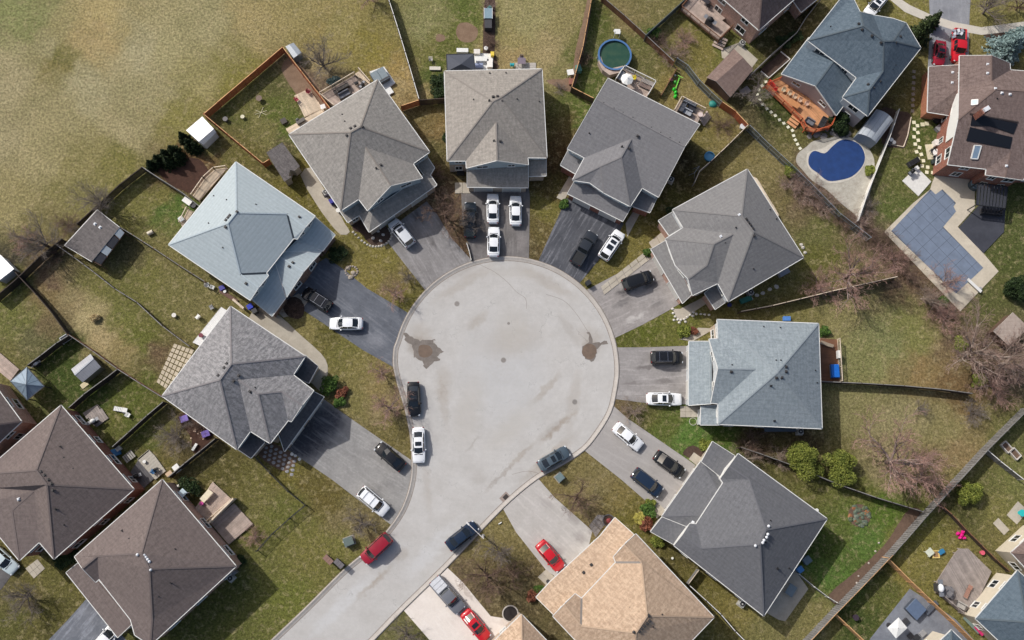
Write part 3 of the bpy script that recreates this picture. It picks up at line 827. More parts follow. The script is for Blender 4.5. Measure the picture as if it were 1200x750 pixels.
puddle([(688, 391), (692, 393), (695, 402), (704, 400), (711, 400), (711, 403), (703, 404), (700, 410), (697, 421), (693, 423), (686, 420), (682, 412), (684, 404), (690, 401)],
     [(683, 408), (688, 403), (695, 404), (699, 409), (698, 416), (693, 421), (686, 419), (682, 414)], "round brown puddle on the right side of the turning bulb")
iron_m = simple("cast_iron", srgb(158, 154, 149), 0.6, 0.2)
for x, y, lb in ((535.5, 356, "manhole cover at the upper left of the bulb"), (590, 422, "manhole cover at the middle of the bulb"), (673.5, 471, "manhole cover at the right of the bulb"), (596, 379, "small round valve cover above the middle manhole")):
  t = thing("manhole_cover", lb, "manhole cover", W(x, y, 0.02)); t['kind'] = 'structure'
  r_ = 0.32 if y != 379 else 0.18
  MB().tube((0, 0, -0.01), (0, 0, 0.008), r_ * 1.25, n=20).build("frame", iron_m, t)
  MB().tube((0, 0, 0.0), (0, 0, 0.014), r_, n=20).build("lid", simple("iron_lid", srgb(138, 133, 128), 0.55, 0.3), t)
t = thing("storm_drain", "square storm drain grate at the right kerb beside the concrete driveway", "storm drain", W(592, 583, 0.02), R(45)); t['kind'] = 'structure'
MB().box(0, 0, 0.0, 1.3, 1.0, 0.02).build("surround", simple("drain_concrete", srgb(150, 136, 128), 0.8), t)
MB().box(0.1, 0, 0.012, 0.7, 0.55, 0.02).build("grate", simple("drain_iron", srgb(70, 64, 62), 0.6, 0.5), t)
# ------------------------------------------------------------------ houses
WHITE = simple("white_trim", srgb(218, 218, 214), 0.55, var=0.05)
GLASS = simple("window_glass", (0.018, 0.024, 0.032), 0.06, var=0.1, spec=0.8)
VENT = simple("vent_metal", srgb(70, 68, 68), 0.5, 0.3)
VENTW = simple("vent_white", srgb(215, 218, 222), 0.4, 0.0)
DARKVENT = simple("pipe_black", srgb(34, 34, 36), 0.6)
SOFFIT = simple("soffit", srgb(190, 188, 184), 0.8, var=0.05)
GARAGE = simple("garage_white", srgb(196, 194, 188), 0.6, var=0.05)

ZS = 0.9
def plane_z(px, py, a, b, c):
  n = (b - a).cross(c - a)
  o = CAM; d = (W(px, py, 0) - o)
  t = n.dot(a - o) / n.dot(d)
  return (o + d * t)

def parse(vs, zmap, P=None):
  """'A x y z; ...' -> {name: point}; z is a number, a level letter, '=B' (height of B) or '@A,B,C' (on that plane)"""
  P = {} if P is None else P
  todo = [v.split() for v in vs.replace('\n', ';').split(';') if v.strip()]
  for _ in range(8):
    rest = []
    for a in todo:
      n, px, py, z = a[0], float(a[1]), float(a[2]), a[3]
      try:
        if z in zmap: P[n] = W(px, py, zmap[z] * ZS)
        elif z[0] == '=': P[n] = W(px, py, P[z[1:]].z)
        elif z[0] == '@':
          q = [P[s] for s in z[1:].split(',')]
          P[n] = plane_z(px, py, *q)
        else: P[n] = W(px, py, float(z) * ZS)
      except KeyError:
        rest.append(a)
    todo = rest
    if not todo: break
  return P

def offset_loop(pts, d):
  """inset a CCW plan loop by d"""
  n = len(pts); out = []
  for i in range(n):
    a, b, c = Vector(pts[i - 1][:2]), Vector(pts[i][:2]), Vector(pts[(i + 1) % n][:2])
    u = (b - a).normalized(); v = (c - b).normalized()
    nu = Vector((-u.y, u.x)); nv = Vector((-v.y, v.x))
    m = nu + nv
    if m.length < 0.3:
      out.append(b + nu * d); continue
    k = d / max(0.35, (1 + nu.dot(nv)) / 1.0)
    out.append(b + m * k)
  return out

def wall_quad_uv(me):
  uvl = me.uv_layers.new(name="UVMap")
  for p in me.polygons:
    n = p.normal
    e = Vector((-n.y, n.x, 0))
    if e.length < 0.1: e = Vector((1, 0, 0))
    e.normalize()
    for li in p.loop_indices:
      c = me.vertices[me.loops[li].vertex_index].co
      uvl.data[li].uv = (c.dot(e), c.z if abs(n.z) < 0.7 else c.y)

def add_window(parent, p, dirn, nrm, w, h, z0, frame=WHITE, lights=2):
  """window on a vertical wall: p plan point on the wall face, dirn along it, nrm outward"""
  f = MB()
  th = 0.06
  c = Vector((p[0], p[1], 0)); d = Vector((dirn[0], dirn[1], 0)); n = Vector((nrm[0], nrm[1], 0))
  def rect(u0, u1, v0, v1, t0, t1, mb):
    vs = []
    for t in (t0, t1):
      for u, v in ((u0, v0), (u1, v0), (u1, v1), (u0, v1)):
        q = c + d * u + n * t
        vs.append((q.x, q.y, z0 + v))
    mb.add(vs, [(0, 3, 2, 1), (4, 5, 6, 7), (0, 1, 5, 4), (1, 2, 6, 5), (2, 3, 7, 6), (3, 0, 4, 7)])
  b = 0.09
  rect(-w / 2 - b, w / 2 + b, -b, 0, -0.02, th, f); rect(-w / 2 - b, w / 2 + b, h, h + b, -0.02, th, f)
  rect(-w / 2 - b, -w / 2, 0, h, -0.02, th, f); rect(w / 2, w / 2 + b, 0, h, -0.02, th, f)
  for i in range(1, lights):
    u = -w / 2 + w * i / lights
    rect(u - 0.035, u + 0.035, 0, h, -0.02, th - 0.012, f)
  rect(-w / 2 - b - 0.04, w / 2 + b + 0.04, -b - 0.05, -b, -0.02, th + 0.06, f)
  win = f.build("window", frame, parent, True)
  for i in range(lights):
    g = MB()
    u0 = -w / 2 + w * i / lights; u1 = u0 + w / lights
    rect(u0 + (0.035 if i else 0), u1 - (0.035 if i < lights - 1 else 0), 0, h, -0.02, 0.02, g)
    g.build("pane", GLASS, win, True)
  return win

def garage_door(parent, p, dirn, nrm, w, mat=None):
  c = Vector((p[0], p[1], 0)); d = Vector((dirn[0], dirn[1], 0)); n = Vector((nrm[0], nrm[1], 0))
  mb = MB()
  for i in range(4):
    z0, z1 = 0.04 + i * 0.53, 0.04 + i * 0.53 + 0.50
    vs = []
    for t in (-0.02, 0.04):
      for u, z in ((-w / 2, z0), (w / 2, z0), (w / 2, z1), (-w / 2, z1)):
        q = c + d * u + n * t; vs.append((q.x, q.y, z))
    mb.add(vs, [(0, 3, 2, 1), (4, 5, 6, 7), (0, 1, 5, 4), (1, 2, 6, 5), (2, 3, 7, 6), (3, 0, 4, 7)])
  g = mb.build("garage_door", mat or GARAGE, parent, True)
  f = MB()
  for u0, u1, z0, z1 in ((-w / 2 - 0.12, -w / 2, 0, 2.3), (w / 2, w / 2 + 0.12, 0, 2.3), (-w / 2, w / 2, 2.17, 2.3)):
    vs = []
    for t in (-0.02, 0.07):
      for u, z in ((u0, z0), (u1, z0), (u1, z1), (u0, z1)):
        q = c + d * u + n * t; vs.append((q.x, q.y, z))
    f.add(vs, [(0, 3, 2, 1), (4, 5, 6, 7), (0, 1, 5, 4), (1, 2, 6, 5), (2, 3, 7, 6), (3, 0, 4, 7)])
  f.build("door_frame", WHITE, g, True)

ZS = 0.9
THICK = 0.22
from mathutils.geometry import tessellate_polygon
def tri(pts):
  flat = [Vector((p.x, p.y, 0)) for p in pts]
  out = []
  for a, b, c in tessellate_polygon([flat]):
    A, B, C_ = flat[a], flat[b], flat[c]
    if (B - A).cross(C_ - A).z < 0: b, c = c, b
    out.append((a, b, c))
  return out
WARN = []

class House:
  def __init__(self, name, label, cat, V, mats, z=None, group=None, base_pt=None):
    self.zm = {'e': 5.4, 'l': 2.9, 'm': 4.0}
    if z: self.zm.update(z)
    self.P = parse(V, self.zm)
    self.faces = []          # (names, points)
    self.m = mats
    c = sum(self.P.values(), Vector()) / len(self.P)
    self.t = thing(name, label, cat, (c.x, c.y, 0), 0, group)
  def roof(self, faces, inset=0.24, walls=True, wall_low=None, wall_up=None, split=2.8, trim=None, front=(), garage=(), nowin=False, valley=None, name="roof", zfloor=0.0, thick=THICK, mat=None, cap=True, winrows=((0.9, 1.2), (3.45, 1.15)), gut=True, soffit=True):
    P = self.P
    trim = trim or self.m.get('trim', WHITE)
    mat = mat or self.m['roof']
    F = [f.split() for f in faces.replace('\n', ';').split(';') if f.strip()]
    # orient faces upward
    for f in F:
      pts = [P[n] for n in f]
      if poly_area(pts) < 0: f.reverse()
    # settle the heights of the inner points so that every face lies in one plane
    zl = min(P[n].z for f in F for n in f)
    fixed = {n for f in F for n in f if P[n].z < zl + 0.16 or n in ('R', 'R1')}
    if not (fixed & {'R', 'R1'}):
      fixed.add(max((n for f in F for n in f), key=lambda q: P[q].z))
    o_ = CAM
    for it in range(150):
      tgt = {}
      for f in F:
        if len(f) < 4: continue
        A = np.array([[P[n].x, P[n].y, 1.0] for n in f]); zz = np.array([P[n].z for n in f])
        wgt = np.array([3.0 if n in fixed else 1.0 for n in f])
        sol = np.linalg.lstsq(A * wgt[:, None], zz * wgt, rcond=None)[0]
        nn_ = Vector((-sol[0], -sol[1], 1.0))
        for n in f:
          if n in fixed: continue
          d_ = (P[n] - o_)
          t_ = (sol[2] - nn_.dot(o_)) / nn_.dot(d_)
          tgt.setdefault(n, []).append((o_ + d_ * t_).z)
      for n, v in tgt.items():
        z_ = P[n].z * 0.4 + 0.6 * sum(v) / len(v)
        d_ = (P[n] - o_); P[n] = o_ + d_ * ((z_ - HC) / d_.z)
    vs, fs, mi = [], [], []
    uvs = []
    nrm = []
    tris = []
    for f in F:
      pts = [P[n] for n in f]
      n = Vector((0, 0, 0))
      for i in range(len(pts)):
        a, b = pts[i], pts[(i + 1) % len(pts)]
        n += a.cross(b)
      n.normalize()
      nrm.append(n)
      c = sum(pts, Vector()) / len(pts)
      dev = max(abs((p - c).dot(n)) for p in pts)
      if dev > 0.12: WARN.append("%s face %s off plane %.2f" % (self.t.name, ' '.join(f), dev))
      self.faces.append((f, pts, n))
    for f, n in zip(F, nrm):
      pts = [P[q] for q in f]
      o = len(vs)
      vs.extend([tuple(p) for p in pts])
      tr = tri(pts); tris.append(tr)
      for q in tr: fs.append(tuple(o + i for i in q)); mi.append(0)
      e = Vector((-n.y, n.x, 0))
      if e.length < 1e-3: e = Vector((1, 0, 0))
      e.normalize(); u = n.cross(e)
      r0 = rng.uniform(0, 9)
      for q in tr: uvs.append([(pts[i].dot(e) + r0, pts[i].dot(u) + r0) for i in q])
    edges = {}
    for k, f in enumerate(F):
      for i in range(len(f)):
        a, b = f[i], f[(i + 1) % len(f)]
        edges.setdefault(frozenset((a, b)), []).append((a, b, k))
    bnd = [(v[0][0], v[0][1]) for v in edges.values() if len(v) == 1]
    # underside and sides
    o = len(vs)
    names = list({n for f in F for n in f}); idx = {n: o + i for i, n in enumerate(names)}
    vs.extend([(P[n].x, P[n].y, P[n].z - thick) for n in names])
    for f, tr in zip(F, tris):
      for q in tr:
        fs.append(tuple(idx[f[i]] for i in reversed(q))); mi.append(1); uvs.append([(0, 0)] * 3)
    o2 = len(vs); top = {n: o2 + i for i, n in enumerate(names)}
    vs.extend([tuple(P[n]) for n in names])
    for a, b in bnd:
      fs.append((top[a], idx[a], idx[b], top[b])); mi.append(1); uvs.append([(0, 0)] * 4)
    me = bpy.data.meshes.new(name)
    me.from_pydata(vs, [], fs)
    me.polygons.foreach_set("material_index", mi)
    uvl = me.uv_layers.new(name="UVMap")
    flat = [c for u in uvs for c in u]
    for i, c in enumerate(flat): uvl.data[i].uv = c
    me.update()
    ro = link(name, me, [mat, trim], self.t, True)
    # ridge caps and valley flashings
    for v in edges.values():
      if len(v) != 2: continue
      a, b, k1 = v[0]; k2 = v[1][2]
      if nrm[k1].dot(nrm[k2]) > 0.997: continue
      c2 = sum((P[q] for q in F[k2]), Vector()) / len(F[k2])
      conv = nrm[k1].dot(c2 - P[a])
      if conv < 0 and cap:
        nn = (nrm[k1] + nrm[k2]).normalized()
        mb = MB(); mb.bar(P[a] + nn * 0.0, P[b] + nn * 0.0, 0.22, 0.045, up=nn)
        mb.build("ridge_cap", self.m['cap'], ro, True)
      elif conv > 0 and (valley or self.m.get('valley')):
        nn = (nrm[k1] + nrm[k2]).normalized()
        mb = MB(); mb.bar(P[a] + nn * 0.02, P[b] + nn * 0.02, 0.26, 0.05, up=nn)
        mb.build("valley_flashing", valley or self.m['valley'], ro, True)
    # order the boundary loop
    nxt = {a: b for a, b in bnd}
    start = bnd[0][0]; loop = [start]
    while nxt.get(loop[-1]) is not None and nxt[loop[-1]] != start and len(loop) < 60:
      loop.append(nxt[loop[-1]])
    zmin = min(P[n].z for n in loop)
    # gutters on the eaves, trim boards on the rakes
    for i in range(len(loop)):
      a, b = P[loop[i]], P[loop[(i + 1) % len(loop)]]
      d = (b - a); L = Vector((d.x, d.y)).length
      if L < 0.35: continue
      on = Vector((d.y, -d.x, 0)).normalized()
      if abs(a.z - b.z) < 0.12 and min(a.z, b.z) < zmin + 0.3:
        if gut:
          mb = MB(); off = on * 0.05 - Vector((0, 0, 0.07))
          mb.bar(a + off, b + off, 0.095, 0.12)
          mb.build("gutter", trim, ro, True)
      elif abs(a.z - b.z) >= 0.12 and gut:
        mb = MB(); off = on * 0.03 - Vector((0, 0, 0.10))
        mb.bar(a + off, b + off, 0.06, 0.24)
        mb.build("rake_board", trim, ro, True)
    if not walls: return ro
    # walls
    pts = [P[n] for n in loop]
    ins = offset_loop([(p.x, p.y) for p in pts], inset)
    n = len(pts)
    tops = [p.z - 0.03 for p in pts]
    for (z0f, z1f, mt) in ((zfloor, split, wall_low or self.m['wall_low']), (split, None, wall_up or self.m['wall_up'])):
      if z1f is None and zmin - 0.1 < split:
        continue
      vs, fs = [], []
      for i in range(n):
        j = (i + 1) % n
        ta = min(tops[i], z1f) if (z1f is not None and zmin - 0.1 >= split) else tops[i]
        tb = min(tops[j], z1f) if (z1f is not None and zmin - 0.1 >= split) else tops[j]
        o = len(vs)
        vs += [(ins[i].x, ins[i].y, z0f), (ins[j].x, ins[j].y, z0f), (ins[j].x, ins[j].y, tb), (ins[i].x, ins[i].y, ta)]
        fs.append((o, o + 1, o + 2, o + 3))
      me = bpy.data.meshes.new("wall"); me.from_pydata(vs, [], fs); me.update(); wall_quad_uv(me)
      link("wall", me, mt, self.t, True)
    if nowin: return ro
    for i in range(n):
      j = (i + 1) % n
      key = loop[i] + '-' + loop[j]
      a, b = ins[i], ins[j]
      d = b - a; L = d.length
      if L < 1.4: continue
      d.normalize(); on = Vector((d.y, -d.x))
      is_front = key in front
      rake = abs(pts[i].z - pts[j].z) > 0.3
      low = zmin < split + 0.2
      if key in garage:
        k = 2 if L > 6.2 else 1
        w = 2.5 if k == 2 else min(4.8, L - 0.9)
        for q in range(k):
          m = a + d * (L * (q + 0.5) / k)
          garage_door(self.t, m, d, on, w)
        continue
      rows = [(zmin - 0.88, 0.62)] if is_front else ([winrows[0]] if low else winrows)
      if low and zmin < 2.0: continue
      for (z0, h) in rows:
        if rake:
          z0 = min(z0, min(pts[i].z, pts[j].z) - h + (0.2 if is_front else 0))
        k = max(1, int(L / 3.6))
        for q in range(k):
          m = a + d * (L * (q + 0.5) / k)
          w = rng.choice((0.9, 1.2, 1.5)) if L > 2.4 else 0.8
          add_window(self.t, m, d, on, w, h, z0)
    return ro
  def at(self, px, py):
    """highest roof point seen under a photo pixel"""
    best = None
    for f, pts, n in self.faces:
      q = [pix(p) for p in pts]
      ins = False
      for i in range(len(q)):
        (x0, y0), (x1, y1) = q[i], q[i - 1]
        if (y0 > py) != (y1 > py) and px < (x1 - x0) * (py - y0) / (y1 - y0) + x0: ins = not ins
      if ins:
        p = plane_z(px, py, pts[0], pts[1], pts[2])
        # plane through the face normal instead of three points, steadier
        o = CAM; d = W(px, py, 0) - o
        p = o + d * (n.dot(pts[0] - o) / n.dot(d))
        if best is None or p.z > best[0].z: best = (p, n)
    return best
  def vents(self, txt, mat=None):
    """'x y kind' items: b = box vent, w = white box vent, p = pipe, r = round turbine, s = small dark boot"""
    ro = [c for c in self.t.children if c.name.startswith("roof")]
    for it in txt.split(';'):
      a = it.split()
      if len(a) < 3: continue
      hit = self.at(float(a[0]), float(a[1]))
      if hit is None: WARN.append("vent off roof %s %s" % (self.t.name, it)); continue
      p, n = hit
      ax = Vector((n.x, n.y, 0)); ang = math.atan2(ax.y, ax.x) if ax.length > .01 else 0
      mb = MB(); k = a[2]
      par = self.t
      if k in 'bw':
        m = MB(); q = p + n * 0.04
        mt = VENT if k == 'b' else VENTW
        mb.box(q.x, q.y, q.z + 0.07, 0.30, 0.30, 0.22, ang, taper=0.7)
        mb.box(q.x, q.y, q.z - 0.01, 0.38, 0.38, 0.08, ang)
        o = mb.build("roof_vent", mt, par, True)
      elif k == 'r':
        mb.tube(p - Vector((0, 0, 0.1)), p + Vector((0, 0, 0.15)), 0.12, n=10)
        mb.dome((p.x, p.y, p.z + 0.13), 0.2, 0.2, 0.18, 12, 5)
        mb.build("roof_turbine", VENTW if len(a) > 3 else VENT, par, True, smooth=True)
      elif k == 'p':
        mb.tube(p - Vector((0, 0, 0.1)), p + Vector((0, 0, 0.42)), 0.07, n=8)
        mb.box(p.x, p.y, p.z + 0.0, 0.3, 0.3, 0.08, ang)
        mb.build("vent_pipe", DARKVENT, par, True)
      elif k == 's':
        mb.box(p.x, p.y, p.z + 0.05, 0.19, 0.19, 0.18, ang, taper=0.7)
        mb.build("roof_vent", DARKVENT, par, True)

def caps(c):
  c = tuple(v * 0.80 for v in c)
  return simple("ridge_cap_%d_%d" % (int(c[0] * 1e4), int(c[2] * 1e4)), c, 0.92, var=0.15, scale=6)
def mk(roofm, capc, wu, wl, **kw):
  d = dict(roof=roofm, cap=caps(capc), wall_up=wu, wall_low=wl); d.update(kw); return d

S_WHITE = siding("siding_white", srgb(206, 210, 212))
S_BEIGE = siding("siding_beige", srgb(186, 176, 160))
S_GREY = siding("siding_grey", srgb(150, 150, 150))
S_BLUE = siding("siding_pale_blue", srgb(176, 190, 196))
S_PINK = siding("siding_taupe", srgb(176, 164, 162))
S_CREAM = siding("siding_cream", srgb(214, 204, 184))
B_RED = brick("brick_red", srgb(124, 66, 50), srgb(150, 84, 62), srgb(150, 140, 130))
B_BROWN = brick("brick_brown", srgb(116, 82, 66), srgb(140, 100, 80), srgb(160, 150, 140))
B_PINK = brick("brick_pale_red", srgb(170, 128, 112), srgb(188, 148, 130), srgb(190, 180, 170))
B_TAN = brick("brick_tan", srgb(172, 152, 132), srgb(186, 168, 148), srgb(190, 180, 170))

R_WARM = shingle("shingle_warm_grey", srgb(124, 121, 117), srgb(158, 154, 148), srgb(140, 136, 131))
R_TAUPE = shingle("shingle_taupe", srgb(132, 127, 121), srgb(164, 158, 150), srgb(147, 141, 134))
R_GREY = shingle("shingle_mid_grey", srgb(108, 108, 110), srgb(134, 133, 135), srgb(120, 119, 121), 0.3)
R_GREY2 = shingle("shingle_stone_grey", srgb(112, 111, 112), srgb(138, 137, 136), srgb(124, 123, 122), 0.3)
R_BLUE = shingle("shingle_slate_blue", srgb(122, 132, 138), srgb(152, 161, 166), srgb(135, 145, 150))
R_PALE = shingle("shingle_pale_blue", srgb(160, 171, 175), srgb(179, 189, 193), srgb(168, 179, 183), 0.25)
R_CHAR = shingle("shingle_charcoal", srgb(90, 91, 95), srgb(114, 115, 119), srgb(102, 103, 106), 0.3)
R_TAN = shingle("shingle_tan", srgb(164, 140, 118), srgb(198, 174, 150), srgb(180, 156, 134), 0.7)
R_MOTT = shingle("shingle_mottled", srgb(112, 112, 114), srgb(158, 156, 157), srgb(132, 131, 132), 0.8)
R_BRN = shingle("shingle_brown", srgb(102, 92, 89), srgb(124, 113, 109), srgb(112, 101, 98))
R_DBL = shingle("shingle_deep_blue", srgb(72, 86, 97), srgb(100, 113, 124), srgb(86, 99, 110))
R_UMB = shingle("shingle_umber", srgb(98, 84, 80), srgb(128, 113, 108), srgb(112, 97, 93), 0.6)
R_BLK = shingle("shingle_dark", srgb(76, 76, 80), srgb(96, 96, 100), srgb(84, 84, 88))

# A  brown grey hip roof, upper left of the bulb
h = House("house", "brown grey hip roofed house above one silver car, right of the pale blue roofed house", "house",
"""W 338.7 157.5 e; N 442.5 93.3 e; E 503.3 178 e; E2 483.7 191.7 e; E3 495 208.8 e; S3 430.8 246.7 e; S2 420.3 233 e; S 399.2 246.7 e
R1 410.8 155 9.0; R2 422.5 148.3 9.0; G0 428.3 172.5 @S,E,R1; G1 447 198 =G0; PK 458 219 @S3,G1,G0
a 399 248 l; b 407.5 260.5 l; b2 421 252 l; c 432.5 271.7 l; d 511.7 216.7 l; d2 504 205 l; f 509 196.5 l; g 500 183 l
ai 404 238 m; bi 427 238 m; ci 437 245 m; di 497 205 m; ei 490 196 m; fi 492 185 m""",
mk(R_WARM, srgb(142, 135, 128), S_BLUE, B_TAN))
h.P['PK'] = W(458, 217.5, h.P['G0'].z)
h.roof("""R1 R2 N W; R2 E N; W S R1; S S2 G0 E2 E R2 R1; S2 S3 PK G0; PK E3 E2 G0""", front=("S3-PK", "PK-E3", "S-S2"))
h.roof("""a ai bi b2 b; b2 bi ci di d c; ei di d d2; fi ei d2 f g""".replace("ei di d d2; ", "d di ei d2; ") , garage=("c-d",), front=(), cap=False, name="roof", wall_low=B_TAN)
h.vents("401 134 s;404 142 s;411 150.5 b;416 148 b;424.5 148.5 b;406.5 158.5 b;441 197 p;446 193.5 b")
# B
h = House("house", "taupe roofed house at the top of the bulb above three white sedans", "house",
"""NW 520.8 83.3 e; NE 635 80.8 e; SE 640.8 184.7 e; V2 618.3 184.5 e; V3 619 193 e; V1b 546.7 197 e; V1 546.2 188.3 e; SW 524.2 188.5 e
R1 577.5 118.8 9.1; R2 587 114 9.1; G0 581.3 143.3 @SW,SE,R1; PK 582.5 188 =G0
a 548 202 m; b 550.8 220 l; c 619 219.7 l; cc 619.5 207 3.3; d 640 205.8 l; d2 640 188 4.2; ai 549 188 4.6; di 620 186 4.3""",
mk(R_TAUPE, srgb(150, 143, 136), S_BLUE, B_TAN))
h.roof("""NW R1 R2 NE; NW SW R1; NE R2 SE; SW V1 G0 V2 SE R2 R1; G0 V1 V1b PK; G0 PK V3 V2""", front=("V1b-PK", "PK-V3", "V2-SE"))
h.P['a'] = W(547.5, 219, 2.61); h.P['ai'] = W(547.5, 190, 3.9); h.P['c'] = W(619, 219.7, 2.61); h.P['ci'] = W(619, 190, 3.9); h.P['d2'] = W(640, 186, 3.5); h.P['d0'] = W(619.3, 206.5, 2.61); h.P['d1'] = W(619.3, 186, 3.5)
h.roof("a c ci ai", garage=("a-c",), cap=False, nowin=False, wall_low=B_TAN)
h.roof("d0 d d2 d1", cap=False, nowin=True, wall_low=B_TAN)
h.vents("555 116.5 s;573.5 118 p;578 113.5 b;583 113 b;588.5 118.5 b;606 116 s;632 119 s;579 165 p;586 165.5 b;574 85.5 s;593 85 s")
# C
h = House("house", "long grey gable roofed house with two rear decks at the top right of the bulb", "house",
"""N 712.5 91.7 e; E 820 145.8 e; X 771.7 230.8 e; X2 752.5 220 e; Q 738.3 241.7 e; Q2 708 226 e; M 691 214 e; L 671 211 e; L2 685 184.7 e; Wc 665 174.2 e
RL 698.3 115.8 8.9; RR 802.5 171.7 8.9; G0 740 162.5 @Wc,X,RL; G1 728 184 =G0; G2 703.3 195 7.2
a 665 226.7 l; b 730 259.2 l; ai 675 209 m; bi 741 240 m; p1 665.8 175.8 3.3; p2 688 186 3.3; p3 675 204 3.1; p4 656.7 193.3 3.1; q1 752.5 218 3.4; q2 770 231.7 3.3; q3 761.7 249 3.1; q4 741.7 241.7 3.1; q5 744 232 3.2""",
mk(R_GREY, srgb(134, 132, 133), S_BLUE, B_RED))
h.roof("""N RL RR E; Wc L2 G0 X2 X RR RL; G0 L2 L G2 G1; G2 L M; G2 M Q2 ; G2 Q2 Q G1; G0 G1 Q X2""".replace("G2 L M; G2 M Q2 ;", "G2 L M; G2 M Q2;"), front=("L-M", "M-Q2", "Q2-Q", "Wc-L2", "X2-X"))
h.roof("a b bi ai", garage=("a-b",), cap=False, wall_low=B_RED)
h.roof("p4 p3 p2 p1", cap=False, nowin=True)
h.roof("q4 q3 q2 q1", cap=False, nowin=True)
h.vents("700.5 111.5 w;707.5 120.5 s;719.5 127 s;730 132 s;741.5 138 s;763 149.5 s;774 155.5 s;785 161.5 s;796 167 s;690.5 156 s;747.5 159.5 b;737 174 b;729 172 p")
# D
h = House("house", "stone grey many hipped house right of the bulb with a cream deck edge behind it", "house",
"""N 875.8 198.3 e; E 941.7 301.7 e; S 853.3 353.3 e; S2 841.3 331.7 e; S3 811.5 346 e; PW 806.5 327 7.2; F3 791.5 311 e; F2 795 307.5 5.5; F1 780 280 e; V1 800.8 266.7 e; Wc 788.3 245.8 e
R1 869.2 253.3 9.0; R2 883.3 271.7 9.0; G0 859.2 274.2 @Wc,S,R1; G1 836.7 285.8 =G0; G2 828.3 310.8 =PW
a 763 292 l; b 800 355.3 l; bi 812 344 4.2; ai 785 279 4.2; n1 771.7 258.3 3.1; n2 788.3 248.3 3.3; n3 804 264 3.4; n4 784.2 275.8 3.1; s1 841.3 330 3.5; s2 852.5 352.5 3.3; s3 838.3 362.5 3.1; s4 825.8 343.3 3.2""",
mk(R_GREY2, srgb(134, 132, 131), S_WHITE, B_PINK))
h.roof("""N R1 R2 E; E R2 S; N Wc R1; R1 Wc V1 G0 S2 S R2; G0 V1 F1 G1; G1 F1 F3 PW G2; PW S3 S2 G0 G1 G2""", front=("F1-F3", "F3-PW", "PW-S3", "Wc-V1"))
h.roof("a b bi ai", garage=("a-b",), cap=False, wall_low=B_PINK)
h.roof("n1 n4 n3 n2", cap=False, nowin=True); h.roof("s1 s4 s3 s2", cap=False, nowin=True)
h.vents("866.5 252 w;874.5 257 b;877 261 b;879.5 264 b;882 268 b;883.5 276 b;862.5 266.5 s;844.8 277.3 w;849.5 284.5 b;883 315 s;902.5 245.5 s;910 256.5 s")
# E
h = House("house", "slate blue grey pyramid roofed house directly right of the bulb", "house",
"""NW 840.5 374.5 e; NE 959.2 379.2 e; SE 963.3 502.2 e; SW 841.7 497 e; C2 841.7 473 e; C3 833.3 472 e; C4 831 397.5 e; C1 841.7 397 e
R 911 436.5 9.2; G0 885.8 432.5 @NW,SW,R; PK 841.5 432 =G0
a 807.5 400 l; b 807 475 l; b2 820 475.5 l; bi 834 473 4.4; ai 834 400 4.4; t 832 462 4.4; p1 821.7 476 3.2; p2 820.8 498 3.1; p3 844 498 3.4; p4 844 475 3.4""",
mk(R_BLUE, srgb(152, 162, 168), S_WHITE, B_TAN))
h.roof("""NW R NE; NE R SE; SW SE R; NW C1 G0 C2 SW R; G0 C1 C4 PK; G0 PK C3 C2""", front=("C4-PK", "PK-C3"))
h.roof("a b bi ai", garage=("a-b",), cap=False, wall_low=S_WHITE); h.roof("p1 p2 p3 p4", cap=False, nowin=True, wall_low=S_WHITE)
h.vents("858 427.5 s;857 435.5 b;909.5 422 s;915 422 s;921 430 b;921 435.5 b;910 442.5 b;916 442.5 b;903.5 452 p;907.5 493 p;955.5 434 s;957.5 448.5 s;895 382.8 s;914.5 384 s")
# F
h = House("house", "charcoal grey hip roofed house at lower right with white edged twin front gables", "house",
"""N 865 531.7 e; E 969.2 608 e; S 895 721.7 e; Wc 790 639.2 e; P2 799.5 627.5 =A2; D3 808.5 613.5 e; D2 815.8 614.2 5.45; D1 847.5 565.8 5.45; C3 844.2 561 e; P1 854.5 546.5 =A1
R1 897.5 621 9.4; R2 890.8 637.5 9.4; A1 877.5 561.7 7.2; A2 822.5 642.5 7.2
a 821.7 540 l; b 775.8 605 l; b2 831 603 4.6; a2 845 582 4.6; e1 852 571 3.9; f1 813 620 3.9; e0 835 551 2.95; f0 788 614 2.95
n1 835 517.5 3.2; n2 861 534 3.4; n3 846 560 3.4; n4 822 541 3.2; w1 775.8 606 3.2; w2 762.5 623 3.1; w3 791 639 3.3; w4 806 618 3.4""",
mk(R_CHAR, srgb(112, 113, 118), WHITE, S_BEIGE))
h.roof("""N P1 A1 R1 E; P1 C3 D1 A1; D1 D2 A2 R2 R1 A1; P2 A2 D2 D3; Wc S R2 A2 P2; E R1 R2 S""", front=("D1-D2", "N-P1", "P1-C3", "P2-Wc", "D3-P2"))
h.roof("a b b2 a2; a a2 e1 e0; b f0 f1 b2", garage=("a-b", "b-a"), wall_low=S_BEIGE, nowin=False)
h.roof("n1 n4 n3 n2", cap=False, nowin=True); h.roof("w1 w2 w3 w4", cap=False, nowin=True)
h.vents("900.5 616.5 r w;885 639.5 r w;899.5 626 r w;898 629.5 r w;895 633 r w;893.5 636 r w;897.5 635.5 s;903 610 s;911.5 666.5 p;925 666 s;812 612 w")
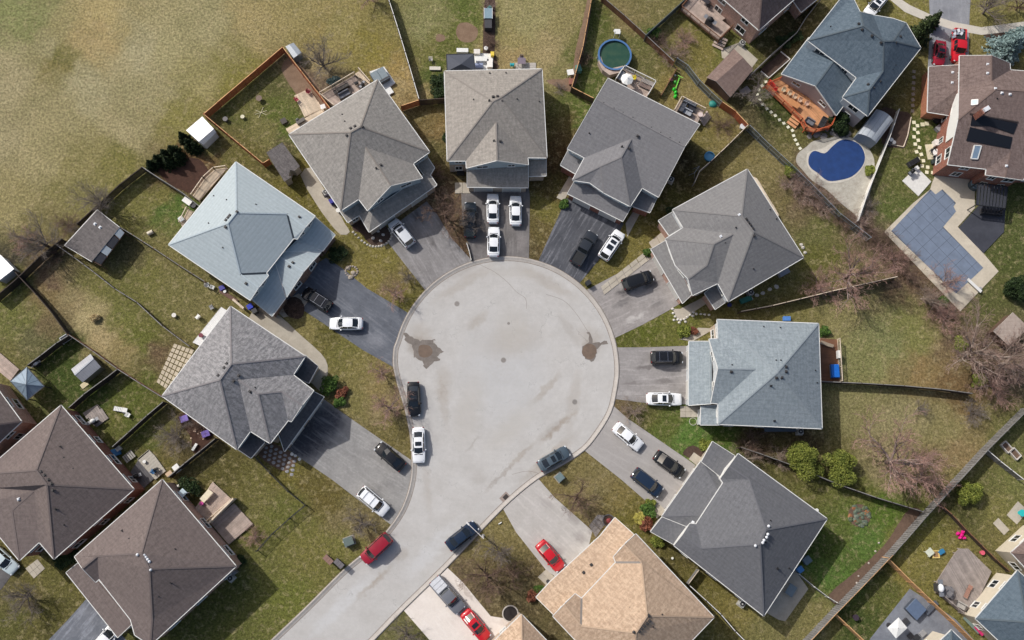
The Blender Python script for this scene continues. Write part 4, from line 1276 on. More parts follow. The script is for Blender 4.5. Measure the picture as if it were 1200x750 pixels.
# G
h = House("house", "tan shingled house at the bottom centre with white edged gables", "house",
"""N 745 625.8 e; E 836.7 723.3 e; S 742 822 e; Wc 648 722 e; P2 661 708.5 =A2; D3 674 696 e; D2 681.5 701.5 5.45; D1 721.7 659 5.45; C3 719 652.5 e; P1 731.5 638.5 =A1
R1 758.3 721.7 9.4; R2 745 741.7 9.4; A1 751.7 659 7.2; A2 680.8 733.3 7.2
a 703.3 628 l; b 645 681.7 l; b2 697 687 4.5; a2 707 676 4.5; nn 720.8 606.7 l; n2 742.5 626 3.1; n3 727 662 4.2; ss 628.3 700 l; s2 648.5 720 3.1; s3 685 702 4.2""",
mk(R_TAN, srgb(200, 174, 148), WHITE, B_TAN, valley=simple("flashing_grey", srgb(128, 122, 116), 0.5, 0.3)))
h.roof("""N P1 A1 R1 E; P1 C3 D1 A1; D1 D2 A2 R2 R1 A1; P2 A2 D2 D3; Wc S R2 A2 P2; E R1 R2 S""", front=("D1-D2", "N-P1", "P1-C3", "P2-Wc", "D3-P2"))
h.roof("a b b2 a2; nn a a2 n3 n2; ss s2 s3 b2 b", garage=("a-b", "b-a"), wall_low=B_TAN)
h.vents("693 662 b;684 671 b;738 711.5 s;760 721.5 b;761 727.5 b;758 730.5 b;755 733.5 b;752 736.5 b;749 739.5 b;742.5 740.5 r;765.5 734.5 s;776 720 s")
# H
h = House("house", "mottled grey hip roofed house left of the bulb with a boxed in front gable", "house",
"""N 270 359 e; E 357.5 417.5 e; E2 343.3 439.2 e; E3 367.5 458 e; PK 354 475 =G2; P3 341.5 494 e; P4 337.5 492.5 5.5; S3 316.5 519.5 e; S2 293.3 505 e; S 277.5 526.7 e; Wc 190 464 e
R1 270.8 426.7 9.2; R2 257.5 445 9.2; G0 279.2 445 @E,S,R1; G1 302.5 461.7 =G0; G2 330 459 7.3
a 368.3 459 l; b 379.5 465 l; c 333.3 529 l; c2 316 520 l; bi 362 456 4.2; ci 326 507 4.2
s1 293 503 3.4; s2 310 518 3.2; s3 294 536.7 3.1; s4 278.3 526 3.2; n1 357.5 416 3.3; n2 372.5 429 3.1; n3 361.7 449 3.1; n4 342 439 3.4""",
mk(R_MOTT, srgb(140, 136, 137), S_BLUE, B_TAN))
h.roof("""N Wc R2 R1; N R1 E; Wc S R2; R1 R2 S S2 G0 E2 E; G0 S2 S3 G1; G1 S3 P4 G2; G2 P4 P3 PK; G0 G1 G2 PK E3 E2""", front=("P3-PK", "PK-E3"))
h.roof("b bi ci c", garage=("b-c", "c-b"), cap=False, mat=R_BLK, wall_low=B_TAN)
h.roof("s1 s4 s3 s2", cap=False, mat=R_BLK, nowin=True); h.roof("n1 n4 n3 n2", cap=False, mat=R_BLK, nowin=True)
h.vents("266 426 b;263 431 b;256 440 b;279.5 440 b;273.5 446.5 b;299 454 s;293 458.5 b;294 460.5 s")
# I
h = House("house", "very pale blue roofed house left of the bulb with dark valley lines", "house",
"""N 276.3 189.7 e; E 369.2 253.3 e; P1 357.5 267 =A1; C3 348.5 280 e; D1 344 279 5.45; D2 311.7 320 5.45; D3 314.5 323 e; P2 303 337 =A2; S 293.3 351.7 e; Wc 197.5 286.7 e
R1 276.7 249.2 9.1; R2 266.7 261.7 9.1; A1 336.7 250.5 7.0; A2 281.5 321.5 7.0
a 376 295.5 l; pk 355.5 318.5 4.7; b 336 348 l; bi 323 308.3 4.0; rr 327 300 4.75; ai 333.5 295.5 4.0
n1 369 254 3.4; n2 392.5 275 2.9; n3 378 294 2.9; n4 348 281 4.3; s1 322 308 4.2; s2 334.5 349 2.9; s3 318.5 370.5 2.9; s4 296 352 3.4""",
mk(R_PALE, srgb(186, 199, 205), S_BLUE, B_BROWN, valley=simple("flashing_dark", srgb(52, 60, 68), 0.5, 0.3)))
h.roof("""Wc R2 R1 N; N R1 A1 P1 E; P1 A1 D1 C3; D1 A1 R1 R2 A2 D2; P2 D3 D2 A2; Wc S P2 A2 R2""", front=("D1-D2", "D2-D1", "P1-C3", "E-P1", "P2-S", "D3-P2", "C3-P1", "P1-E", "S-P2", "P2-D3"))
h.roof("rr ai a pk; rr pk b bi", garage=("pk-b",), front=(), wall_low=B_BROWN)
h.roof("n1 n4 n3 n2", nowin=True, cap=False); h.roof("s1 s4 s3 s2", nowin=True, cap=False); h.roof("ai n4 n3 a", nowin=True, cap=False, gut=False)
h.vents("250.5 229.5 s;265.5 234 s;244.5 261.5 s;300 239.5 s;261 290 s;350.5 254.5 b;288.5 332 b;277.5 248.5 b;264.5 266 b;269.5 252.5 b;267.5 255 b;265 258 b;343 308 b;339 312 b")
# J
h = House("house", "large brown roofed brick house at the left edge beside an identical neighbour", "house",
"""N 71.3 475 e; E 156.7 573.3 e; S 63 655 e; V2 45.8 635 e; F1 22.5 656.7 e; F0 -30 593 e; V0 -8 572 e; Wc -22 556 e
R1 42.5 551 9.4; R2 55 568 9.4; G0 40 575 @S,Wc,R2; G1 14 598 =G0""",
mk(R_BRN, srgb(118, 107, 104), S_WHITE, B_RED))
h.roof("""N R1 R2 E; E R2 S; N Wc R1; R1 Wc V0 G0 V2 S R2; G0 V2 F1 G1; G1 F1 F0 V0 G0""", split=4.4)
h.vents("48 553 b;52 557 b;56.5 562.5 b;60 567 b;62 574 b;71 523.5 p;65.5 596.5 p;75 615 s;22 585 w;75 536 s;86 549 s")
# K
h = House("house", "big brown roofed house in the lower left corner above a grassy lot", "house",
"""N 190 562 e; E 276.5 663.5 e; S 176 756 e; D4 158 744 5.5; D3 153 726 e; D2 116 678.5 5.45; C3 112 682 e; P1 96 668 6.6; Wc 87.5 652.5 e
R1 165.8 648.3 9.4; R2 175 666.7 9.4; A1 114 651.7 =P1; A2 178.3 725.8 7.0
a 77.5 671 l; b 101.7 701.7 l; c 138 747 l; ci 158 728 4.2; bi 122 690 4.2; ai 95 657 4.0""",
mk(R_BRN, srgb(118, 107, 104), S_WHITE, B_PINK))
h.P['A1'] = W(114, 651.7, 6.4); h.P['P1'] = W(96.5, 666, 6.4)
h.roof("""N R1 R2 E; E R2 A2 S; N Wc P1 A1 R1; P1 C3 D2 A1; R1 A1 D2 D3 A2 R2; A2 D3 D4 S""", split=4.4, front=("D2-D3", "D3-D2"))
h.roof("a c ci ai", cap=False, garage=("a-c", "c-a"), wall_low=B_PINK)
h.vents("161.5 650 r w;169.5 650.5 r w;171.5 653 r w;173.5 655.5 r w;175.5 658 r w;177 667.5 r w;143.5 622 p;206 643 p;200.5 683 p;186 699 s;151.5 631 s")
# L
h = House("house", "big slate blue house with an orange rear deck above the blue covered pool", "house",
"""W0 946.7 47.5 e; N0 991 -9 e; K1 999 -4 5.5; K2 1008 14 7.0; K3 1023 17.5 e; K4 1046.7 21.7 e; K5 1061.7 26.7 e; K6 1079 56 e; S 1016.7 135.8 e; V4 987.5 114 e; V 1004 91 e
R1 1011.7 30 9.0; R2 1035.8 48.3 9.0; A 1046.7 48 8.6; B1 1035 83 7.1; B2 1019 105 7.1
w1 937.5 59 3.1; w2 915.8 86.7 3.1; pk 955.8 100.8 5.1; pr 984 62 5.1; w3 980 135 3.1; w4 1008 97 3.1; w0 948 44 3.1""",
mk(R_DBL, srgb(92, 104, 112), S_WHITE, S_PINK))
h.roof("W0 N0 K1 K2 R1; R1 K2 K3 R2; R2 K3 K4 K5 A; A K5 K6; A K6 S B2 B1 R2; W0 R1 R2 B1 V; V B1 B2 V4; B2 S V4")
h.roof("w0 w2 pk pr; pr pk w3 w4", walls=True, wall_low=S_PINK, front=("w2-pk", "pk-w3"), winrows=((1.4, 1.3), (3, 1)))
h.vents("973.5 31 s;1006.5 28 b;1010.5 34.5 b;1022 42 b;1032.5 50 b;1049.5 50 b;1055 43 b;1049.5 76.5 s;1046 81.5 s;1017.5 99 b;1031 95.5 b;1023.5 103 b")
sheet("roof_porch", [(996, -14), (1013, -8), (1012, 3), (1000, 0)], 2.8, WHITE, "white flat porch canopy at the top edge by the slate blue house", "canopy", kind=None, thick=0.15)
# M
h = House("house", "umber roofed brick house at top right with black solar mats and a skylight", "house",
"""a 1124.7 65.3 e; b 1162 65 7.6; c 1162 95 7.6; d 1183.3 74 e; d2 1184 82 e; R1 1166.7 104.7 8.6; R2 1188 106 8.6; R3 1216 108 8.6; ne 1240 86 e; v 1124 104 e; w 1123 140 7.3; w2 1119 158 6.8; w3 1110.7 192.7 e; g0 1156 198 e; se 1245 204 e; g4 1205 201 e
G 1184 178.7 7.0; g1 1155.3 205 e; gp 1178 208 6.9; g3 1198.7 211 e
m1 1088.7 78 2.9; m2 1087 131 2.9; m5 1118 136 2.9; m3 1127 101 4.7; m4 1128 76 4.7; m6 1128 137 3.2""",
mk(R_UMB, srgb(122, 104, 97), B_RED, B_RED))
h.roof("a b c R1 v; v R1 w; b d d2 c; c d2 ne R3 R2 R1; w R1 R2 R3 se g4 G g0 w3 w2; G g0 g1 gp; G gp g3 g4; R3 ne se")
q = [h.P['v'] + Vector((.16, -.3, -.1)), h.P['w'] + Vector((.16, 0, -.25)), h.P['w2'] + Vector((.12, 0, -.3))]
mb = MB(); mb.add([tuple(p) for p in q] + [(p.x, p.y, 3.2) for p in q], [(0, 1, 4, 3), (1, 2, 5, 4)]); mb.build("gable_wall", WHITE, h.t, True)
h.roof("m1 m2 m3 m4; m2 m5 m6 m3", walls=True, wall_low=brick("brick_orange", srgb(158, 92, 62), srgb(176, 108, 76), srgb(170, 150, 130)), nowin=True, cap=False)
h.vents("1157.5 75.5 w;1157.5 86 w;1116.5 85 w;1116 97 w;1166.5 104 w;1174 109 w;1183.5 110.5 w;1150.5 128 s;1168.5 115.5 s;1179.5 194.5 w")
def roof_quad(h, name, pxs, mat, t=0.08, lift=0.05, frame=None, nsub=0):
  pts = []
  for x, y in pxs:
    q = h.at(x, y);
    if q is None: WARN.append("quad off roof %s" % name); return
    pts.append(q)
  n = sum((q[1] for q in pts), Vector()).normalized()
  p = [q[0] + n * lift for q in pts]
  vs = [tuple(v) for v in p] + [tuple(v + n * t) for v in p]
  k = len(p)
  mb = MB()
  if poly_area(p) < 0: vs = [tuple(v) for v in p[::-1]] + [tuple(v + n * t) for v in p[::-1]]
  mb.add(vs, [tuple(range(k))[::-1], tuple(range(k, 2 * k))] + [(i, (i + 1) % k, k + (i + 1) % k, k + i) for i in range(k)])
  o = mb.build(name, mat, h.t, True)
  if frame is not None:
    f = MB()
    for i in range(k):
      f.bar(p[i] + n * t * 0.5, p[(i + 1) % k] + n * t * 0.5, 0.14, t + 0.06, up=n)
    f.build("frame", frame, o, True)
  return o
SOLAR = simple("solar_mat", srgb(24, 26, 32), 0.35, var=0.1)
roof_quad(h, "solar_mat", [(1139, 134.5), (1192, 145), (1187, 157), (1160, 148), (1137, 147)], SOLAR)
roof_quad(h, "solar_mat", [(1136.5, 149), (1186, 161), (1183, 174), (1132, 164.7)], SOLAR)
roof_quad(h, "solar_pipe", [(1136, 132.5), (1193, 142.5), (1193, 144), (1136, 134)], simple("pipe_grey", srgb(60, 52, 50), 0.5))
roof_quad(h, "skylight", [(1141.5, 170.5), (1149.5, 171), (1145, 186.5), (1137.5, 186)], simple("skylight_glass", srgb(120, 140, 160), 0.1), 0.12, 0.04, WHITE)
roof_quad(h, "skylight", [(1138.5, 118), (1145.8, 117.5), (1145.5, 123), (1138.2, 124)], simple("skylight_pale", srgb(190, 208, 210), 0.2), 0.14, 0.04, WHITE)
mb = MB(); p = W(1116, 158, 0); mb.box(p.x, p.y, 4.4, 1.3, 0.8, 8.8, R(30)); ch = mb.build("chimney", B_RED, h.t, True); wall_quad_uv(ch.data)
mb = MB(); mb.box(p.x, p.y, 8.88, 0.9, 0.6, 0.5, R(30)); mb.build("chimney_cap", VENTW, ch, True)
# N
h = House("house", "brown roofed house cut by the top edge above a large taupe deck", "house",
"""S 889.3 35.3 e; Wc 832 -15 e; E 950 -18 e; B 893 -68 e; R 893 -9 8.6; a 929 0 3.1; b 939 14 3.0; c 966 -8 3.0; d 954 -20 3.1""",
mk(R_UMB, srgb(122, 104, 97), S_BLUE, B_PINK))
h.roof("S R Wc; S E R; Wc R B; B R E", split=4.2, inset=0.30); h.roof("a b c d", cap=False, nowin=True)
# O
h = House("house", "dark blue roofed house with a wide white eave in the lower right corner", "house",
"""N 1192.5 668.6 e; Wc 1143.4 725 e; S 1212 790 e; E 1262 732 e; R 1203 729 8.8""", mk(R_DBL, srgb(92, 104, 112), WHITE, S_CREAM))
h.roof("N Wc R; Wc S R; S E R; E N R", split=4.3, inset=0.5)
# P
h = House("house", "cream sided house at the right edge above the lower right corner", "house",
"""Wc 1185 647.5 e; N 1225 611 e; E 1264 650 e; S 1225 690 e; R 1225 650 8.4""", mk(R_UMB, srgb(122, 104, 97), WHITE, S_CREAM))
h.roof("Wc N R; N E R; E S R; S Wc R", split=4.25, inset=0.5)
# Q
h = House("house", "corner of a grey roofed cream house at the bottom edge behind the blue grey patio", "house",
"""N 1115 738.5 e; Wc 1078 774 e; S 1115 812 e; E 1152 774 e; R 1115 775 8.2""", mk(R_DBL, srgb(92, 104, 112), WHITE, S_CREAM))
h.roof("N Wc R; Wc S R; S E R; E N R", split=4.2, inset=0.6)
# R
h = House("house", "dark roofed house cut by the left edge beside the pale blue gazebo", "house",
"""E 25 494 e; N -12 443.5 e; Wc -80 508 e; S -43 558 e; R -28 501 8.8""", mk(R_BRN, srgb(136, 120, 115), S_WHITE, B_PINK))
h.roof("E R N; N R Wc; Wc R S; S R E", split=4.3)
# S
h = House("house", "tan roofed house corner cut by the bottom edge left of the larger tan house", "house",
"""N 611 720 e; E 657 768 e; S 612 812 e; Wc 566 764 e; R 611.5 766 8.8""", mk(R_TAN, srgb(200, 174, 148), S_BEIGE, B_TAN))
h.roof("N E R; E S R; S Wc R; Wc N R")

# ------------------------------------------------------------------ sheds and shelters
def shed(label, V, faces, roofm, wallm, capc, name="garden_shed", cat="shed", thick=0.07, inset=0.12, door=None, trim=None, gut=False, cap=False):
  h = House(name, label, cat, V, dict(roof=roofm, cap=caps(capc), wall_up=wallm, wall_low=wallm, trim=trim or WHITE))
  h.roof(faces, inset=inset, split=9.0, nowin=True, thick=thick, gut=gut, cap=cap)
  if door:
    x, y, z, ang, w = door
    p = W(x, y, z)
    mb = MB(); mb.box(p.x, p.y, 0.95, w, 0.06, 1.9, R(ang)); mb.build("door", simple("shed_door", srgb(120, 124, 130), 0.5), h.t, True)
  return h
def panel_metal(name, col, pitch=0.3):
  """standing seam or ribbed sheet"""
  if name in MATS: return MATS[name]
  k = N(name); uv = k.uv()
  w = k.n("TexWave"); w.bands_direction = 'X'; w.wave_profile = 'SAW'
  w.inputs["Scale"].default_value = 0.314 / pitch; w.inputs["Distortion"].default_value = 0
  k.l(uv, w.inputs["Vector"])
  nn = k.noise(k.obj(), 1.3, 3.0)
  k.color(k.mul(k.mul(col, k.mapr(w.outputs["Fac"], 0, 0.15, 0.72, 1.0)), k.mapr(nn, .3, .7, .9, 1.06))); k.rough(0.45); k.b.inputs["Metallic"].default_value = 0.1
  k.bump(w.outputs["Fac"], 0.3, 0.02)
  MATS[name] = k.m; return k.m
M_WHITE = panel_metal("metal_white", srgb(236, 236, 236))
M_GREY = panel_metal("metal_grey", srgb(138, 140, 146))
M_LGREY = panel_metal("metal_light_grey", srgb(170, 176, 182))
M_BGREY = panel_metal("metal_blue_grey", srgb(124, 142, 158), 0.6)
R_SHED = shingle("shingle_old_brown", srgb(88, 84, 84), srgb(114, 109, 108), srgb(98, 94, 93), 0.7)
R_SHED2 = shingle("shingle_worn_umber", srgb(116, 98, 92), srgb(134, 116, 108), srgb(124, 106, 98), 0.6)
G_SIDE = simple("shed_wall_grey", srgb(130, 138, 144), 0.6); W_SIDE = simple("shed_wall_white", srgb(200, 204, 206), 0.6); B_SIDE = simple("shed_wall_brown", srgb(96, 74, 62), 0.8)
shed("bright white gambrel shed in the corner of the orange fence", "a 237 136.5 2.1; b 218 152.7 2.1; c 233 166 2.7; d 250.5 151 2.7; e2 253.5 155 1.9; f 238.5 169.5 1.9",
   "a d c b; c d e2 f", M_WHITE, W_SIDE, srgb(220, 220, 220), inset=0.06)
h = shed("large weathered brown shed with white roof vents beside bare trees at the left", "a 114 246 2.4; b 76 287.5 2.4; c 107.5 306.5 3.0; d 140 266.5 3.0", "a b c d", R_SHED, B_SIDE, srgb(98, 90, 88), name="garden_shed", gut=True)
h.vents("111.5 262.5 w;117.5 266.5 w")
t = thing("pergola", "dark glass roofed lean to with pale panels on the side of the weathered brown shed", "pergola", W(127, 291, 0))
fr = MB()
q = [W(140, 267, 2.5), W(146, 273, 2.2), W(118, 311, 2.2), W(108, 305.5, 2.5)]
for a, b in ((0, 1), (1, 2), (2, 3)): fr.bar(q[a], q[b], 0.1, 0.12)
for i in range(1, 5):
  a = q[0].lerp(q[3], i / 5); b = q[1].lerp(q[2], i / 5); fr.bar(a, b, 0.07, 0.09)
fr.build("frame", B_SIDE, t, True)
for i in (1, 2):
  mb = MB(); mb.tube((q[i].x, q[i].y, 0), (q[i].x, q[i].y, 2.15), 0.06); mb.build("post", B_SIDE, t, True)
for u0, u1, m in ((0.0, 0.19, simple("panel_pale", srgb(150, 160, 168), 0.3)), (0.22, 0.5, simple("panel_smoke", srgb(58, 58, 62), 0.2)), (0.52, 0.72, MATS["panel_pale"]), (0.74, 0.98, MATS["panel_smoke"])):
  mb = MB(); c4 = [q[0].lerp(q[3], u0), q[0].lerp(q[3], u1), q[1].lerp(q[2], u1), q[1].lerp(q[2], u0)]
  up = Vector((0, 0, 0.07)); mb.add([tuple(v + up) for v in c4] + [tuple(v + up * 1.5) for v in c4], [(0, 3, 2, 1), (4, 5, 6, 7), (0, 1, 5, 4), (1, 2, 6, 5), (2, 3, 7, 6), (3, 0, 4, 7)])
  mb.build("roof_panel", m, t, True)
h = shed("flat roofed dark brown shed between the pale blue and the brown grey houses", "a 312 178.7 2.5; b 330.7 166.7 2.5; c 351.3 194.5 2.6; d 345 200 2.6; d2 340 199 2.6; d3 338 206 2.6; d4 342 207 2.6; e2 333 212.7 2.6",
   "a b c d d2 d3 d4 e2", R_SHED, simple("shed_wall_tan", srgb(176, 166, 150), 0.8), srgb(98, 90, 88))
shed("grey metal shed with a bright ridge on the lawn between dark fences", "a 106 414.7 1.9; b 83.3 432.7 1.9; c 87.5 439.3 2.35; d 109.5 420 2.35; e2 118.2 430 1.9; f 96.7 448 1.9",
   "a d c b; c d e2 f", M_GREY, simple("shed_wall_sage", srgb(140, 140, 122), 0.7), srgb(196, 200, 206), cap=True, inset=0.06)
shed("white roofed shed cut by the left edge beside the corner of the dark fence", "a -16 290 2.3; b 1 299 2.3; c 16.5 315 2.3; d -2 329.5 2.3; e2 -22 318 2.3", "a b c d e2", M_WHITE, W_SIDE, srgb(220, 220, 220))
h = shed("two tone brown roofed shed behind the brown house with the big deck", "a 860 57 2.3; b 828 90.7 2.3; c 839.3 95.3 3.0; d 870.7 67.3 3.0; e2 883 81 2.3; f 856 114 2.3", "a d c b; c d e2 f", R_SHED2, B_SIDE, srgb(128, 110, 102), inset=0.15)
h = shed("small steel garden shed beside the metal box at the house roof corner", "a 334.5 54.5 1.7; b 344 50 1.7; c 353.3 61.5 1.7; d 344 68 1.7; m1 339.2 52 2.0; m2 348.8 64.6 2.0", "a m1 m2 d; m1 b c m2", M_LGREY, G_SIDE, srgb(170, 176, 182), inset=0.05)
h = shed("brown grey small shed roof at the right edge near the big bare tree", "a 1164 388 2.4; b 1187 366 2.4; c 1206 384 2.4; d 1182 405 2.4", "a b c d", shingle("shingle_sand", srgb(156, 142, 132), srgb(172, 158, 148), srgb(164, 150, 140)), B_SIDE, srgb(150, 138, 128))
# curved metal shelter
def barrel(label, quad, z0, rise, mat, wallm, cat="shelter", name="storage_shelter", n=8):
  """quad: four eave corners (ridge runs from mid 0-1 to mid 3-2)"""
  q = [W(x, y, z0) for x, y in quad]
  c = sum(q, Vector()) / 4
  t = thing(name, label, cat, (c.x, c.y, 0))
  vs = []; fs = []
  for i in range(n + 1):
    u = i / n; a = q[0].lerp(q[1], u); b = q[3].lerp(q[2], u); dz = rise * math.sin(math.pi * u) ** 0.8
    vs += [(a.x, a.y, z0 + dz), (b.x, b.y, z0 + dz)]
  for i in range(n): fs.append((2 * i, 2 * i + 2, 2 * i + 3, 2 * i + 1))
  o = len(vs); vs += [(v[0], v[1], v[2] - 0.05) for v in vs]
  fs += [tuple(i + o for i in f[::-1]) for f in fs[:n]]
  mb = MB(); mb.add(vs, fs); ob = mb.build("roof", mat, t, True, smooth=True)
  wall_quad_uv(ob.data)
  for i in range(1, n, 2):
    mb = MB()
    u = i / n; a = q[0].lerp(q[1], u); b = q[3].lerp(q[2], u); dz = rise * math.sin(math.pi * u) ** 0.8
    mb.bar((a.x, a.y, z0 + dz + 0.01), (b.x, b.y, z0 + dz + 0.01), 0.05, 0.04); mb.build("roof_rib", mat, ob, True)
  for ends in ((0, 1), (3, 2)):
    a, b = q[ends[0]], q[ends[1]]
    pts = [(a.x, a.y, 0), (b.x, b.y, 0)] + [(a.lerp(b, 1 - i / n).x, a.lerp(b, 1 - i / n).y, z0 + rise * math.sin(math.pi * i / n) ** 0.8 - 0.04) for i in range(n + 1)]
    mb = MB(); mb.add(pts, [tuple(range(len(pts)))]); mb.build("end_wall", wallm, t, True)
  for ends in ((0, 3), (1, 2)):
    a, b = q[ends[0]], q[ends[1]]
    mb = MB(); mb.add([(a.x, a.y, 0), (b.x, b.y, 0), (b.x, b.y, z0), (a.x, a.y, z0)], [(0, 1, 2, 3)]); mb.build("side_wall", wallm, t, True)
  return t
barrel("grey barrel roofed shelter beside the blue pool and the slate house", [(1005.8, 156.7), (1027, 168), (1047, 141), (1027, 128)][:4], 2.1, 0.55, M_LGREY, G_SIDE)

def gazebo(label, corners, apex, z0, z1, mat, post_m, name="gazebo", ribs=True, tiers=False):
  q = [W(x, y, z0) for x, y in corners]; a = W(apex[0], apex[1], z1)
  c = sum(q, Vector()) / 4
  t = thing(name, label, "gazebo", (c.x, c.y, 0))
  for i in range(4):
    p0, p1 = q[i], q[(i + 1) % 4]
    mb = MB(); dn = Vector((0, 0, -0.05))
    vs = [p0, p1, a, p0 + dn, p1 + dn, a + dn]
    if poly_area([p0, p1, a]) < 0: vs = [p1, p0, a, p1 + dn, p0 + dn, a + dn]
    mb.add([tuple(v) for v in vs], [(0, 1, 2), (5, 4, 3), (0, 3, 4, 1)])
    o = mb.build("roof_panel", mat, t, True); wall_quad_uv(o.data)
    if ribs:
      mb = MB(); mb.bar(p0 + Vector((0, 0, .02)), a + Vector((0, 0, .02)), 0.08, 0.06); mb.build("rib", mat, o, True)
      for f in (0.33, 0.67):
        m = p0.lerp(p1, f); e = m.lerp(a, 0.93)
        mb = MB(); mb.bar(m + Vector((0, 0, .015)), e + Vector((0, 0, .015)), 0.03, 0.04); mb.build("rib", mat, o, True)
    mb = MB(); mb.bar(p0, p1, 0.1, 0.12); mb.build("edge_beam", post_m, t, True)
    pp = p0.lerp(c, 0.08); mb = MB(); mb.box(pp.x, pp.y, z0 / 2, 0.12, 0.12, z0); mb.build("post", post_m, t, True)
  return t
DKMETAL = simple("dark_frame", srgb(44, 46, 50), 0.5, 0.2)
gazebo("pale blue metal gazebo beside the dark roofed house at the left edge", [(31.3, 430), (52, 452.7), (32, 469), (12, 446.7)], (30.5, 450.5), 2.3, 3.3, M_BGREY, DKMETAL)
gazebo("charcoal canvas gazebo against the back of the double gabled house", [(523, 64), (555, 63), (557, 83), (524, 83.5)], (540.5, 75), 2.3, 3.2, simple("canvas_charcoal", srgb(74, 78, 88), 0.8), DKMETAL, ribs=False)

# ------------------------------------------------------------------ decks
def wood(name, col, var=0.18):
  if name in MATS: return MATS[name]
  k = N(name); g = k.pos()
  a = k.noise(g, 1.2, 3.0); b = k.noise(g, 12.0, 3.0, 0.7); c = k.noise(g, 0.5, 2.0)
  ri = k.n("NewGeometry").outputs["Random Per Island"]
  k.color(k.mul(k.mul(k.mul(col, k.mapr(a, .3, .7, 1 - var, 1 + var)), k.mapr(b, .3, .7, .88, 1.12)), k.mapr(ri, 0, 1, 0.86, 1.12)))
  k.rough(0.8); k.bump(b, 0.2, 0.01)
  MATS[name] = k.m; return k.m
WD_CREAM = wood("wood_cream", srgb(206, 188, 164)); WD_ORANGE = wood("wood_orange", srgb(200, 146, 104)); WD_RED = wood("wood_red_orange", srgb(184, 88, 52))
WD_GREY = wood("wood_grey", srgb(150, 140, 134)); WD_TAUPE = wood("wood_taupe", srgb(178, 160, 148)); WD_BROWN = wood("wood_brown", srgb(120, 84, 62)); WD_DARK = wood("wood_dark", srgb(70, 58, 50)); WD_LT = wood("wood_light", srgb(214, 198, 176))
WD_SILVER = wood("wood_silver", srgb(128, 126, 124)); WD_NEWF = wood("wood_new_fence", srgb(160, 84, 52)); WD_PINE = wood("wood_pine", srgb(206, 160, 112)); WD_BLACK = wood("wood_black", srgb(48, 42, 40)); VINYL = simple("vinyl_white", srgb(222, 220, 214), 0.5, var=0.04)
def planks(poly, z, d, w=0.14, gap=0.018, th=0.035):
  """boards filling a plan polygon along direction d"""
  d = d.normalized(); e = Vector((-d.y, d.x, 0))
  us = [(p.dot(d), p.dot(e)) for p in poly]
  v0, v1 = min(u[1] for u in us), max(u[1] for u in us)
  mb = MB(); v = v0 + w / 2
  while v < v1:
    xs = []
    for i in range(len(us)):
      (a0, b0), (a1, b1) = us[i], us[(i + 1) % len(us)]
      if (b0 <= v) != (b1 <= v): xs.append(a0 + (a1 - a0) * (v - b0) / (b1 - b0))
    xs.sort()
    for j in range(0, len(xs) - 1, 2):
      a = d * xs[j] + e * v; b = d * xs[j + 1] + e * v
      mb.bar((a.x, a.y, z - th / 2), (b.x, b.y, z - th / 2), w - gap, th)
    v += w
  return mb
def deck(label, poly, z, uvdir, mat, rails=(), railm=None, rh=1.0, name="deck", cat="deck", skirt=None, steps=None, w=0.14, baluster=True):
  p = [W(x, y, z) for x, y in poly]
  if poly_area(p) < 0:
    p = p[::-1]; n_ = len(poly); rails = [((n_ - 2 - i) % n_) for i in rails]
  c = sum(p, Vector()) / len(p)
  t = thing(name, label, cat, (c.x, c.y, 0))
  d = W(uvdir[2], uvdir[3]) - W(uvdir[0], uvdir[1])
  o = planks(p, z, d, w).build("plank_floor", mat, t, True); o['kind'] = 'stuff'
  railm = railm or mat
  n = len(p)
  for i in range(n):
    a, b = p[i], p[(i + 1) % n]
    mb = MB(); mb.bar((a.x, a.y, z - 0.14), (b.x, b.y, z - 0.14), 0.05, 0.22); mb.build("rim_board", skirt or railm, t, True)
    if z > 0.4:
      mb = MB(); mb.box(a.x, a.y, (z - 0.2) / 2, 0.12, 0.12, z - 0.2); mb.build("support_post", skirt or railm, t, True)
    if i in rails:
      L = (b - a).length; k = max(1, round(L / 1.8))
      r = MB(); r.bar((a.x, a.y, z + rh), (b.x, b.y, z + rh), 0.10, 0.05); r.bar((a.x, a.y, z + 0.12), (b.x, b.y, z + 0.12), 0.05, 0.06)
      if baluster:
        m = int(L / 0.16)
        for j in range(1, m):
          q = a.lerp(b, j / m); r.box(q.x, q.y, z + 0.12 + (rh - 0.12) / 2, 0.04, 0.04, rh - 0.12)
      r.build("railing", railm, t, True)
      for j in range(k + 1):
        q = a.lerp(b, j / k); mb = MB(); mb.box(q.x, q.y, z + rh / 2 + 0.03, 0.10, 0.10, rh + 0.06); mb.build("railing_post", railm, t, True)
  if steps:
    (x0, y0, x1, y1, wd, k) = steps      # from deck edge outward
    a = W(x0, y0, 0); b = W(x1, y1, 0); dd = (b - a); s = Vector((-dd.y, dd.x, 0)).normalized() * wd / 2
    for j in range(k):
      q = a.lerp(b, (j + 0.5) / k); zz = z * (1 - (j + 1) / (k + 1))
      mb = MB(); mb.bar((q - s) + Vector((0, 0, zz)), (q + s) + Vector((0, 0, zz)), dd.length / k * 0.95, 0.05); mb.build("step", mat, t, True)
  return t
deck("deck of pale boards with two red chairs behind the brown grey roofed house", [(345, 112), (362, 104), (378, 127), (357, 137)], 0.35, (345, 112, 357, 137), WD_CREAM)
deck("low cream deck strip under the left eave of the brown grey roofed house", [(335, 151), (378, 127), (384, 133), (340, 158)], 0.3, (335, 151, 378, 127), WD_CREAM)
deck("raised deck with cream rails and dark sofas behind the brown grey house", [(375, 112), (416, 88), (433, 98), (392, 126)], 0.6, (375, 112, 392, 126), WD_TAUPE, rails=(0, 3), railm=WD_LT)
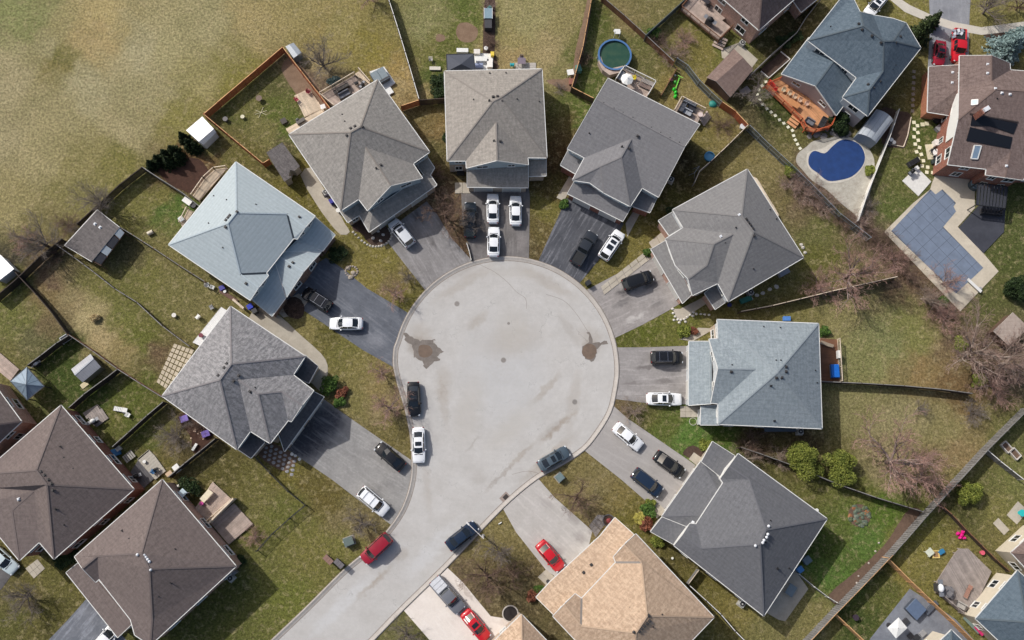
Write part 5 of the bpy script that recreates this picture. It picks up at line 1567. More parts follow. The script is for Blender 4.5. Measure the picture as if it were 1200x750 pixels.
deck("short pale deck with a side rail next to the grey hot tub", [(414, 88), (421, 83), (434, 98), (428, 102)], 0.6, (414, 88, 428, 102), WD_CREAM, rails=(1,), railm=WD_LT)
deck("white platform around the grey hot tub", [(433, 84), (450, 78), (463, 97), (448, 108)], 0.25, (450, 78, 463, 97), simple("deck_white", srgb(224, 224, 222), 0.6), name="hot_tub_platform", cat="platform", w=0.2)
deck("square deck with a white parasol beside the round pool", [(731, 80), (767.5, 98), (758, 114), (721, 95)], 1.3, (731, 80, 767.5, 98), WD_TAUPE, rails=(0, 1, 3), railm=VINYL, rh=0.95)
deck("second small deck crowded with grey sofas and stairs, behind the grey house", [(797.5, 116), (825, 130), (816, 146), (789, 131)], 1.1, (797.5, 116, 789, 131), WD_TAUPE, rails=(0, 3), railm=WD_LT, steps=(822, 138, 829, 143, 1.9, 4))
deck("cream deck with rails at the back corner of the very pale blue roofed house", [(226, 230), (233, 235), (266, 197), (252, 199), (240, 210)], 0.9, (226, 230, 252, 199), WD_CREAM, rails=(4, 3, 2), railm=WD_LT)
deck("narrow second cream landing along the pale blue roofed house", [(212, 262), (221, 245), (226, 248), (214, 266)], 0.6, (212, 262, 221, 245), WD_CREAM, rails=(0,), railm=WD_LT)
deck("white stair landing and ramp at the back of the mottled grey house", [(226, 401), (259, 360), (266, 364), (234, 405)], 0.7, (226, 401, 259, 360), MATS["deck_white"], w=0.2, name="back_landing", cat="landing")
deck("orange stained deck along the rear of the slate blue house", [(896, 101), (915, 93), (978, 135), (972, 150), (954, 155), (943, 152), (938, 142)], 0.9, (896, 101, 943, 152), WD_ORANGE, rails=(0, 2, 3, 4, 5, 6), railm=WD_RED, skirt=WD_RED, steps=(932, 140, 926, 148, 1.6, 3))
deck("large taupe deck with a black grill on the brown house at the top edge", [(797, 11), (842, 48), (857, 33), (846, 24), (880, 0), (850, -20), (812, -6)], 1.1, (797, 11, 842, 48), WD_TAUPE, rails=(0, 6, 1), railm=WD_BROWN, steps=(845, 47, 840, 57, 1.8, 4))
deck("big weathered grey deck behind the dark blue roofed house at lower right", [(1120, 648), (1125, 643), (1135, 643.5), (1162, 670), (1140, 716), (1126, 718), (1099, 695), (1098, 682)], 0.7, (1120, 648, 1150, 700), WD_GREY, rails=(5,), railm=WD_GREY)
deck("two level tan deck, upper half, beside the round green shrub at lower left", [(249, 565), (272, 586), (244, 610), (228, 597), (236, 585)], 0.5, (249, 565, 228, 590), WD_TAUPE, rails=(1,), railm=WD_LT)
deck("two level tan deck, lower half, with a pale privacy rail at lower left", [(274, 590), (296, 614), (268, 638), (247, 613)], 0.3, (274, 590, 247, 613), WD_TAUPE)
deck("small dark deck with a blue tarp box behind the slate pyramid house", [(961, 396), (981, 398), (984, 447), (962, 446)], 0.4, (961, 396, 984, 398), WD_BROWN, rails=(1,), railm=WD_LT)
deck("cream wood balcony strip at the back corner of the stone grey house", [(880, 206), (887, 209), (913, 252), (908, 256)], 0.9, (880, 206, 908, 256), WD_LT)
deck("weathered grey square deck beside the big brown house at the left", [(97, 484), (114, 474), (127, 490), (113, 500), (106, 494)], 0.2, (97, 484, 106, 498), WD_GREY, w=0.3)
deck("stone coloured deck with a blue object between two brown houses", [(161, 538), (174, 527), (181, 534), (194, 552), (181, 561)], 0.25, (161, 538, 174, 527), simple("deck_stone", srgb(176, 170, 158), 0.8), w=0.4)
deck("dark grey low deck against the big brown house", [(153, 553), (163, 538), (181, 560), (166, 574)], 0.2, (153, 553, 166, 574), wood("wood_slate", srgb(92, 90, 92)), w=0.3)
deck("sandy wood deck behind the house cut by the left edge", [(-6, 410), (0, 414), (22, 433), (12, 446), (-20, 420)], 0.35, (0, 414, 22, 433), WD_TAUPE)
deck("white paved strip with crates behind the double gabled house", [(556, 62), (578, 63), (577, 83), (556, 84)], 0.15, (556, 62, 578, 63), MATS["deck_white"], w=0.3, name="patio_platform", cat="patio")
deck("grey paved terrace behind the right corner of the double gabled house", [(604, 74), (628, 74), (628, 82), (604, 82)], 0.12, (604, 74, 628, 74), simple("terrace_grey", srgb(176, 170, 162), 0.8), w=0.4, name="terrace", cat="terrace")

# ------------------------------------------------------------------ pools
t = thing("swimming_pool", "round above ground pool with a blue rim and dark green water", "pool", W(720, 64, 0))
c = W(720.5, 63.8, 1.3); c0 = (c.x, c.y)
mb = MB(); n = 40
def ringwall(mb, cx, cy, r0, r1, z0, z1, n=40):
  vs = []
  for r, z in ((r1, z0), (r1, z1), (r0, z1), (r0, z0)):
    for i in range(n):
      a = 2 * math.pi * i / n; vs.append((cx + r * math.cos(a), cy + r * math.sin(a), z))
  fs = []
  for j in range(4):
    for i in range(n):
      a = j * n + i; b = j * n + (i + 1) % n; c2 = ((j + 1) % 4) * n + (i + 1) % n; d = ((j + 1) % 4) * n + i
      fs.append((a, b, c2, d))
  mb.add(vs, fs)
rr = 19.0 * (W(721, 64, 1.3) - W(720, 64, 1.3)).length
ringwall(mb, c0[0], c0[1], rr - 0.10, rr, 0, 1.25); mb.build("pool_wall", simple("pool_wall_blue", srgb(110, 140, 170), 0.5), t, True)
mb = MB(); ringwall(mb, c0[0], c0[1], rr - 0.16, rr + 0.10, 1.25, 1.32); mb.build("rim", simple("pool_rim_blue", srgb(72, 112, 160), 0.45), t, True)
for i in range(14):
  a = 2 * math.pi * i / 14; mb = MB(); mb.box(c0[0] + (rr + .06) * math.cos(a), c0[1] + (rr + .06) * math.sin(a), 0.62, 0.1, 0.16, 1.25, a); mb.build("upright", simple("pool_upright", srgb(170, 178, 184), 0.5), t, True)
mb = MB(); mb.tube((c0[0], c0[1], 1.0), (c0[0], c0[1], 1.02), rr - 0.1, n=40)
k = N("pool_water"); g = k.pos(); k.color(k.mix(k.mapr(k.noise(g, 0.8, 3), .4, .65, 0, 1), srgb(44, 76, 62), srgb(58, 84, 66))); k.rough(0.12); k.bump(k.noise(g, 3.0, 2), 0.1, 0.02)
mb.build("water", k.m, t, True)
sheet("pool_deck", [(703, 70), (707, 82), (716, 84), (729, 81), (728, 88), (713, 92), (705, 86), (700, 76)], 1.1, WD_TAUPE, "curved taupe deck ledge hugging the round pool", "deck", kind=None, thick=1.1)
mb = MB(); p = W(722, 42, 0); lad = thing("pool_ladder", "white entry ladder platform at the top of the round pool", "ladder", p)
mb.box(p.x, p.y, 1.25, 0.9, 0.8, 0.06); mb.build("platform", WHITE, lad, True)
for dx in (-.4, .4):
  mb = MB(); mb.bar((p.x + dx, p.y - .35, 0), (p.x + dx, p.y - .35, 1.9), .06, .06); mb.build("side_rail", WHITE, lad, True)
for i in range(4):
  mb = MB(); mb.box(p.x, p.y + 0.4 + i * 0.1, 1.0 - i * 0.28, 0.8, 0.2, 0.05); mb.build("step", WHITE, lad, True)

t = thing("swimming_pool", "kidney shaped pool under a deep blue cover", "pool", W(984, 188, 0))
cov = N("cover_blue"); g = cov.pos(); cov.color(cov.mul(srgb(30, 60, 112), cov.mapr(cov.noise(g, 1.2, 4), .3, .7, .82, 1.15))); cov.rough(0.55)
sheet("coping", [(945, 187), (948, 178), (964, 174), (976, 166), (988, 161.5), (1002, 165), (1012, 175), (1014, 186), (1010, 198), (1000, 208), (985, 214), (968, 214), (957, 206), (948, 198)], 0.075, simple("coping_stone", srgb(196, 190, 178), 0.8), parent=t, smooth=3, thick=0.04)
sheet("pool_cover", [(947, 190), (949, 181), (955, 177), (966, 180), (975, 172), (984, 165), (994, 164), (1006, 169), (1012, 178), (1013, 188), (1008, 198), (998, 207), (985, 211), (970, 212), (958, 203), (950, 197)], 0.10, cov.m, parent=t, smooth=3, thick=0.03)

# L shaped covered pool: a grid of cover panels between straps
t = thing("swimming_pool", "L shaped pool under a pale blue grey safety cover with a dark strap grid", "pool", W(1095, 285, 0))
PC = N("cover_grey_blue"); g = PC.pos(); PC.color(PC.mul(srgb(112, 124, 142), PC.mapr(PC.noise(g, 0.9, 4), .3, .7, .88, 1.1))); PC.rough(0.7)
strap_m = simple("cover_strap", srgb(80, 88, 102), 0.7)
Ld = [(1044, 271), (1090, 222), (1096, 228), (1104, 222), (1120, 238), (1117, 242), (1120, 248), (1105, 266), (1152, 314), (1120, 344)]
wp = [W(*q) for q in Ld]
lp = [(v.x, v.y) for v in (wp if poly_area(wp) > 0 else wp[::-1])]
mb = MB(); mb.prism(lp, 0.03, 0.075); mb.build("cover_webbing", strap_m, t, True)
def clip(poly, nx, ny, c):
  out = []
  for i in range(len(poly)):
    a, b = poly[i], poly[(i + 1) % len(poly)]
    da = a[0] * nx + a[1] * ny - c; db = b[0] * nx + b[1] * ny - c
    if da >= 0: out.append(a)
    if (da >= 0) != (db >= 0):
      s = da / (da - db); out.append((a[0] + (b[0] - a[0]) * s, a[1] + (b[1] - a[1]) * s))
  return out
d1 = (W(1152, 314) - W(1105, 266)).normalized(); d2 = Vector((-d1.y, d1.x, 0))
def cells(poly):
  u = [p[0] * d1.x + p[1] * d1.y for p in poly]; v = [p[0] * d2.x + p[1] * d2.y for p in poly]
  st = 1.72; i0 = math.floor(min(u) / st); j0 = math.floor(min(v) / st)
  for i in range(i0, int(max(u) / st) + 2):
    for j in range(j0, int(max(v) / st) + 2):
      q = clip(poly, d1.x, d1.y, i * st + .03);
      if len(q) > 2: q = clip(q, -d1.x, -d1.y, -((i + 1) * st - .03))
      if len(q) > 2: q = clip(q, d2.x, d2.y, j * st + .03)
      if len(q) > 2: q = clip(q, -d2.x, -d2.y, -((j + 1) * st - .03))
      if len(q) > 2 and abs(poly_area(q)) > 0.15:
        yield q
# split the L into two convex pieces so that clipping stays exact
arm = [W(*q) for q in [(1044, 271), (1082, 231), (1131, 335.5), (1120, 344)]]
for piece in ([(1044, 271), (1075, 238), (1152, 314), (1120, 344)], [(1075, 238), (1090, 222), (1096, 228), (1120, 248), (1105, 266), (1104, 267)], [(1096, 228), (1104, 222), (1120, 238), (1117, 242), (1120, 248)]):
  w_ = [W(*q) for q in piece]; w_ = w_ if poly_area(w_) > 0 else w_[::-1]
  for q in cells([(v.x, v.y) for v in w_]):
    mb = MB(); mb.prism(q, 0.06, 0.082); mb.build("cover_panel", PC.m, t, True)
mb = MB(); a = W(1134, 327, .45); b = W(1150, 342, .45); mb.bar(a, b, 0.45, 0.06)
t = thing("diving_board", "white diving board at the lower end of the grey covered pool", "diving board", W(1142, 335))
mb.build("board", WHITE, t, True)
mb = MB(); c = W(1147, 339); mb.box(c.x, c.y, 0.22, 0.5, 0.4, 0.4, R(45)); mb.build("stand", simple("stand_grey", srgb(150, 150, 152), .5), t, True)
# ------------------------------------------------------------------ fences
def child(name, me, parent, loc, rz=0.0):
  o = bpy.data.objects.new(name, me); COL.objects.link(o)
  o.parent = parent
  p = Vector(loc) - Vector(parent.location)
  o.location = p; o.rotation_euler = (0, 0, rz)
  return o
def panel_mesh(L, h, style, mat, capm):
  mb = MB()
  if style == 'board':
    n = max(1, round(L / 0.15)); w = L / n
    for i in range(n):
      x = -L / 2 + (i + 0.5) * w
      mb.box(x, rng.uniform(-.004, .004), h / 2 + 0.02, w - 0.012, 0.02, h - 0.04 + rng.uniform(-.02, .01))
    for z in (0.3, h - 0.25): mb.box(0, 0.03, z, L, 0.04, 0.09)
    mb.box(0, 0.0, h + 0.012, L, 0.10, 0.035, mi=1)
  elif style == 'shadow':      # boards on alternating faces, seen slatted from above
    n = max(1, round(L / 0.17)); w = L / n
    for i in range(n):
      x = -L / 2 + (i + 0.5) * w
      mb.box(x, 0.035 * (1 if i % 2 else -1), h / 2 + 0.02, w * 0.97, 0.02, h - 0.04)
    for z in (0.3, h * 0.5, h - 0.2): mb.box(0, 0, z, L, 0.05, 0.09)
    mb.box(0, 0.0, h + 0.012, L, 0.06, 0.03, mi=1)
  elif style == 'link':
    for i in range(int(L / 0.12) + 1):
      x = -L / 2 + i * 0.12
      mb.box(x, 0, h / 2, 0.012, 0.012, h)
    for i in range(9): mb.box(0, 0, 0.08 + (h - .1) * i / 8, L, 0.012, 0.012)
    mb.box(0, 0, h, L, 0.05, 0.05, mi=1)
  elif style == 'slat':        # chain link with plastic slats and a double rail
    n = int(L / 0.10)
    for i in range(n):
      mb.box(-L / 2 + (i + .5) * L / n, 0, h / 2, 0.07, 0.012, h - 0.1)
    for z in (0.1, h * 0.5, h): mb.box(0, 0, z, L, 0.06, 0.06, mi=1)
  elif style == 'rail':
    for z in (0.35, 0.75): mb.box(0, 0, z, L, 0.04, 0.12)
  elif style == 'edge':
    mb.box(0, 0, h / 2, L, 0.10, h)
  me = bpy.data.meshes.new("fence_panel")
  me.from_pydata(mb.v, [], mb.f); me.polygons.foreach_set("material_index", mb.mi); me.update()
  me.materials.append(mat); me.materials.append(capm or mat)
  return me
def fence(label, pts, mat, capm=None, h=1.8, style='board', z=None, cat="fence", name="fence", step=2.44, post=True):
  zz = h if z is None else z
  w = [W(x, y, zz) for x, y in pts]
  t = thing(name, label, cat, (w[0].x, w[0].y, 0))
  pm = None; cache = {}
  ph = h + (0.06 if style != 'edge' else 0.0)
  if post and style != 'edge':
    m = MB(); m.box(0, 0, ph / 2, 0.11, 0.11, ph); me = bpy.data.meshes.new("post"); me.from_pydata(m.v, [], m.f); me.materials.append(capm if style in ('link', 'slat', 'rail') and capm else mat); pm = me
  for i in range(len(w) - 1):
    a, b = w[i].copy(), w[i + 1].copy(); a.z = b.z = 0
    L = (b - a).length; n = max(1, round(L / step)); l = L / n
    ang = math.atan2(b.y - a.y, b.x - a.x)
    key = round(l, 2)
    if key not in cache: cache[key] = panel_mesh(l, h, style, mat, capm)
    for k in range(n):
      q = a.lerp(b, (k + 0.5) / n)
      child("fence_panel" if style != 'edge' else "edging_board", cache[key], t, (q.x, q.y, rng.uniform(-.03, .03) if h > 1.2 else 0), ang + (math.pi if False else 0))
      if pm is not None:
        q = a.lerp(b, k / n); child("post", pm, t, (q.x, q.y, 0), ang)
  if pm is not None: child("post", pm, t, (w[-1].x, w[-1].y, 0))
  return t
GREYV = simple("fence_green_grey", srgb(84, 92, 92), 0.6); STEEL = simple("steel_rail", srgb(150, 158, 166), 0.4, 0.4)
fence("tall orange brown fence with a pale cap along the dry field", [(239, 133), (331, 55)], WD_NEWF, WD_PINE)
fence("orange brown fence running down to the brown grey house deck", [(331, 55), (387, 127)], WD_NEWF, WD_PINE)
fence("pale capped orange fence between the white gambrel shed and the lawn", [(239, 134), (308, 191)], WD_NEWF, WD_PINE)
fence("short orange fence return at the flat brown shed", [(308, 191), (315, 187)], WD_NEWF, WD_PINE)
fence("fence with a thin white top between the dry field and the top lawn", [(452, -12), (466, 32), (479, 75), (491, 116)], WD_DARK, VINYL)
fence("brown gate fence joining the house roof and the white topped fence", [(491, 117), (470, 124)], WD_NEWF, WD_PINE)
fence("dark fence closing the side yard left of the double gabled house", [(491, 117), (522, 115)], WD_DARK, WD_DARK)
fence("brown fence with a leaf strewn bed, left of the round pool", [(695, -12), (683, 55), (670, 102)], WD_DARK, WD_PINE)
fence("short dark fence from the leafy bed to the grey house", [(670, 102), (696, 115)], WD_DARK, WD_PINE)
fence("low dark divider between the two decks of the grey house", [(775, 111), (793, 80)], WD_BROWN, None, h=0.9)
fence("grey green fence in the top centre corner by the big deck", [(757, 41), (806, -4)], GREYV, GREYV)
fence("brown fence half hidden in shrubs behind the round pool", [(706, -4), (732, 18), (757, 41), (790, 72)], WD_BROWN, WD_SILVER, h=1.5)
fence("curving slatted steel fence between the brown shed and the small deck yard", [(794, 68), (806, 76), (820, 94), (834, 108), (846, 119)], GREYV, STEEL, style='slat')
fence("brown board fence panel at the corner behind the small deck", [(846, 119), (862, 130), (877, 146)], WD_NEWF, WD_PINE)
fence("white topped fence running down left from the brown corner panel", [(877, 146), (855, 168), (833, 189)], WD_DARK, WD_LT)
fence("weathered fence stub below the white topped fence", [(833, 189), (820, 200), (814, 214)], WD_SILVER, WD_LT, h=1.5)
fence("long slatted steel fence left of the stone pool deck", [(879, 147), (903, 170), (928, 193)], GREYV, STEEL, style='slat')
fence("overgrown steel fence between the stone house and the covered pool", [(928, 193), (950, 214), (986, 251), (1021, 278)], GREYV, STEEL, style='slat')
fence("grey fence between the brown roofed and slate blue houses", [(879, 88), (906, 62), (934, 38), (945, 20), (964, -4)], WD_SILVER, WD_SILVER, h=1.5)
fence("white rimmed raised planting box full of brown soil", [(892, 83), (901, 91), (926, 69), (915, 60)], VINYL, None, h=0.35, style='edge', cat="planter", name="planter")
sheet("bare_ground", [(891, 82), (901, 90), (925, 69), (916, 60)], 0.2, mulch_m, "soil inside the white rimmed planting box", "soil bed", thick=0.2)
fence("white fence between the stone pool deck and the stepping stone lawn", [(1054, 128), (1043, 160), (1030, 193), (1017, 226), (1006, 258)], VINYL, VINYL, h=1.2)
fence("pale edging round the long planting bed", [(1068, 137), (1064, 158), (1059, 172), (1040, 168)], WD_LT, None, h=0.15, style='edge', cat="edging", name="bed_edging")
fence("fence dividing the stone roofed and slate pyramid yards", [(868, 365), (905, 358), (955, 346), (975, 341), (1052, 324)], WD_DARK, WD_LT, h=1.6)
fence("dark fence with a pale top across the lawns right of the slate pyramid house", [(962, 447), (1010, 449), (1060, 452), (1103, 456), (1140, 461)], WD_DARK, WD_SILVER, h=1.6)
fence("very long weathered grey fence cutting the lower right corner", [(1206, 478), (1180, 504), (1157, 527), (1125, 562)], WD_SILVER, WD_SILVER, h=2.25, z=2.0, style='shadow')
fence("middle run of the long grey fence beside the soil strip", [(1125, 562), (1086, 604), (1046, 650)], WD_SILVER, WD_SILVER, h=2.25, z=2.0, style='shadow')
fence("lower run of the long grey fence ending at the bottom edge", [(1046, 650), (1015, 682), (983, 715), (948, 752), (920, 782)], WD_SILVER, WD_PINE, h=2.25, z=2.0, style='shadow')
fence("dark fence curving behind the yellow green shrubs", [(868, 524), (895, 533), (928, 545), (952, 555), (981, 567), (1027, 583), (1083, 600)], WD_DARK, WD_SILVER, h=1.6)
fence("dark post and board fence in the right corner lot", [(1099, 588), (1116, 603), (1133, 621), (1168, 656), (1184, 670)], WD_DARK, WD_BROWN, h=1.2)
fence("fresh pine fence beside the weathered grey deck", [(1041, 654), (1070, 683), (1095, 707), (1118, 728), (1146, 756)], WD_PINE, WD_PINE, h=1.8)
fence("fresh pine fence at the very bottom of the long grey fence", [(981, 721), (995, 734), (1014, 752)], WD_PINE, WD_PINE, h=1.8)
fence("thin white rail fence behind the charcoal house", [(937, 673), (955, 688), (971, 700), (981, 706)], WD_SILVER, VINYL, h=1.2, style='link')
fence("black side yard fence between the tan and charcoal houses", [(808, 686), (828, 704), (845, 720), (862, 740), (880, 758)], WD_BLACK, VINYL, h=1.6)
fence("pale gate between the tan and charcoal houses", [(807, 684), (819, 668)], WD_SILVER, WD_LT, h=1.4)
fence("grey fence branching right from the long grey fence", [(1157, 527), (1172, 540), (1200, 562)], WD_SILVER, VINYL, h=1.5)
fence("dark overgrown fence along the dry field at left, upper run", [(166, 196), (140, 216), (112, 242), (90, 262)], WD_BLACK, WD_DARK)
fence("dark overgrown fence along the dry field at left, lower run", [(72, 280), (45, 302), (20, 326), (-8, 350)], WD_BLACK, WD_DARK)
fence("weathered fence behind the pale blue roofed house yard", [(167, 196), (190, 211), (214, 226), (234, 242)], WD_SILVER, WD_SILVER, h=1.5)
fence("old fence between the brown shed and the pale blue house", [(137, 264), (155, 275), (180, 291), (210, 311), (240, 330)], WD_BROWN, WD_SILVER, h=1.2)
fence("leaning old fence below the large brown shed", [(66, 287), (86, 301), (110, 319), (134, 338), (160, 354), (190, 382), (222, 406)], WD_DARK, WD_SILVER, h=1.4)
fence("dark fence splitting the dry grass strip from the lawn at left", [(10, 310), (22, 324), (42, 345), (60, 366), (80, 394)], WD_BLACK, WD_DARK)
fence("fence with a black cap above the grey metal shed", [(80, 392), (108, 411), (137, 432), (165, 450), (191, 466)], WD_BROWN, WD_SILVER)
fence("black fence running to the pale blue gazebo", [(80, 393), (66, 402), (48, 416), (32, 428)], WD_BLACK, WD_SILVER)
fence("black fence below the grey metal shed", [(137, 433), (120, 446), (98, 462), (80, 478)], WD_BLACK, WD_SILVER)
fence("tall black fence between the two lawns left of the mottled house", [(191, 471), (172, 487), (150, 507), (131, 524)], WD_BLACK, WD_SILVER)
fence("black fence from the mottled house to the stone deck", [(252, 514), (235, 528), (216, 543), (197, 559)], WD_BLACK, WD_SILVER)
fence("rusty chain link fence along the side of the grassy lot", [(297, 534), (316, 555), (337, 576), (357, 592)], DKMETAL, DKMETAL, h=1.2, style='link')
fence("thin chain link fence crossing the grassy lot", [(357, 592), (338, 608), (318, 626), (300, 646)], DKMETAL, DKMETAL, h=1.2, style='link')
fence("low white picket return at the corner of the grey tan lawn", [(547, 285), (550, 295), (552, 304)], VINYL, VINYL, h=0.5)
# ------------------------------------------------------------------ cars
TYRE = simple("tyre_rubber", (0.02, 0.02, 0.022), 0.85); RIM = simple("rim_alloy", srgb(150, 150, 155), 0.3, 0.8)
CGLASS = simple("car_glass", (0.012, 0.016, 0.02), 0.03, spec=1.0, var=0.02)
HLAMP = simple("lamp_clear", srgb(200, 205, 210), 0.1, var=0.02); TLAMP = simple("lamp_red", srgb(120, 14, 14), 0.2, var=0.02)
CBLACK = simple("car_trim_black", (0.02, 0.02, 0.022), 0.5); CHROME = simple("car_chrome", srgb(190, 190, 192), 0.2, 0.9)
def paint(name, c, metal=0.0):
  if name in MATS: return MATS[name]
  k = N(name); k.color(c); k.rough(0.32); k.b.inputs["Metallic"].default_value = metal
  k.b.inputs["Coat Weight"].default_value = 0.6; k.b.inputs["Coat Roughness"].default_value = 0.08
  g = k.obj(); nn = k.noise(g, 2.0, 3); k.rough(k.mapr(nn, .3, .7, 0.26, 0.4))
  if max(c) < 0.12: k.rough(k.mapr(nn, .3, .7, .10, .18)); k.b.inputs['Coat Weight'].default_value = 0.2
  MATS[name] = k.m; return k.m
PT = {'white': paint("paint_white", srgb(236, 238, 240)), 'black': paint("paint_black", (0.012, 0.013, 0.015)), 'navy': paint("paint_navy", (0.015, 0.028, 0.055)), 'silver': paint("paint_silver", srgb(214, 217, 220), 0.1),
    'grey': paint("paint_grey", srgb(120, 122, 128), 0.2), 'blue': paint("paint_grey_blue", srgb(84, 98, 108), 0.2), 'red': paint("paint_red", srgb(176, 28, 38)), 'crimson': paint("paint_crimson", srgb(150, 24, 44)), 'dgrey': paint("paint_dark_grey", srgb(54, 58, 64), 0.2), 'bred': paint("paint_bright_red", srgb(196, 26, 38)), 'pale': paint("paint_pale_blue", srgb(196, 210, 214)), 'dteal': paint("paint_dark_teal", srgb(40, 48, 56), 0.2)}
# profile tables: (x from the nose, half width, shoulder height); greenhouse: base front, roof front, roof rear, base rear, roof z
KINDS = {
 'sedan': dict(L=4.75, Wd=1.82, body=[(0.0, .55, .50), (.10, .72, .62), (.35, .84, .70), (.9, .89, .80), (1.35, .90, .90), (2.4, .91, .92), (3.6, .91, .95), (4.2, .88, .96), (4.55, .82, .92), (4.70, .74, .80), (4.75, .66, .62)],
         gh=(1.30, 2.05, 3.30, 4.10), rz=1.43, rw=.60, bw=.80),
 'suv': dict(L=4.75, Wd=1.92, body=[(0.0, .62, .60), (.10, .80, .82), (.4, .90, .96), (.9, .94, 1.02), (1.2, .95, 1.05), (2.4, .96, 1.08), (4.0, .95, 1.10), (4.5, .92, 1.08), (4.68, .86, .98), (4.75, .78, .75)],
       gh=(1.12, 1.75, 4.15, 4.62), rz=1.72, rw=.68, bw=.86),
 'pickup': dict(L=5.7, Wd=2.0, body=[(0.0, .70, .70), (.10, .88, .95), (.5, .96, 1.06), (1.2, .99, 1.10), (1.6, 1.0, 1.12), (3.6, 1.0, 1.14), (5.6, .99, 1.14), (5.7, .92, 1.0)],
        gh=(1.45, 2.0, 3.25, 3.65), rz=1.88, rw=.72, bw=.90),
}
def car(kind, color, x, y, hx, hy, label, length=None, name=None, cat=None, sunroof=False, rails=False, bed='open', group=None, roof=None, extra=None, z0=0.03):
  """centre pixel, a pixel vector towards the nose"""
  K = KINDS[kind]
  c = W(x, y, 0.8); d = (W(x + hx, y + hy) - W(x, y)).normalized()
  ang = math.atan2(d.y, d.x)
  t = thing(name or {'sedan': 'parked_car', 'suv': 'parked_suv', 'pickup': 'pickup_truck'}[kind], label, cat or {'sedan': 'car', 'suv': 'car', 'pickup': 'pickup truck'}[kind], (c.x, c.y, z0), ang, group)
  L = K['L']; s = (length or L) / L
  P_ = PT[color]
  X = lambda v: (L / 2 - v) * s
  # lower body: rounded sections lofted along the length
  sec = []
  body = K['body']
  fine = []
  for i in range(len(body) - 1):
    a, b = body[i], body[i + 1]
    n = 1 if b[0] - a[0] < .5 else 2
    for j in range(n): fine.append(tuple(a[q] + (b[q] - a[q]) * j / n for q in range(3)))
  fine.append(body[-1])
  vs = []; ring_n = 13
  for (bx, hw, zt) in fine:
    zb = 0.26 if 0.05 < bx < L - .05 else 0.38
    pr = [(0, zb), (hw * .80, zb), (hw * .97, zb + .06), (hw, (zb + zt) * .5), (hw * .985, zt - .12), (hw * .93, zt - .03), (hw * .70, zt + .035), (0, zt + .06)]
    full = pr + [(-a, b) for a, b in pr[-2:0:-1]]
    ring_n = len(full)
    vs += [(X(bx), yy, zz) for yy, zz in full]
  fs = []
  m = len(fine)
  for i in range(m - 1):
    for j in range(ring_n):
      a = i * ring_n + j; b = i * ring_n + (j + 1) % ring_n
      fs.append((a, a + ring_n, b + ring_n, b))
  fs.append(tuple(range(ring_n))); fs.append(tuple((m - 1) * ring_n + i for i in range(ring_n))[::-1])
  mb = MB(); mb.add(vs, fs)
  ob = mb.build("body", P_, t, smooth=True)
  bmm = bmesh.new(); bmm.from_mesh(ob.data); bmesh.ops.recalc_face_normals(bmm, faces=bmm.faces); bmm.to_mesh(ob.data); bmm.free()
  def zt_at(bx):
    for i in range(len(body) - 1):
      if body[i][0] <= bx <= body[i + 1][0]:
        f = (bx - body[i][0]) / (body[i + 1][0] - body[i][0] + 1e-9)
        return body[i][2] + (body[i + 1][2] - body[i][2]) * f
    return body[-1][2]
  g0, g1, g2, g3 = K['gh']; rz, rw, bw = K['rz'], K['rw'], K['bw']
  zb0, zb1 = zt_at(g0) + .01, zt_at(g3) + .01
  zm = (zt_at(g1) + zt_at(g2)) / 2 - .02
  bwf = bw * .90
  # glass house
  def quad(nm, pts, mat, th=0.0):
    q = MB(); q.add(pts, [tuple(range(len(pts)))])
    o = q.build(nm, mat, t)
    return o
  Fb = [(X(g0), -bwf * .82, zb0), (X(g0 - .10), 0, zb0 + .03), (X(g0), bwf * .82, zb0)]
  A1 = [(X(g1), -rw, rz - .05), (X(g1 - .06), 0, rz), (X(g1), rw, rz - .05)]
  A2 = [(X(g2), -rw, rz - .06), (X(g2 + .04), 0, rz - .02), (X(g2), rw, rz - .06)]
  Rb = [(X(g3), -bwf * .84, zb1), (X(g3 + .06), 0, zb1 + .03), (X(g3), bwf * .84, zb1)]
  S1 = [(X(g0 + .25), -bw, zm), (X(g3 - .2), -bw, zm), (X(g3 - .2), bw, zm), (X(g0 + .25), bw, zm)]
  w = MB(); w.add(Fb + A1, [(0, 1, 4, 3), (1, 2, 5, 4)]); w.build("windshield", CGLASS, t, smooth=True)
  w = MB(); w.add(Rb + A2, [(0, 3, 4, 1), (1, 4, 5, 2)]); w.build("rear_window", CGLASS, t, smooth=True)
  for sgn in (-1, 1):
    w = MB()
    pts = [(X(g0 + .05), sgn * bwf * .84, zb0 - .03), (X(g0 + .3), sgn * bw, zm - .02), (X(g3 - .25), sgn * bw, zm - .02), (X(g3 - .02), sgn * bwf * .86, zb1 - .03), (X(g2), sgn * rw, rz - .06), (X(g1), sgn * rw, rz - .05)]
    w.add(pts, [(0, 1, 5), (1, 2, 4, 5), (2, 3, 4)]); o = w.build("side_window", CGLASS, t)
    for bx in (g1 + (g2 - g1) * .48,):
      p = MB()
      p.bar((X(bx), sgn * (bw + .004), zm), (X(bx), sgn * (rw + .006), rz - .05), 0.09, 0.02, up=(0, 0, 1)); p.build("pillar", P_, t)
    p = MB(); p.bar((X(g0 + .02), sgn * bwf * .85, zb0), (X(g1), sgn * (rw + .0), rz - .04), 0.07, 0.05); p.build("pillar", P_, t)
    p = MB(); p.bar((X(g3 - .02), sgn * bwf * .86, zb1), (X(g2), sgn * (rw + .0), rz - .05), 0.10, 0.05)
    p.build("pillar", P_, t)
    mr = MB(); mr.dome((X(g0 + .42), sgn * (bw + .17), zm + .05), .11, .12, .09, 8, 4, full=True); mr.build("wing_mirror", P_, t, smooth=True)
  # roof skin
  nx, ny = 6, 6; vs = []
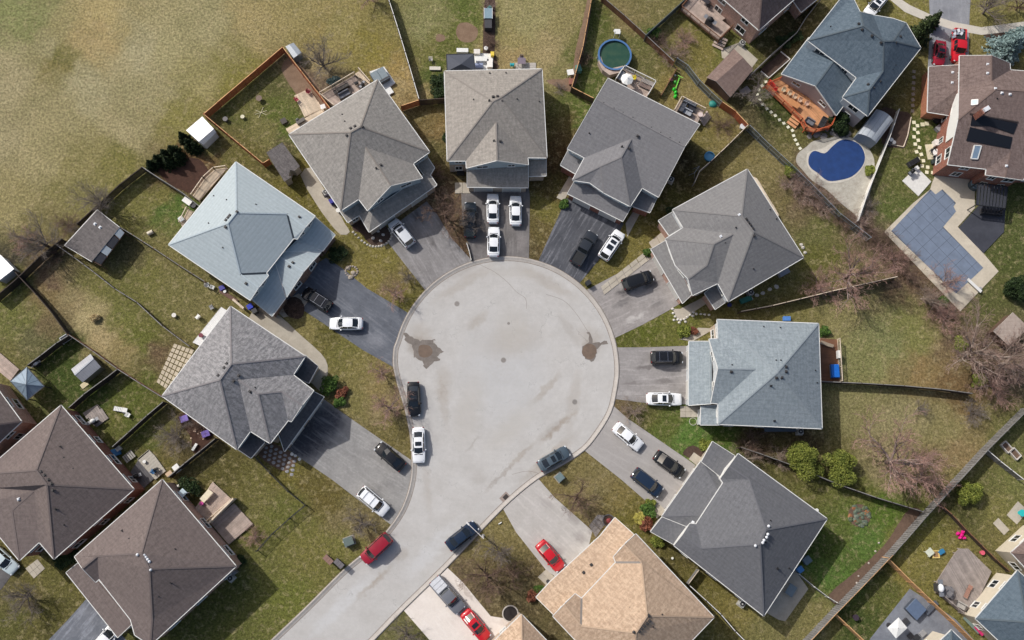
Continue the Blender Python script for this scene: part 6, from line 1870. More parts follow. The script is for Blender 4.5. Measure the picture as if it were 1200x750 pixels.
  for i in range(nx + 1):
    u = i / nx; bx = (g1 - .04) + (g2 - g1 + .08) * u
    for j in range(ny + 1):
      v = j / ny * 2 - 1
      crown = .045 * (1 - v * v) + .03 * (1 - (2 * u - 1) ** 2)
      xx = X(bx) + (.05 * (1 - v * v) if i == 0 else (-.04 * (1 - v * v) if i == nx else 0)) * s
      vs.append((xx, v * (rw + .03) * (1 - .06 * (2 * u - 1) ** 2), rz - .055 + crown))
  fs = [(i * (ny + 1) + j, (i + 1) * (ny + 1) + j, (i + 1) * (ny + 1) + j + 1, i * (ny + 1) + j + 1) for i in range(nx) for j in range(ny)]
  rf = MB(); rf.add(vs, fs); o = rf.build("roof", PT[roof] if roof else P_, t, smooth=True)
  bmm = bmesh.new(); bmm.from_mesh(o.data); bmesh.ops.recalc_face_normals(bmm, faces=bmm.faces)
  if bmm.faces and sum(f.normal.z for f in bmm.faces) < 0: bmesh.ops.reverse_faces(bmm, faces=bmm.faces)
  bmm.to_mesh(o.data); bmm.free()
  if sunroof:
    q = MB(); q.box(X(g1 + .45), 0, rz + .035, .55, .85, .02); q.build("sunroof", CGLASS, t, bevel=.004)
    if sunroof == 2:
      q = MB(); q.box(X(g1 + 1.35), 0, rz + .028, .75, .9, .02); q.build("sunroof", CGLASS, t)
  if rails:
    for sgn in (-1, 1):
      q = MB(); q.bar((X(g1 + .1), sgn * (rw - .02), rz + .05), (X(g2 - .1), sgn * (rw - .02), rz + .05), .04, .04); q.build("roof_rail", CHROME if rails == 1 else CBLACK, t)
    for bx in ((g1 + .7), (g2 - .5)):
      q = MB(); q.bar((X(bx), -rw + .02, rz + .07), (X(bx), rw - .02, rz + .07), .05, .03); q.build("roof_rail", CHROME if rails == 1 else CBLACK, t)
  # shut lines: bonnet and boot seams, grille, bumper
  q = MB()
  q.bar((X(g0 - .16), -bwf * .8, zt_at(g0 - .16) + .035), (X(g0 - .16), bwf * .8, zt_at(g0 - .16) + .035), .10, .05); q.build("cowl", CBLACK, t)
  q = MB(); q.box(X(0.0) + .0, 0, .50, .05, .9, .16); q.build("grille", CBLACK, t)
  if kind == 'sedan':
    q = MB(); q.bar((X(L - .42), -.70, zt_at(L - .42) + .05), (X(L - .42), .70, zt_at(L - .42) + .05), .02, .03); q.build("boot_seam", CBLACK, t)
  for sgn in (-1, 1):
    q = MB(); q.dome((X(.16), sgn * .62, zt_at(.16) - .05), .14, .20, .09, 8, 4, full=True); q.build("headlight", HLAMP, t, smooth=True)
    q = MB(); q.dome((X(L - .10), sgn * .66, zt_at(L - .10) - .06), .10, .16, .10, 8, 4, full=True); q.build("taillight", TLAMP, t, smooth=True)
    for wx in (.92, L - 1.02):
      q = MB(); y0 = sgn * (K['Wd'] / 2 - .25); y1 = sgn * (K['Wd'] / 2 - .01)
      q.tube((X(wx), y0, .33), (X(wx), y1, .33), .33, n=18); wh = q.build("wheel", TYRE, t, smooth=True)
      q = MB(); q.tube((X(wx), y1, .33), (X(wx), y1 + sgn * .012, .33), .21, n=14); r_o = q.build("rim", RIM, wh)
  if kind == 'pickup':
    b0, b1 = g3 + .15, L - .12
    zt = zt_at(b0) + .075
    q = MB()
    if bed == 'cover':
      q.box((X(b0) + X(b1)) / 2, 0, zt + .03, X(b0) - X(b1), 1.62, .06); q.build("bed_cover", simple("tonneau_grey", srgb(206, 208, 212), 0.45), t)
      for k in range(1, 3):
        q = MB(); xx = X(b0) + (X(b1) - X(b0)) * k / 3; q.bar((xx, -.8, zt + .065), (xx, .8, zt + .065), .03, .02); q.build("cover_seam", CBLACK, t)
    else:
      q.box((X(b0) + X(b1)) / 2, 0, zt - .005, X(b0) - X(b1), 1.50, .03); q.build("bed_floor", simple("bed_liner", srgb(40, 42, 44), 0.85), t)
      for sgn in (-1, 1):
        q = MB(); q.bar((X(b0), sgn * .84, zt + .05), (X(b1), sgn * .84, zt + .05), .20, .14); q.build("bed_side", P_, t, bevel=.02)
      q = MB(); q.bar((X(b1), -.90, zt + .04), (X(b1), .90, zt + .04), .10, .14); q.build("tailgate", P_, t, bevel=.02)
      for k in range(7):
        q = MB(); yy = -.6 + k * .2; q.bar((X(b0) - .05, yy, zt + .015), (X(b1) + .05, yy, zt + .015), .05, .02); q.build("bed_ridge", CBLACK, t)
  if extra: extra(t, X, rz)
  return t
car('suv', 'silver', 470.5, 273, -20, -25, "silver sport utility with a sunroof alone on the grey brown driveway", 4.55, sunroof=True)
car('sedan', 'white', 577.5, 244, 0, -1, "white sedan nose to the garage at the left under the taupe roofed house", 4.6)
car('sedan', 'white', 604.3, 246.5, 0, -1, "white sedan parked beside the right edge of the driveway of three white sedans", 4.6, sunroof=False)
car('sedan', 'white', 578.5, 283, 0.02, -1, "white sedan nearest the bulb kerb, behind another white sedan", 4.5)
car('suv', 'dteal', 551, 257.5, 0, -1, "dark grey van half hidden under bare branches", 5.4, rails=2)
car('pickup', 'dgrey', 684.5, 291, 16, -27, "dark grey pickup with an open bed on the nearly black driveway", 5.5)
car('suv', 'white', 717, 287, 15, -22, "white sport utility with two sunroof panels beside the dark pickup", 4.9, sunroof=2)
car('suv', 'black', 747.5, 328.5, 38, -13, "black hatchback car on the patchy grey driveway", 4.6)
car('suv', 'black', 781.5, 419, 1, 0, "dark sport utility with chrome roof rails above a white sedan", 4.6, rails=1)
car('sedan', 'white', 778.5, 467.5, 1, 0.02, "white sedan with a sunroof parked at the left of the slate pyramid house", 5.0, sunroof=True)
car('sedan', 'white', 736, 511.5, 31, 26, "white sedan farthest up the clean taupe driveway by the kerb", 4.7)
car('sedan', 'black', 784.5, 544, 32, 23, "black sedan nose in beside the charcoal house", 4.7)
car('suv', 'navy', 758.5, 565.5, 35, 28, "navy sport utility on the lower side of the taupe driveway", 4.7)
car('sedan', 'blue', 649, 537.5, 38, -22, "grey blue sedan with a sunroof parked at the right kerb of the bulb", 4.7, sunroof=True)
car('sedan', 'navy', 541.5, 628, 37, -29, "navy sedan parked under the street lamp arm", 4.8)
car('suv', 'crimson', 441, 643, -36, 34, "crimson sport utility parked at the left kerb of the street", 4.7)
car('suv', 'white', 437.5, 587.5, 34, 29, "white sport utility at the kerb end of the long driveway", 4.7, rails=1)
car('sedan', 'black', 457, 535, -34, -30, "black sedan pointing up the long driveway", 4.7)
car('sedan', 'black', 485, 467.5, 0.03, 1, "black sedan with a sunroof parked on the left side of the bulb", 4.8, sunroof=True)
car('sedan', 'white', 490.5, 521.5, 0.02, 1, "white sedan with a small sunroof parked at the left kerb below the black one", 4.9, sunroof=True)
car('suv', 'black', 371.5, 351, -33, -21, "black sport utility with long pale roof rails on the blue black driveway", 4.6, rails=1)
car('sedan', 'white', 405.5, 379, -1, 0, "white sedan parked sideways on the blue black driveway", 4.7)
car('sedan', 'bred', 645, 651.5, 30, 36, "red hatchback in front of the tan shingled house", 4.6)
car('pickup', 'grey', 524.5, 697, 31, 36, "grey pickup with a pale bed cover on the cream driveway", 5.5, bed='cover')
car('sedan', 'bred', 557.5, 733, 28, 34, "red sedan with a sunroof behind the grey pickup", 4.7, sunroof=True)
car('sedan', 'crimson', 1101.5, 62, -0.08, 1, "small dark red car beside the red pickup at the top right", 4.2, sunroof=True)
def load(t, X, rz):
  r = random.Random(4)
t_ = car('pickup', 'bred', 1123.5, 54, -0.04, 1, "bright red pickup with white goods in the bed at the top right", 5.6)
for i in range(7):
  q = MB(); a = W(1118.5 + (i % 3) * 4.5 + rng.uniform(-1, 1), 36 + (i // 3) * 3.6, 1.3); q.box(a.x, a.y, a.z, .55, .35, .25, rng.uniform(0, 3))
  tag(q.build("storage_crate", simple("crate_white" if i % 2 else "crate_grey", srgb(214, 216, 220) if i % 2 else srgb(150, 156, 166), .5), None), "%s pale crate in the bed of the red pickup, counted from the tailgate corner" % "first second third fourth fifth sixth seventh".split()[i], "crate", "crates in the red pickup bed")
car('suv', 'white', 1027, 5, -22, 26, "white van with dark roof panels at the top edge by the slate blue house", 4.9, sunroof=2, name="parked_van", cat="van")
car('sedan', 'white', 124, 748, 20, -24, "white car entering the frame at the bottom left", 4.7)
car('sedan', 'pale', 3, 656, 26, 24, "pale blue grey car cut by the left edge under the brown house", 4.6)
# ------------------------------------------------------------------ trees and shrubs
def segs_mesh(name, P0, P1, R0, R1, n=3):
  P0, P1 = np.array(P0), np.array(P1); R0, R1 = np.array(R0), np.array(R1)
  d = P1 - P0; d /= np.maximum(np.linalg.norm(d, axis=1, keepdims=True), 1e-6)
  ref = np.where(np.abs(d[:, 2:3]) > 0.9, np.array([[1.0, 0, 0]]), np.array([[0, 0, 1.0]]))
  s = np.cross(d, ref); s /= np.linalg.norm(s, axis=1, keepdims=True); t = np.cross(d, s)
  m = len(P0); V = np.zeros((m, 2 * n, 3))
  for i in range(n):
    a = 2 * math.pi * i / n
    o = s * math.cos(a) + t * math.sin(a)
    V[:, i] = P0 + o * R0[:, None]; V[:, n + i] = P1 + o * R1[:, None]
  F = np.array([[i, (i + 1) % n, n + (i + 1) % n, n + i] for i in range(n)])
  F = (F[None] + (np.arange(m) * 2 * n)[:, None, None]).reshape(-1, 4)
  return np_mesh(name, V.reshape(-1, 3), F)
def np_mesh(name, V, F):
  me = bpy.data.meshes.new(name); k = F.shape[1]
  me.vertices.add(len(V)); me.vertices.foreach_set("co", V.ravel())
  me.loops.add(F.size); me.loops.foreach_set("vertex_index", F.ravel().astype(np.int32))
  me.polygons.add(len(F)); me.polygons.foreach_set("loop_start", np.arange(0, F.size, k)); me.polygons.foreach_set("loop_total", np.full(len(F), k))
  me.update(); return me
def bark(name, c, c2):
  if name in MATS: return MATS[name]
  k = N(name); ri = k.n("NewGeometry").outputs["Random Per Island"]
  k.color(k.mix(ri, c, c2)); k.rough(0.9); k.b.inputs["Specular IOR Level"].default_value = 0.15
  MATS[name] = k.m; return k.m
def bare(seed, shrub=False, tw=1.0, flat=0.8, order=3):
  """unit crown radius 1, height about flat*1.3: returns limb and twig segment lists"""
  r = random.Random(seed); L = ([], [], [], []); T = ([], [], [], [])
  def put(A, p, q, a, b): A[0].append(tuple(p)); A[1].append(tuple(q)); A[2].append(a); A[3].append(b)
  def branch(p, d, ln, rad, lv):
    n = 4 if lv < 2 else 3
    q = p.copy()
    for i in range(n):
      w = Vector((r.gauss(0, .16), r.gauss(0, .16), r.gauss(0.03, .10)))
      d = (d + w * (1.2 if lv else .8)).normalized()
      e = q + d * ln / n
      ra = rad * (1 - i / n * .6); rb = rad * (1 - (i + 1) / n * .6)
      put(L if lv < 2 else T, q, e, ra, rb)
      if lv < order:
        k = 2 if lv < 2 else (2 if i else 1)
        for _ in range(k):
          a = r.uniform(0, 6.28); side = Vector((math.cos(a), math.sin(a), r.uniform(-.1, .4)))
          side = (side - d * side.dot(d))
          if side.length < .01: continue
          nd = (d * r.uniform(.9, 1.3) + side.normalized() * r.uniform(.45, .85)).normalized()
          branch(e.copy(), nd, ln * r.uniform(.40, .60), max(rb * .6, .004 * tw), lv + 1)
      q = e
  nl = 9 if shrub else 6
  base = Vector((0, 0, 0))
  if not shrub:
    top = Vector((r.uniform(-.05, .05), r.uniform(-.05, .05), flat * .38)); put(L, base, top, .065, .05); base = top
  for i in range(nl):
    a = 6.283 * i / nl + r.uniform(-.3, .3); el = r.uniform(.35, 1.0) if i % 3 else r.uniform(1.0, 1.4)
    d = Vector((math.cos(a) * math.cos(el), math.sin(a) * math.cos(el), math.sin(el) * (flat + .15)))
    branch(base.copy(), d.normalized(), r.uniform(.80, 1.05), .036 if not shrub else .022, 0)
  return L, T
BM = {}
def bare_meshes(kind, var, mat_key, mats):
  key = (kind, var, mat_key)
  if key not in BM:
    L, T = bare(var * 17 + (5 if kind == 'shrub' else 3), kind == 'shrub')
    lm = segs_mesh("trunk", L[0], L[1], L[2], L[3], 5); lm.materials.append(mats[0])
    P0 = T[0]; tm = segs_mesh("crown", T[0], T[1], [max(x, .006) * .55 for x in T[2]], [max(x, .005) * .45 for x in T[3]], 3); tm.materials.append(mats[1])
    BM[key] = (lm, tm)
  return BM[key]
BK = {'grey': (bark("bark_grey", srgb(120, 112, 106), srgb(96, 88, 84)), bark("twig_grey", srgb(156, 146, 138), srgb(116, 106, 98))),
    'brown': (bark("bark_brown", srgb(110, 92, 80), srgb(84, 68, 60)), bark("twig_brown", srgb(146, 124, 110), srgb(102, 82, 72))),
    'pink': (bark("bark_pink", srgb(164, 148, 140), srgb(130, 114, 108)), bark("twig_pink", srgb(196, 162, 150), srgb(148, 116, 106))),
    'purple': (bark("bark_purple", srgb(176, 162, 150), srgb(140, 126, 116)), bark("twig_purple", srgb(180, 156, 144), srgb(132, 110, 102))),
    'pale': (bark("bark_pale", srgb(176, 164, 150), srgb(150, 138, 126)), bark("twig_pale", srgb(178, 160, 146), srgb(130, 110, 98)))}
def bare_tree(label, x, y, rpx, col='grey', kind='tree', h=None, group=None, cat=None, var=None, name=None, sx=1.0, rot=None):
  R_ = rpx * UPX; v = (rng.randrange(3) if var is None else var)
  lm, tm = bare_meshes(kind, v, col, BK[col])
  H = h or (R_ * (1.1 if kind == 'tree' else .75))
  c = W(x, y, H * .55); c.z = 0
  t = thing(name or ('bare_tree' if kind == 'tree' else 'bare_shrub'), label, cat or ('tree' if kind == 'tree' else 'shrub'), c, rng.uniform(0, 6.28) if rot is None else R(rot), group)
  zs = H / (1.15)
  for me in (lm, tm):
    o = bpy.data.objects.new(me.name, me); COL.objects.link(o); o.parent = t; o.scale = (R_ * sx, R_, zs)
  return t
def leaf_cloud(seed, n, lumps, size, flatten=0.8, shape='ball'):
  r = np.random.RandomState(seed)
  C = []
  if shape == 'ball':
    ls = [(0, 0, .42, .55)] + [(r.uniform(-.6, .6), r.uniform(-.6, .6), r.uniform(.25, .8), r.uniform(.22, .42)) for _ in range(lumps)]
    for (cx, cy, cz, rr) in ls:
      m = max(10, int(n * rr ** 2 / sum(q[3] ** 2 for q in ls)))
      d = r.normal(size=(m, 3)); d /= np.linalg.norm(d, axis=1, keepdims=True)
      d[:, 2] = np.abs(d[:, 2]) * np.where(r.rand(m) < .2, -1, 1)
      C.append(np.array([cx, cy, cz]) + d * rr * r.uniform(.72, 1.05, (m, 1)))
  elif shape == 'cone':
    z = r.beta(1.1, 1.7, n); a = r.uniform(0, 6.283, n); ww = (1 - z) * (.85 + .25 * np.sin(a * 7 + z * 20)) + .03
    q = np.sqrt(r.uniform(.35, 1, n)) * ww
    C.append(np.stack([q * np.cos(a), q * np.sin(a), z * 2.0], 1))
  elif shape == 'spruce':
    for lv in range(13):
      z = 2.2 * lv / 13; rad = (1 - lv / 13.5); nb = 13 - lv // 2
      for b in range(nb):
        a = 6.283 * b / nb + r.uniform(0, .5) + lv; L_ = rad * r.uniform(.78, 1.08); m = int(n / 150 * (L_ + .15))
        u = r.uniform(.1, 1, m); wdt = .13 * (1.15 - u) * r.normal(size=m)
        C.append(np.stack([np.cos(a) * u * L_ - np.sin(a) * wdt, np.sin(a) * u * L_ + np.cos(a) * wdt, z + .22 * (1 - u) + r.normal(size=m) * .02], 1))
  C = np.concatenate(C); m = len(C)
  C[:, 2] *= flatten
  nrm = r.normal(size=(m, 3)); nrm[:, 2] = np.abs(nrm[:, 2]) + .4; nrm /= np.linalg.norm(nrm, axis=1, keepdims=True)
  t = np.cross(nrm, r.normal(size=(m, 3))); t /= np.linalg.norm(t, axis=1, keepdims=True); b = np.cross(nrm, t)
  s = size * r.uniform(.6, 1.3, (m, 1))
  V = np.stack([C - t * s, C - b * s * .55, C + t * s, C + b * s * .55], 1).reshape(-1, 3)
  return V, np.arange(m * 4).reshape(-1, 4)
def leafm(name, c1, c2, c3=None):
  if name in MATS: return MATS[name]
  k = N(name); ri = k.n("NewGeometry").outputs["Random Per Island"]
  nn = k.noise(k.obj(), 3.0, 2.0)
  c = k.mix(ri, c1, c2); c = k.mix(k.mapr(nn, .42, .62, 0, .7), c, c3 or c2)
  k.color(c); k.rough(0.7); k.b.inputs["Specular IOR Level"].default_value = 0.25
  MATS[name] = k.m; return k.m
LM = {'green': leafm("leaf_green", srgb(70, 96, 42), srgb(96, 124, 54), srgb(52, 76, 34)), 'lime': leafm("leaf_lime", srgb(108, 118, 46), srgb(146, 150, 72), srgb(80, 94, 40)),
    'dark': leafm("leaf_dark", srgb(40, 56, 30), srgb(60, 78, 40), srgb(28, 40, 24)), 'cedar': leafm("leaf_cedar", srgb(34, 48, 26), srgb(54, 68, 34), srgb(26, 36, 20)),
    'spruce': leafm("needle_dark", srgb(46, 58, 34), srgb(74, 88, 46), srgb(34, 44, 26)), 'blue': leafm("needle_blue", srgb(120, 142, 140), srgb(160, 182, 180), srgb(84, 106, 104)),
    'rust': leafm("leaf_rust", srgb(122, 74, 56), srgb(150, 96, 72), srgb(96, 58, 46)), 'yellow': leafm("leaf_yellow", srgb(164, 156, 74), srgb(190, 180, 100), srgb(140, 132, 60)),
    'teal': leafm("leaf_teal", srgb(90, 106, 104), srgb(110, 128, 122), srgb(64, 80, 78)), 'straw': leafm("leaf_straw", srgb(176, 156, 112), srgb(200, 182, 140), srgb(150, 130, 90))}
LC = {}
def shrub(label, x, y, rpx, col='green', shape='ball', n=1500, h=None, sx=1.0, rot=0, cat=None, name=None, size=None, group=None):
  R_ = rpx * UPX
  H = h or (R_ * (1.1 if shape == 'ball' else 3.0))
  size_ = size or max(.06, min(.17, .11 / max(R_, .4) ** .35))
  key = (shape, col, round(size_ / R_, 2), n, rng.randrange(2))
  if key not in LC:
    V, F = leaf_cloud(len(LC) * 7 + 1, n, 12, size_ / R_, 1.0 if shape != 'ball' else 1.0, shape)
    me = np_mesh("crown", V, F); me.materials.append(LM[col]); LC[key] = me
  c = W(x, y, H * .5); c.z = 0
  t = thing(name or {'ball': 'shrub', 'cone': 'cedar', 'spruce': 'spruce_tree'}[shape], label, cat or ('shrub' if shape == 'ball' else 'tree'), c, R(rot), group)
  o = bpy.data.objects.new("crown", LC[key]); COL.objects.link(o); o.parent = t
  zs = H / {'ball': 1.05, 'cone': 2.0, 'spruce': 2.3}[shape]
  o.scale = (R_ * sx * 1.32, R_ * 1.32, zs)
  mb = MB(); mb.tube((0, 0, -.05), (0, 0, H * (.4 if shape == 'ball' else .92)), .04 + R_ * .035, .02, n=6); mb.build("trunk", BK['brown'][0], t)
  return t
# bare crowns
for a in (
 ("fine grey bare tree in the side yard next to the small steel shed", 378, 72, 26, 'grey', 'tree'),
 ("grey bare tree leaning over the dark fence above the large brown shed", 118, 238, 24, 'grey', 'tree'),
 ("bare dark branched tree over the overgrown fence at left", 48, 284, 28, 'grey', 'tree'),
 ("pinkish twiggy bush behind the overgrown fence at left", 28, 282, 16, 'pink', 'shrub'),
 ("small bare bush at the lower end of the overgrown fence", 78, 262, 14, 'brown', 'shrub'),
 ("dense bare brown tree between the silver car and the dark van", 522, 250, 27, 'brown', 'tree'),
 ("bare tree spreading over the dark grey van", 549, 262, 15, 'grey', 'tree'),
 ("bare brown shrub against the side of the brown grey house", 505, 205, 14, 'brown', 'shrub'),
 ("leafless tree on the lawn corner by the brown driveway", 463, 345, 15, 'pink', 'tree'),
 ("little leafless tree above the blue black driveway kerb", 478, 326, 11, 'grey', 'tree'),
 ("thin bare tree on the lawn left of the parked black sedan", 448, 437, 14, 'pink', 'tree'),
 ("wide bare pinkish tree on the front lawn above the long driveway", 455, 478, 22, 'pink', 'tree'),
 ("round grey bare shrub in the yard below the mottled house", 206, 512, 19, 'grey', 'shrub'),
 ("low bare shrub by the purple toys", 232, 500, 11, 'brown', 'shrub'),
 ("bare tree above the green utility box", 424, 614, 18, 'grey', 'tree'),
 ("large brown bare tree between the cream driveway and the street lamp", 572, 676, 28, 'brown', 'tree'),
 ("bare tree on the lawn right beside the street lamp", 585, 648, 19, 'grey', 'tree'),
 ("bare brown tree between the concrete driveway and the small tan house", 602, 672, 16, 'brown', 'tree'),
 ("bare tree at the bottom edge left of the cream driveway", 476, 745, 17, 'grey', 'tree'),
 ("bare tree on the lawn above the curved flagged pad", 676, 584, 22, 'brown', 'tree'),
 ("pink tinged bare tree right of the stone grey house", 1000, 318, 40, 'pink', 'tree'),
 ("low reddish bare bush beside the dividing fence", 962, 338, 22, 'pink', 'shrub'),
 ("purple grey thicket along the overgrown steel fence", 948, 226, 19, 'purple', 'shrub'),
 ("purple thicket next to the kidney shaped pool deck", 928, 214, 16, 'purple', 'shrub'),
 ("brown thicket at the end of the overgrown steel fence", 1010, 262, 18, 'purple', 'shrub'),
 ("brown scrub touching the corner of the covered pool", 1036, 286, 17, 'brown', 'shrub'),
 ("brown scrub along the lower side of the covered pool", 1062, 318, 22, 'brown', 'shrub'),
 ("grey fallen branches below the covered pool", 1085, 348, 18, 'pale', 'tree'),
 ("brown scrub between the stone deck point and the grey pool", 1024, 276, 15, 'brown', 'shrub'),
 ("reddish scrub left of the diving board end", 1098, 358, 17, 'pink', 'shrub'),
 ("scrub against the lower left side of the grey pool deck", 1050, 304, 16, 'pink', 'shrub'),
 ("bare thicket in front of the stone house rear corner", 968, 240, 16, 'purple', 'shrub'),
 ("bare scrub by the upper corner of the steel fence bend", 988, 258, 14, 'brown', 'shrub'),
 ("dark brambles along the lower overgrown fence", 62, 296, 13, 'brown', 'shrub'),
 ("dark brambles against the field fence corner", 92, 270, 12, 'grey', 'shrub'),
 ("dense pink brown bush near the lower pool corner", 1110, 372, 18, 'pink', 'shrub'),
 ("huge bare tree with long pale limbs at the right", 1142, 410, 44, 'purple', 'tree'),
 ("second big bare tree crowding the right edge", 1186, 424, 40, 'purple', 'tree'),
 ("bare bush below the huge tree, over the dark fence", 1168, 452, 26, 'pink', 'shrub'),
 ("wide pinkish bare tree on the dry lawn at right", 1052, 540, 46, 'pink', 'tree'),
 ("low pink twiggy shrub left of the long grey fence", 1086, 560, 28, 'pink', 'shrub'),
 ("little grey sapling on the lawn above the pink tree", 1078, 478, 10, 'grey', 'tree'),
 ("grey bare shrub right of the sapling", 1141, 484, 15, 'grey', 'shrub'),
 ("grey bare tree over the two tone brown shed", 884, 112, 22, 'grey', 'tree'),
 ("round brown bare shrub beside the white topped fence", 849, 146, 14, 'brown', 'shrub'),
 ("purple brown scrub behind the round pool yard", 788, 62, 17, 'purple', 'shrub'),
 ("twiggy shrub with pink buds on the lawn below the big deck", 802, 46, 14, 'pink', 'shrub'),
 ("brown scrub strip at the start of the steel fence", 772, 50, 13, 'brown', 'shrub'),
 ("bare tree at the top right corner over the sidewalk", 1160, 8, 26, 'grey', 'tree'),
 ("bare tree at the right edge of the top sidewalk", 1196, 6, 18, 'brown', 'tree'),
 ("bare brown bush in the shade right of the slate pyramid house", 882, 524, 18, 'brown', 'shrub'),
 ("bare brush beside the fence behind the charcoal house", 914, 536, 14, 'pale', 'shrub'),
 ("pale dead shrub at the corner of the taupe driveway", 744, 482, 14, 'pale', 'shrub'),
 ("bare tree on the lawn at the bottom left", 28, 700, 22, 'grey', 'tree'),
 ("pinkish bush by the two level deck at lower left", 298, 628, 11, 'pink', 'shrub'),
 ("bare round shrub in the mulch ring by the pale blue house", 344, 361, 10, 'brown', 'shrub'),
 ("dark shrubs along the mulch strip at the top", 575, 50, 9, 'brown', 'shrub'),
 ("bare twigs at the top end of the mulch strip", 574, 8, 9, 'purple', 'shrub'),
 ("bare bush behind the leafy brown fence bed", 684, 68, 10, 'brown', 'shrub'),
 ("small grey bush at the corner of the leafy fence bed", 655, 102, 8, 'grey', 'shrub'),
 ("sprawling pale branches below the slate pyramid house", 876, 538, 16, 'pale', 'tree'),
 ("bare shrub left of the street end at the top", 436, -4, 16, 'pink', 'tree'),
 ("grey bush behind the kidney pool fence", 1018, 240, 12, 'grey', 'shrub'),
 ("thin bare tree over the covered pool", 1110, 330, 20, 'pink', 'tree'),
): bare_tree(a[0], a[1], a[2], a[3], col=a[4], kind=a[5])
for a in (
 ("rounded green bush at the corner of the pale blue house entry", 395, 299, 10, 'dark'), ("bright green shrub in the bed beside the dark garage driveway", 387, 452, 10, 'green'), ("little green shrub near the walk end by the driveway", 398, 470, 6, 'green'),
 ("reddish brown shrub between two green ones by the driveway", 401, 461, 6, 'rust'), ("round green bush between the brown house and the tan deck", 224, 573, 11, 'dark'), ("small dark bush at the end corner of the big brown house", 281, 655, 6, 'dark'),
 ("dark hedge squeezed between the two brown houses", 82, 655, 8, 'dark'), ("dark bush at the corner of the lower brown house", 70, 660, 7, 'dark'),
 ("tiny round shrub by the red entry steps", 661, 238, 5.5, 'green'), ("small clipped shrub at the garage corner of the stone house", 759.5, 295, 5, 'green'), ("round lime shrub above the black sport utility driveway", 801, 389, 7, 'lime'),
 ("small rust coloured shrub beside the lime one", 813, 388, 4.5, 'rust'), ("large yellow green bush behind the slate pyramid house", 941, 537, 21, 'lime'), ("second yellow green bush along the dark fence", 986, 549, 18, 'lime'),
 ("round green shrub beside the taupe driveway", 758, 596, 8, 'green'), ("bright green shrub next to a yellow one by the porch pad", 763, 591, 5, 'lime'), ("yellow shrub at the end of the taupe driveway bed", 750, 608, 6, 'yellow'), ("rusty shrub at the charcoal house porch corner", 759, 614, 7, 'rust'),
 ("orange brown bush at the left corner of the tan house", 625, 698, 6, 'rust'), ("green shrub beside the orange brown bush", 632, 690, 5, 'green'),
 ("yellow green bush at the edge of the kidney pool deck", 926, 198, 9, 'lime'), ("narrow lime hedge inside the white pool fence", 1020, 200, 6, 'lime'), ("tall dark bush beside the orange deck", 984, 147, 12, 'dark'),
 ("dark green evergreen bush at the right edge", 1189, 338, 15, 'dark'), ("dark bush by the gazebo behind the double gabled house", 513, 96, 10, 'dark'), ("lower dark bush at the side of the double gabled house", 514, 110, 8, 'dark'),
 ("small green shrub at the right corner of the slate pyramid house", 966, 388, 6, 'green'), ("green tufts under the huge bare tree", 1126, 402, 9, 'lime'), ("green growth near the dark fence under the huge tree", 1148, 446, 8, 'lime'),
 ("lime shrub behind the porch of the charcoal house", 770, 634, 6, 'lime'), ("small green plant beside the dark kerb bed at the grey house", 700, 236, 3, 'green'), ("shadowed green bush below the stone house corner", 789, 252, 9, 'dark'),
 ("green shrubs by the cedar and the pale blue house corner", 524, 162, 6, 'dark'), ("blue green bush behind the brown grey house deck", 391, 96, 7, 'teal'), ("lime bush in the right corner lot", 1136, 578, 12, 'lime'),
 ("green shrub at the grey fence corner by the round pool", 766, 38, 8, 'green'), ("yellow green shrub beside the mulch bed of the charcoal house", 826, 522, 7, 'lime'), ("green plant under the big bare pool scrub", 1104, 352, 7, 'green'),
 ("dark bush between the planter and the slate house", 918, 50, 8, 'dark'), ("dark green bush at the yard corner of the slate house", 932, 44, 8, 'dark'), ("straw coloured tall grass clump on the dry strip", 112, 372, 5, 'straw'),
): shrub(a[0], a[1], a[2], a[3], a[4], n=1500 if a[3] < 12 else 8000, h=None if a[3] < 12 else a[3] * UPX * 1.5)
for i, (x, y, r_, h_) in enumerate(((184, 186, 7, 2.6), (193, 180, 7, 2.8), (202, 176, 8, 3.2), (208, 184, 7, 2.6), (196, 188, 8, 2.8), (214, 160, 6, 3.0), (221, 168, 7, 3.2), (228, 172, 6, 2.8), (176, 192, 6, 2.4))):
  shrub(["first dark cedar at the field end of the row by the white shed", "second dark cedar of the row along the field fence", "tallest dark cedar in the middle of the row by the field", "dark cedar on the mulch side of the row", "dark cedar in the heart of the clump over the mulch bed",
       "slim cedar left of the white gambrel shed", "cedar touching the lower wall of the white gambrel shed", "cedar in the shade below the white gambrel shed", "last low cedar of the row against the dark fence"][i], x, y, r_, 'cedar', 'cone', n=1600, h=h_, group="cedars by the white shed")
shrub("tall dark spruce with long boughs beside the top driveway", 1083, 34, 15, 'spruce', 'spruce', n=5200, h=6.5, sx=1.15, rot=40, size=.13)
shrub("dark spruce leader with a branch over the sidewalk", 1096, 22, 10, 'spruce', 'spruce', n=3600, h=4.0, rot=20, size=.12)
shrub("big pale blue spruce near the top right corner", 1185, 52, 21, 'blue', 'spruce', n=8200, h=6.0, size=.15)
shrub("smaller pale blue spruce behind the big one", 1200, 38, 14, 'blue', 'spruce', n=5200, h=5.0, size=.14)
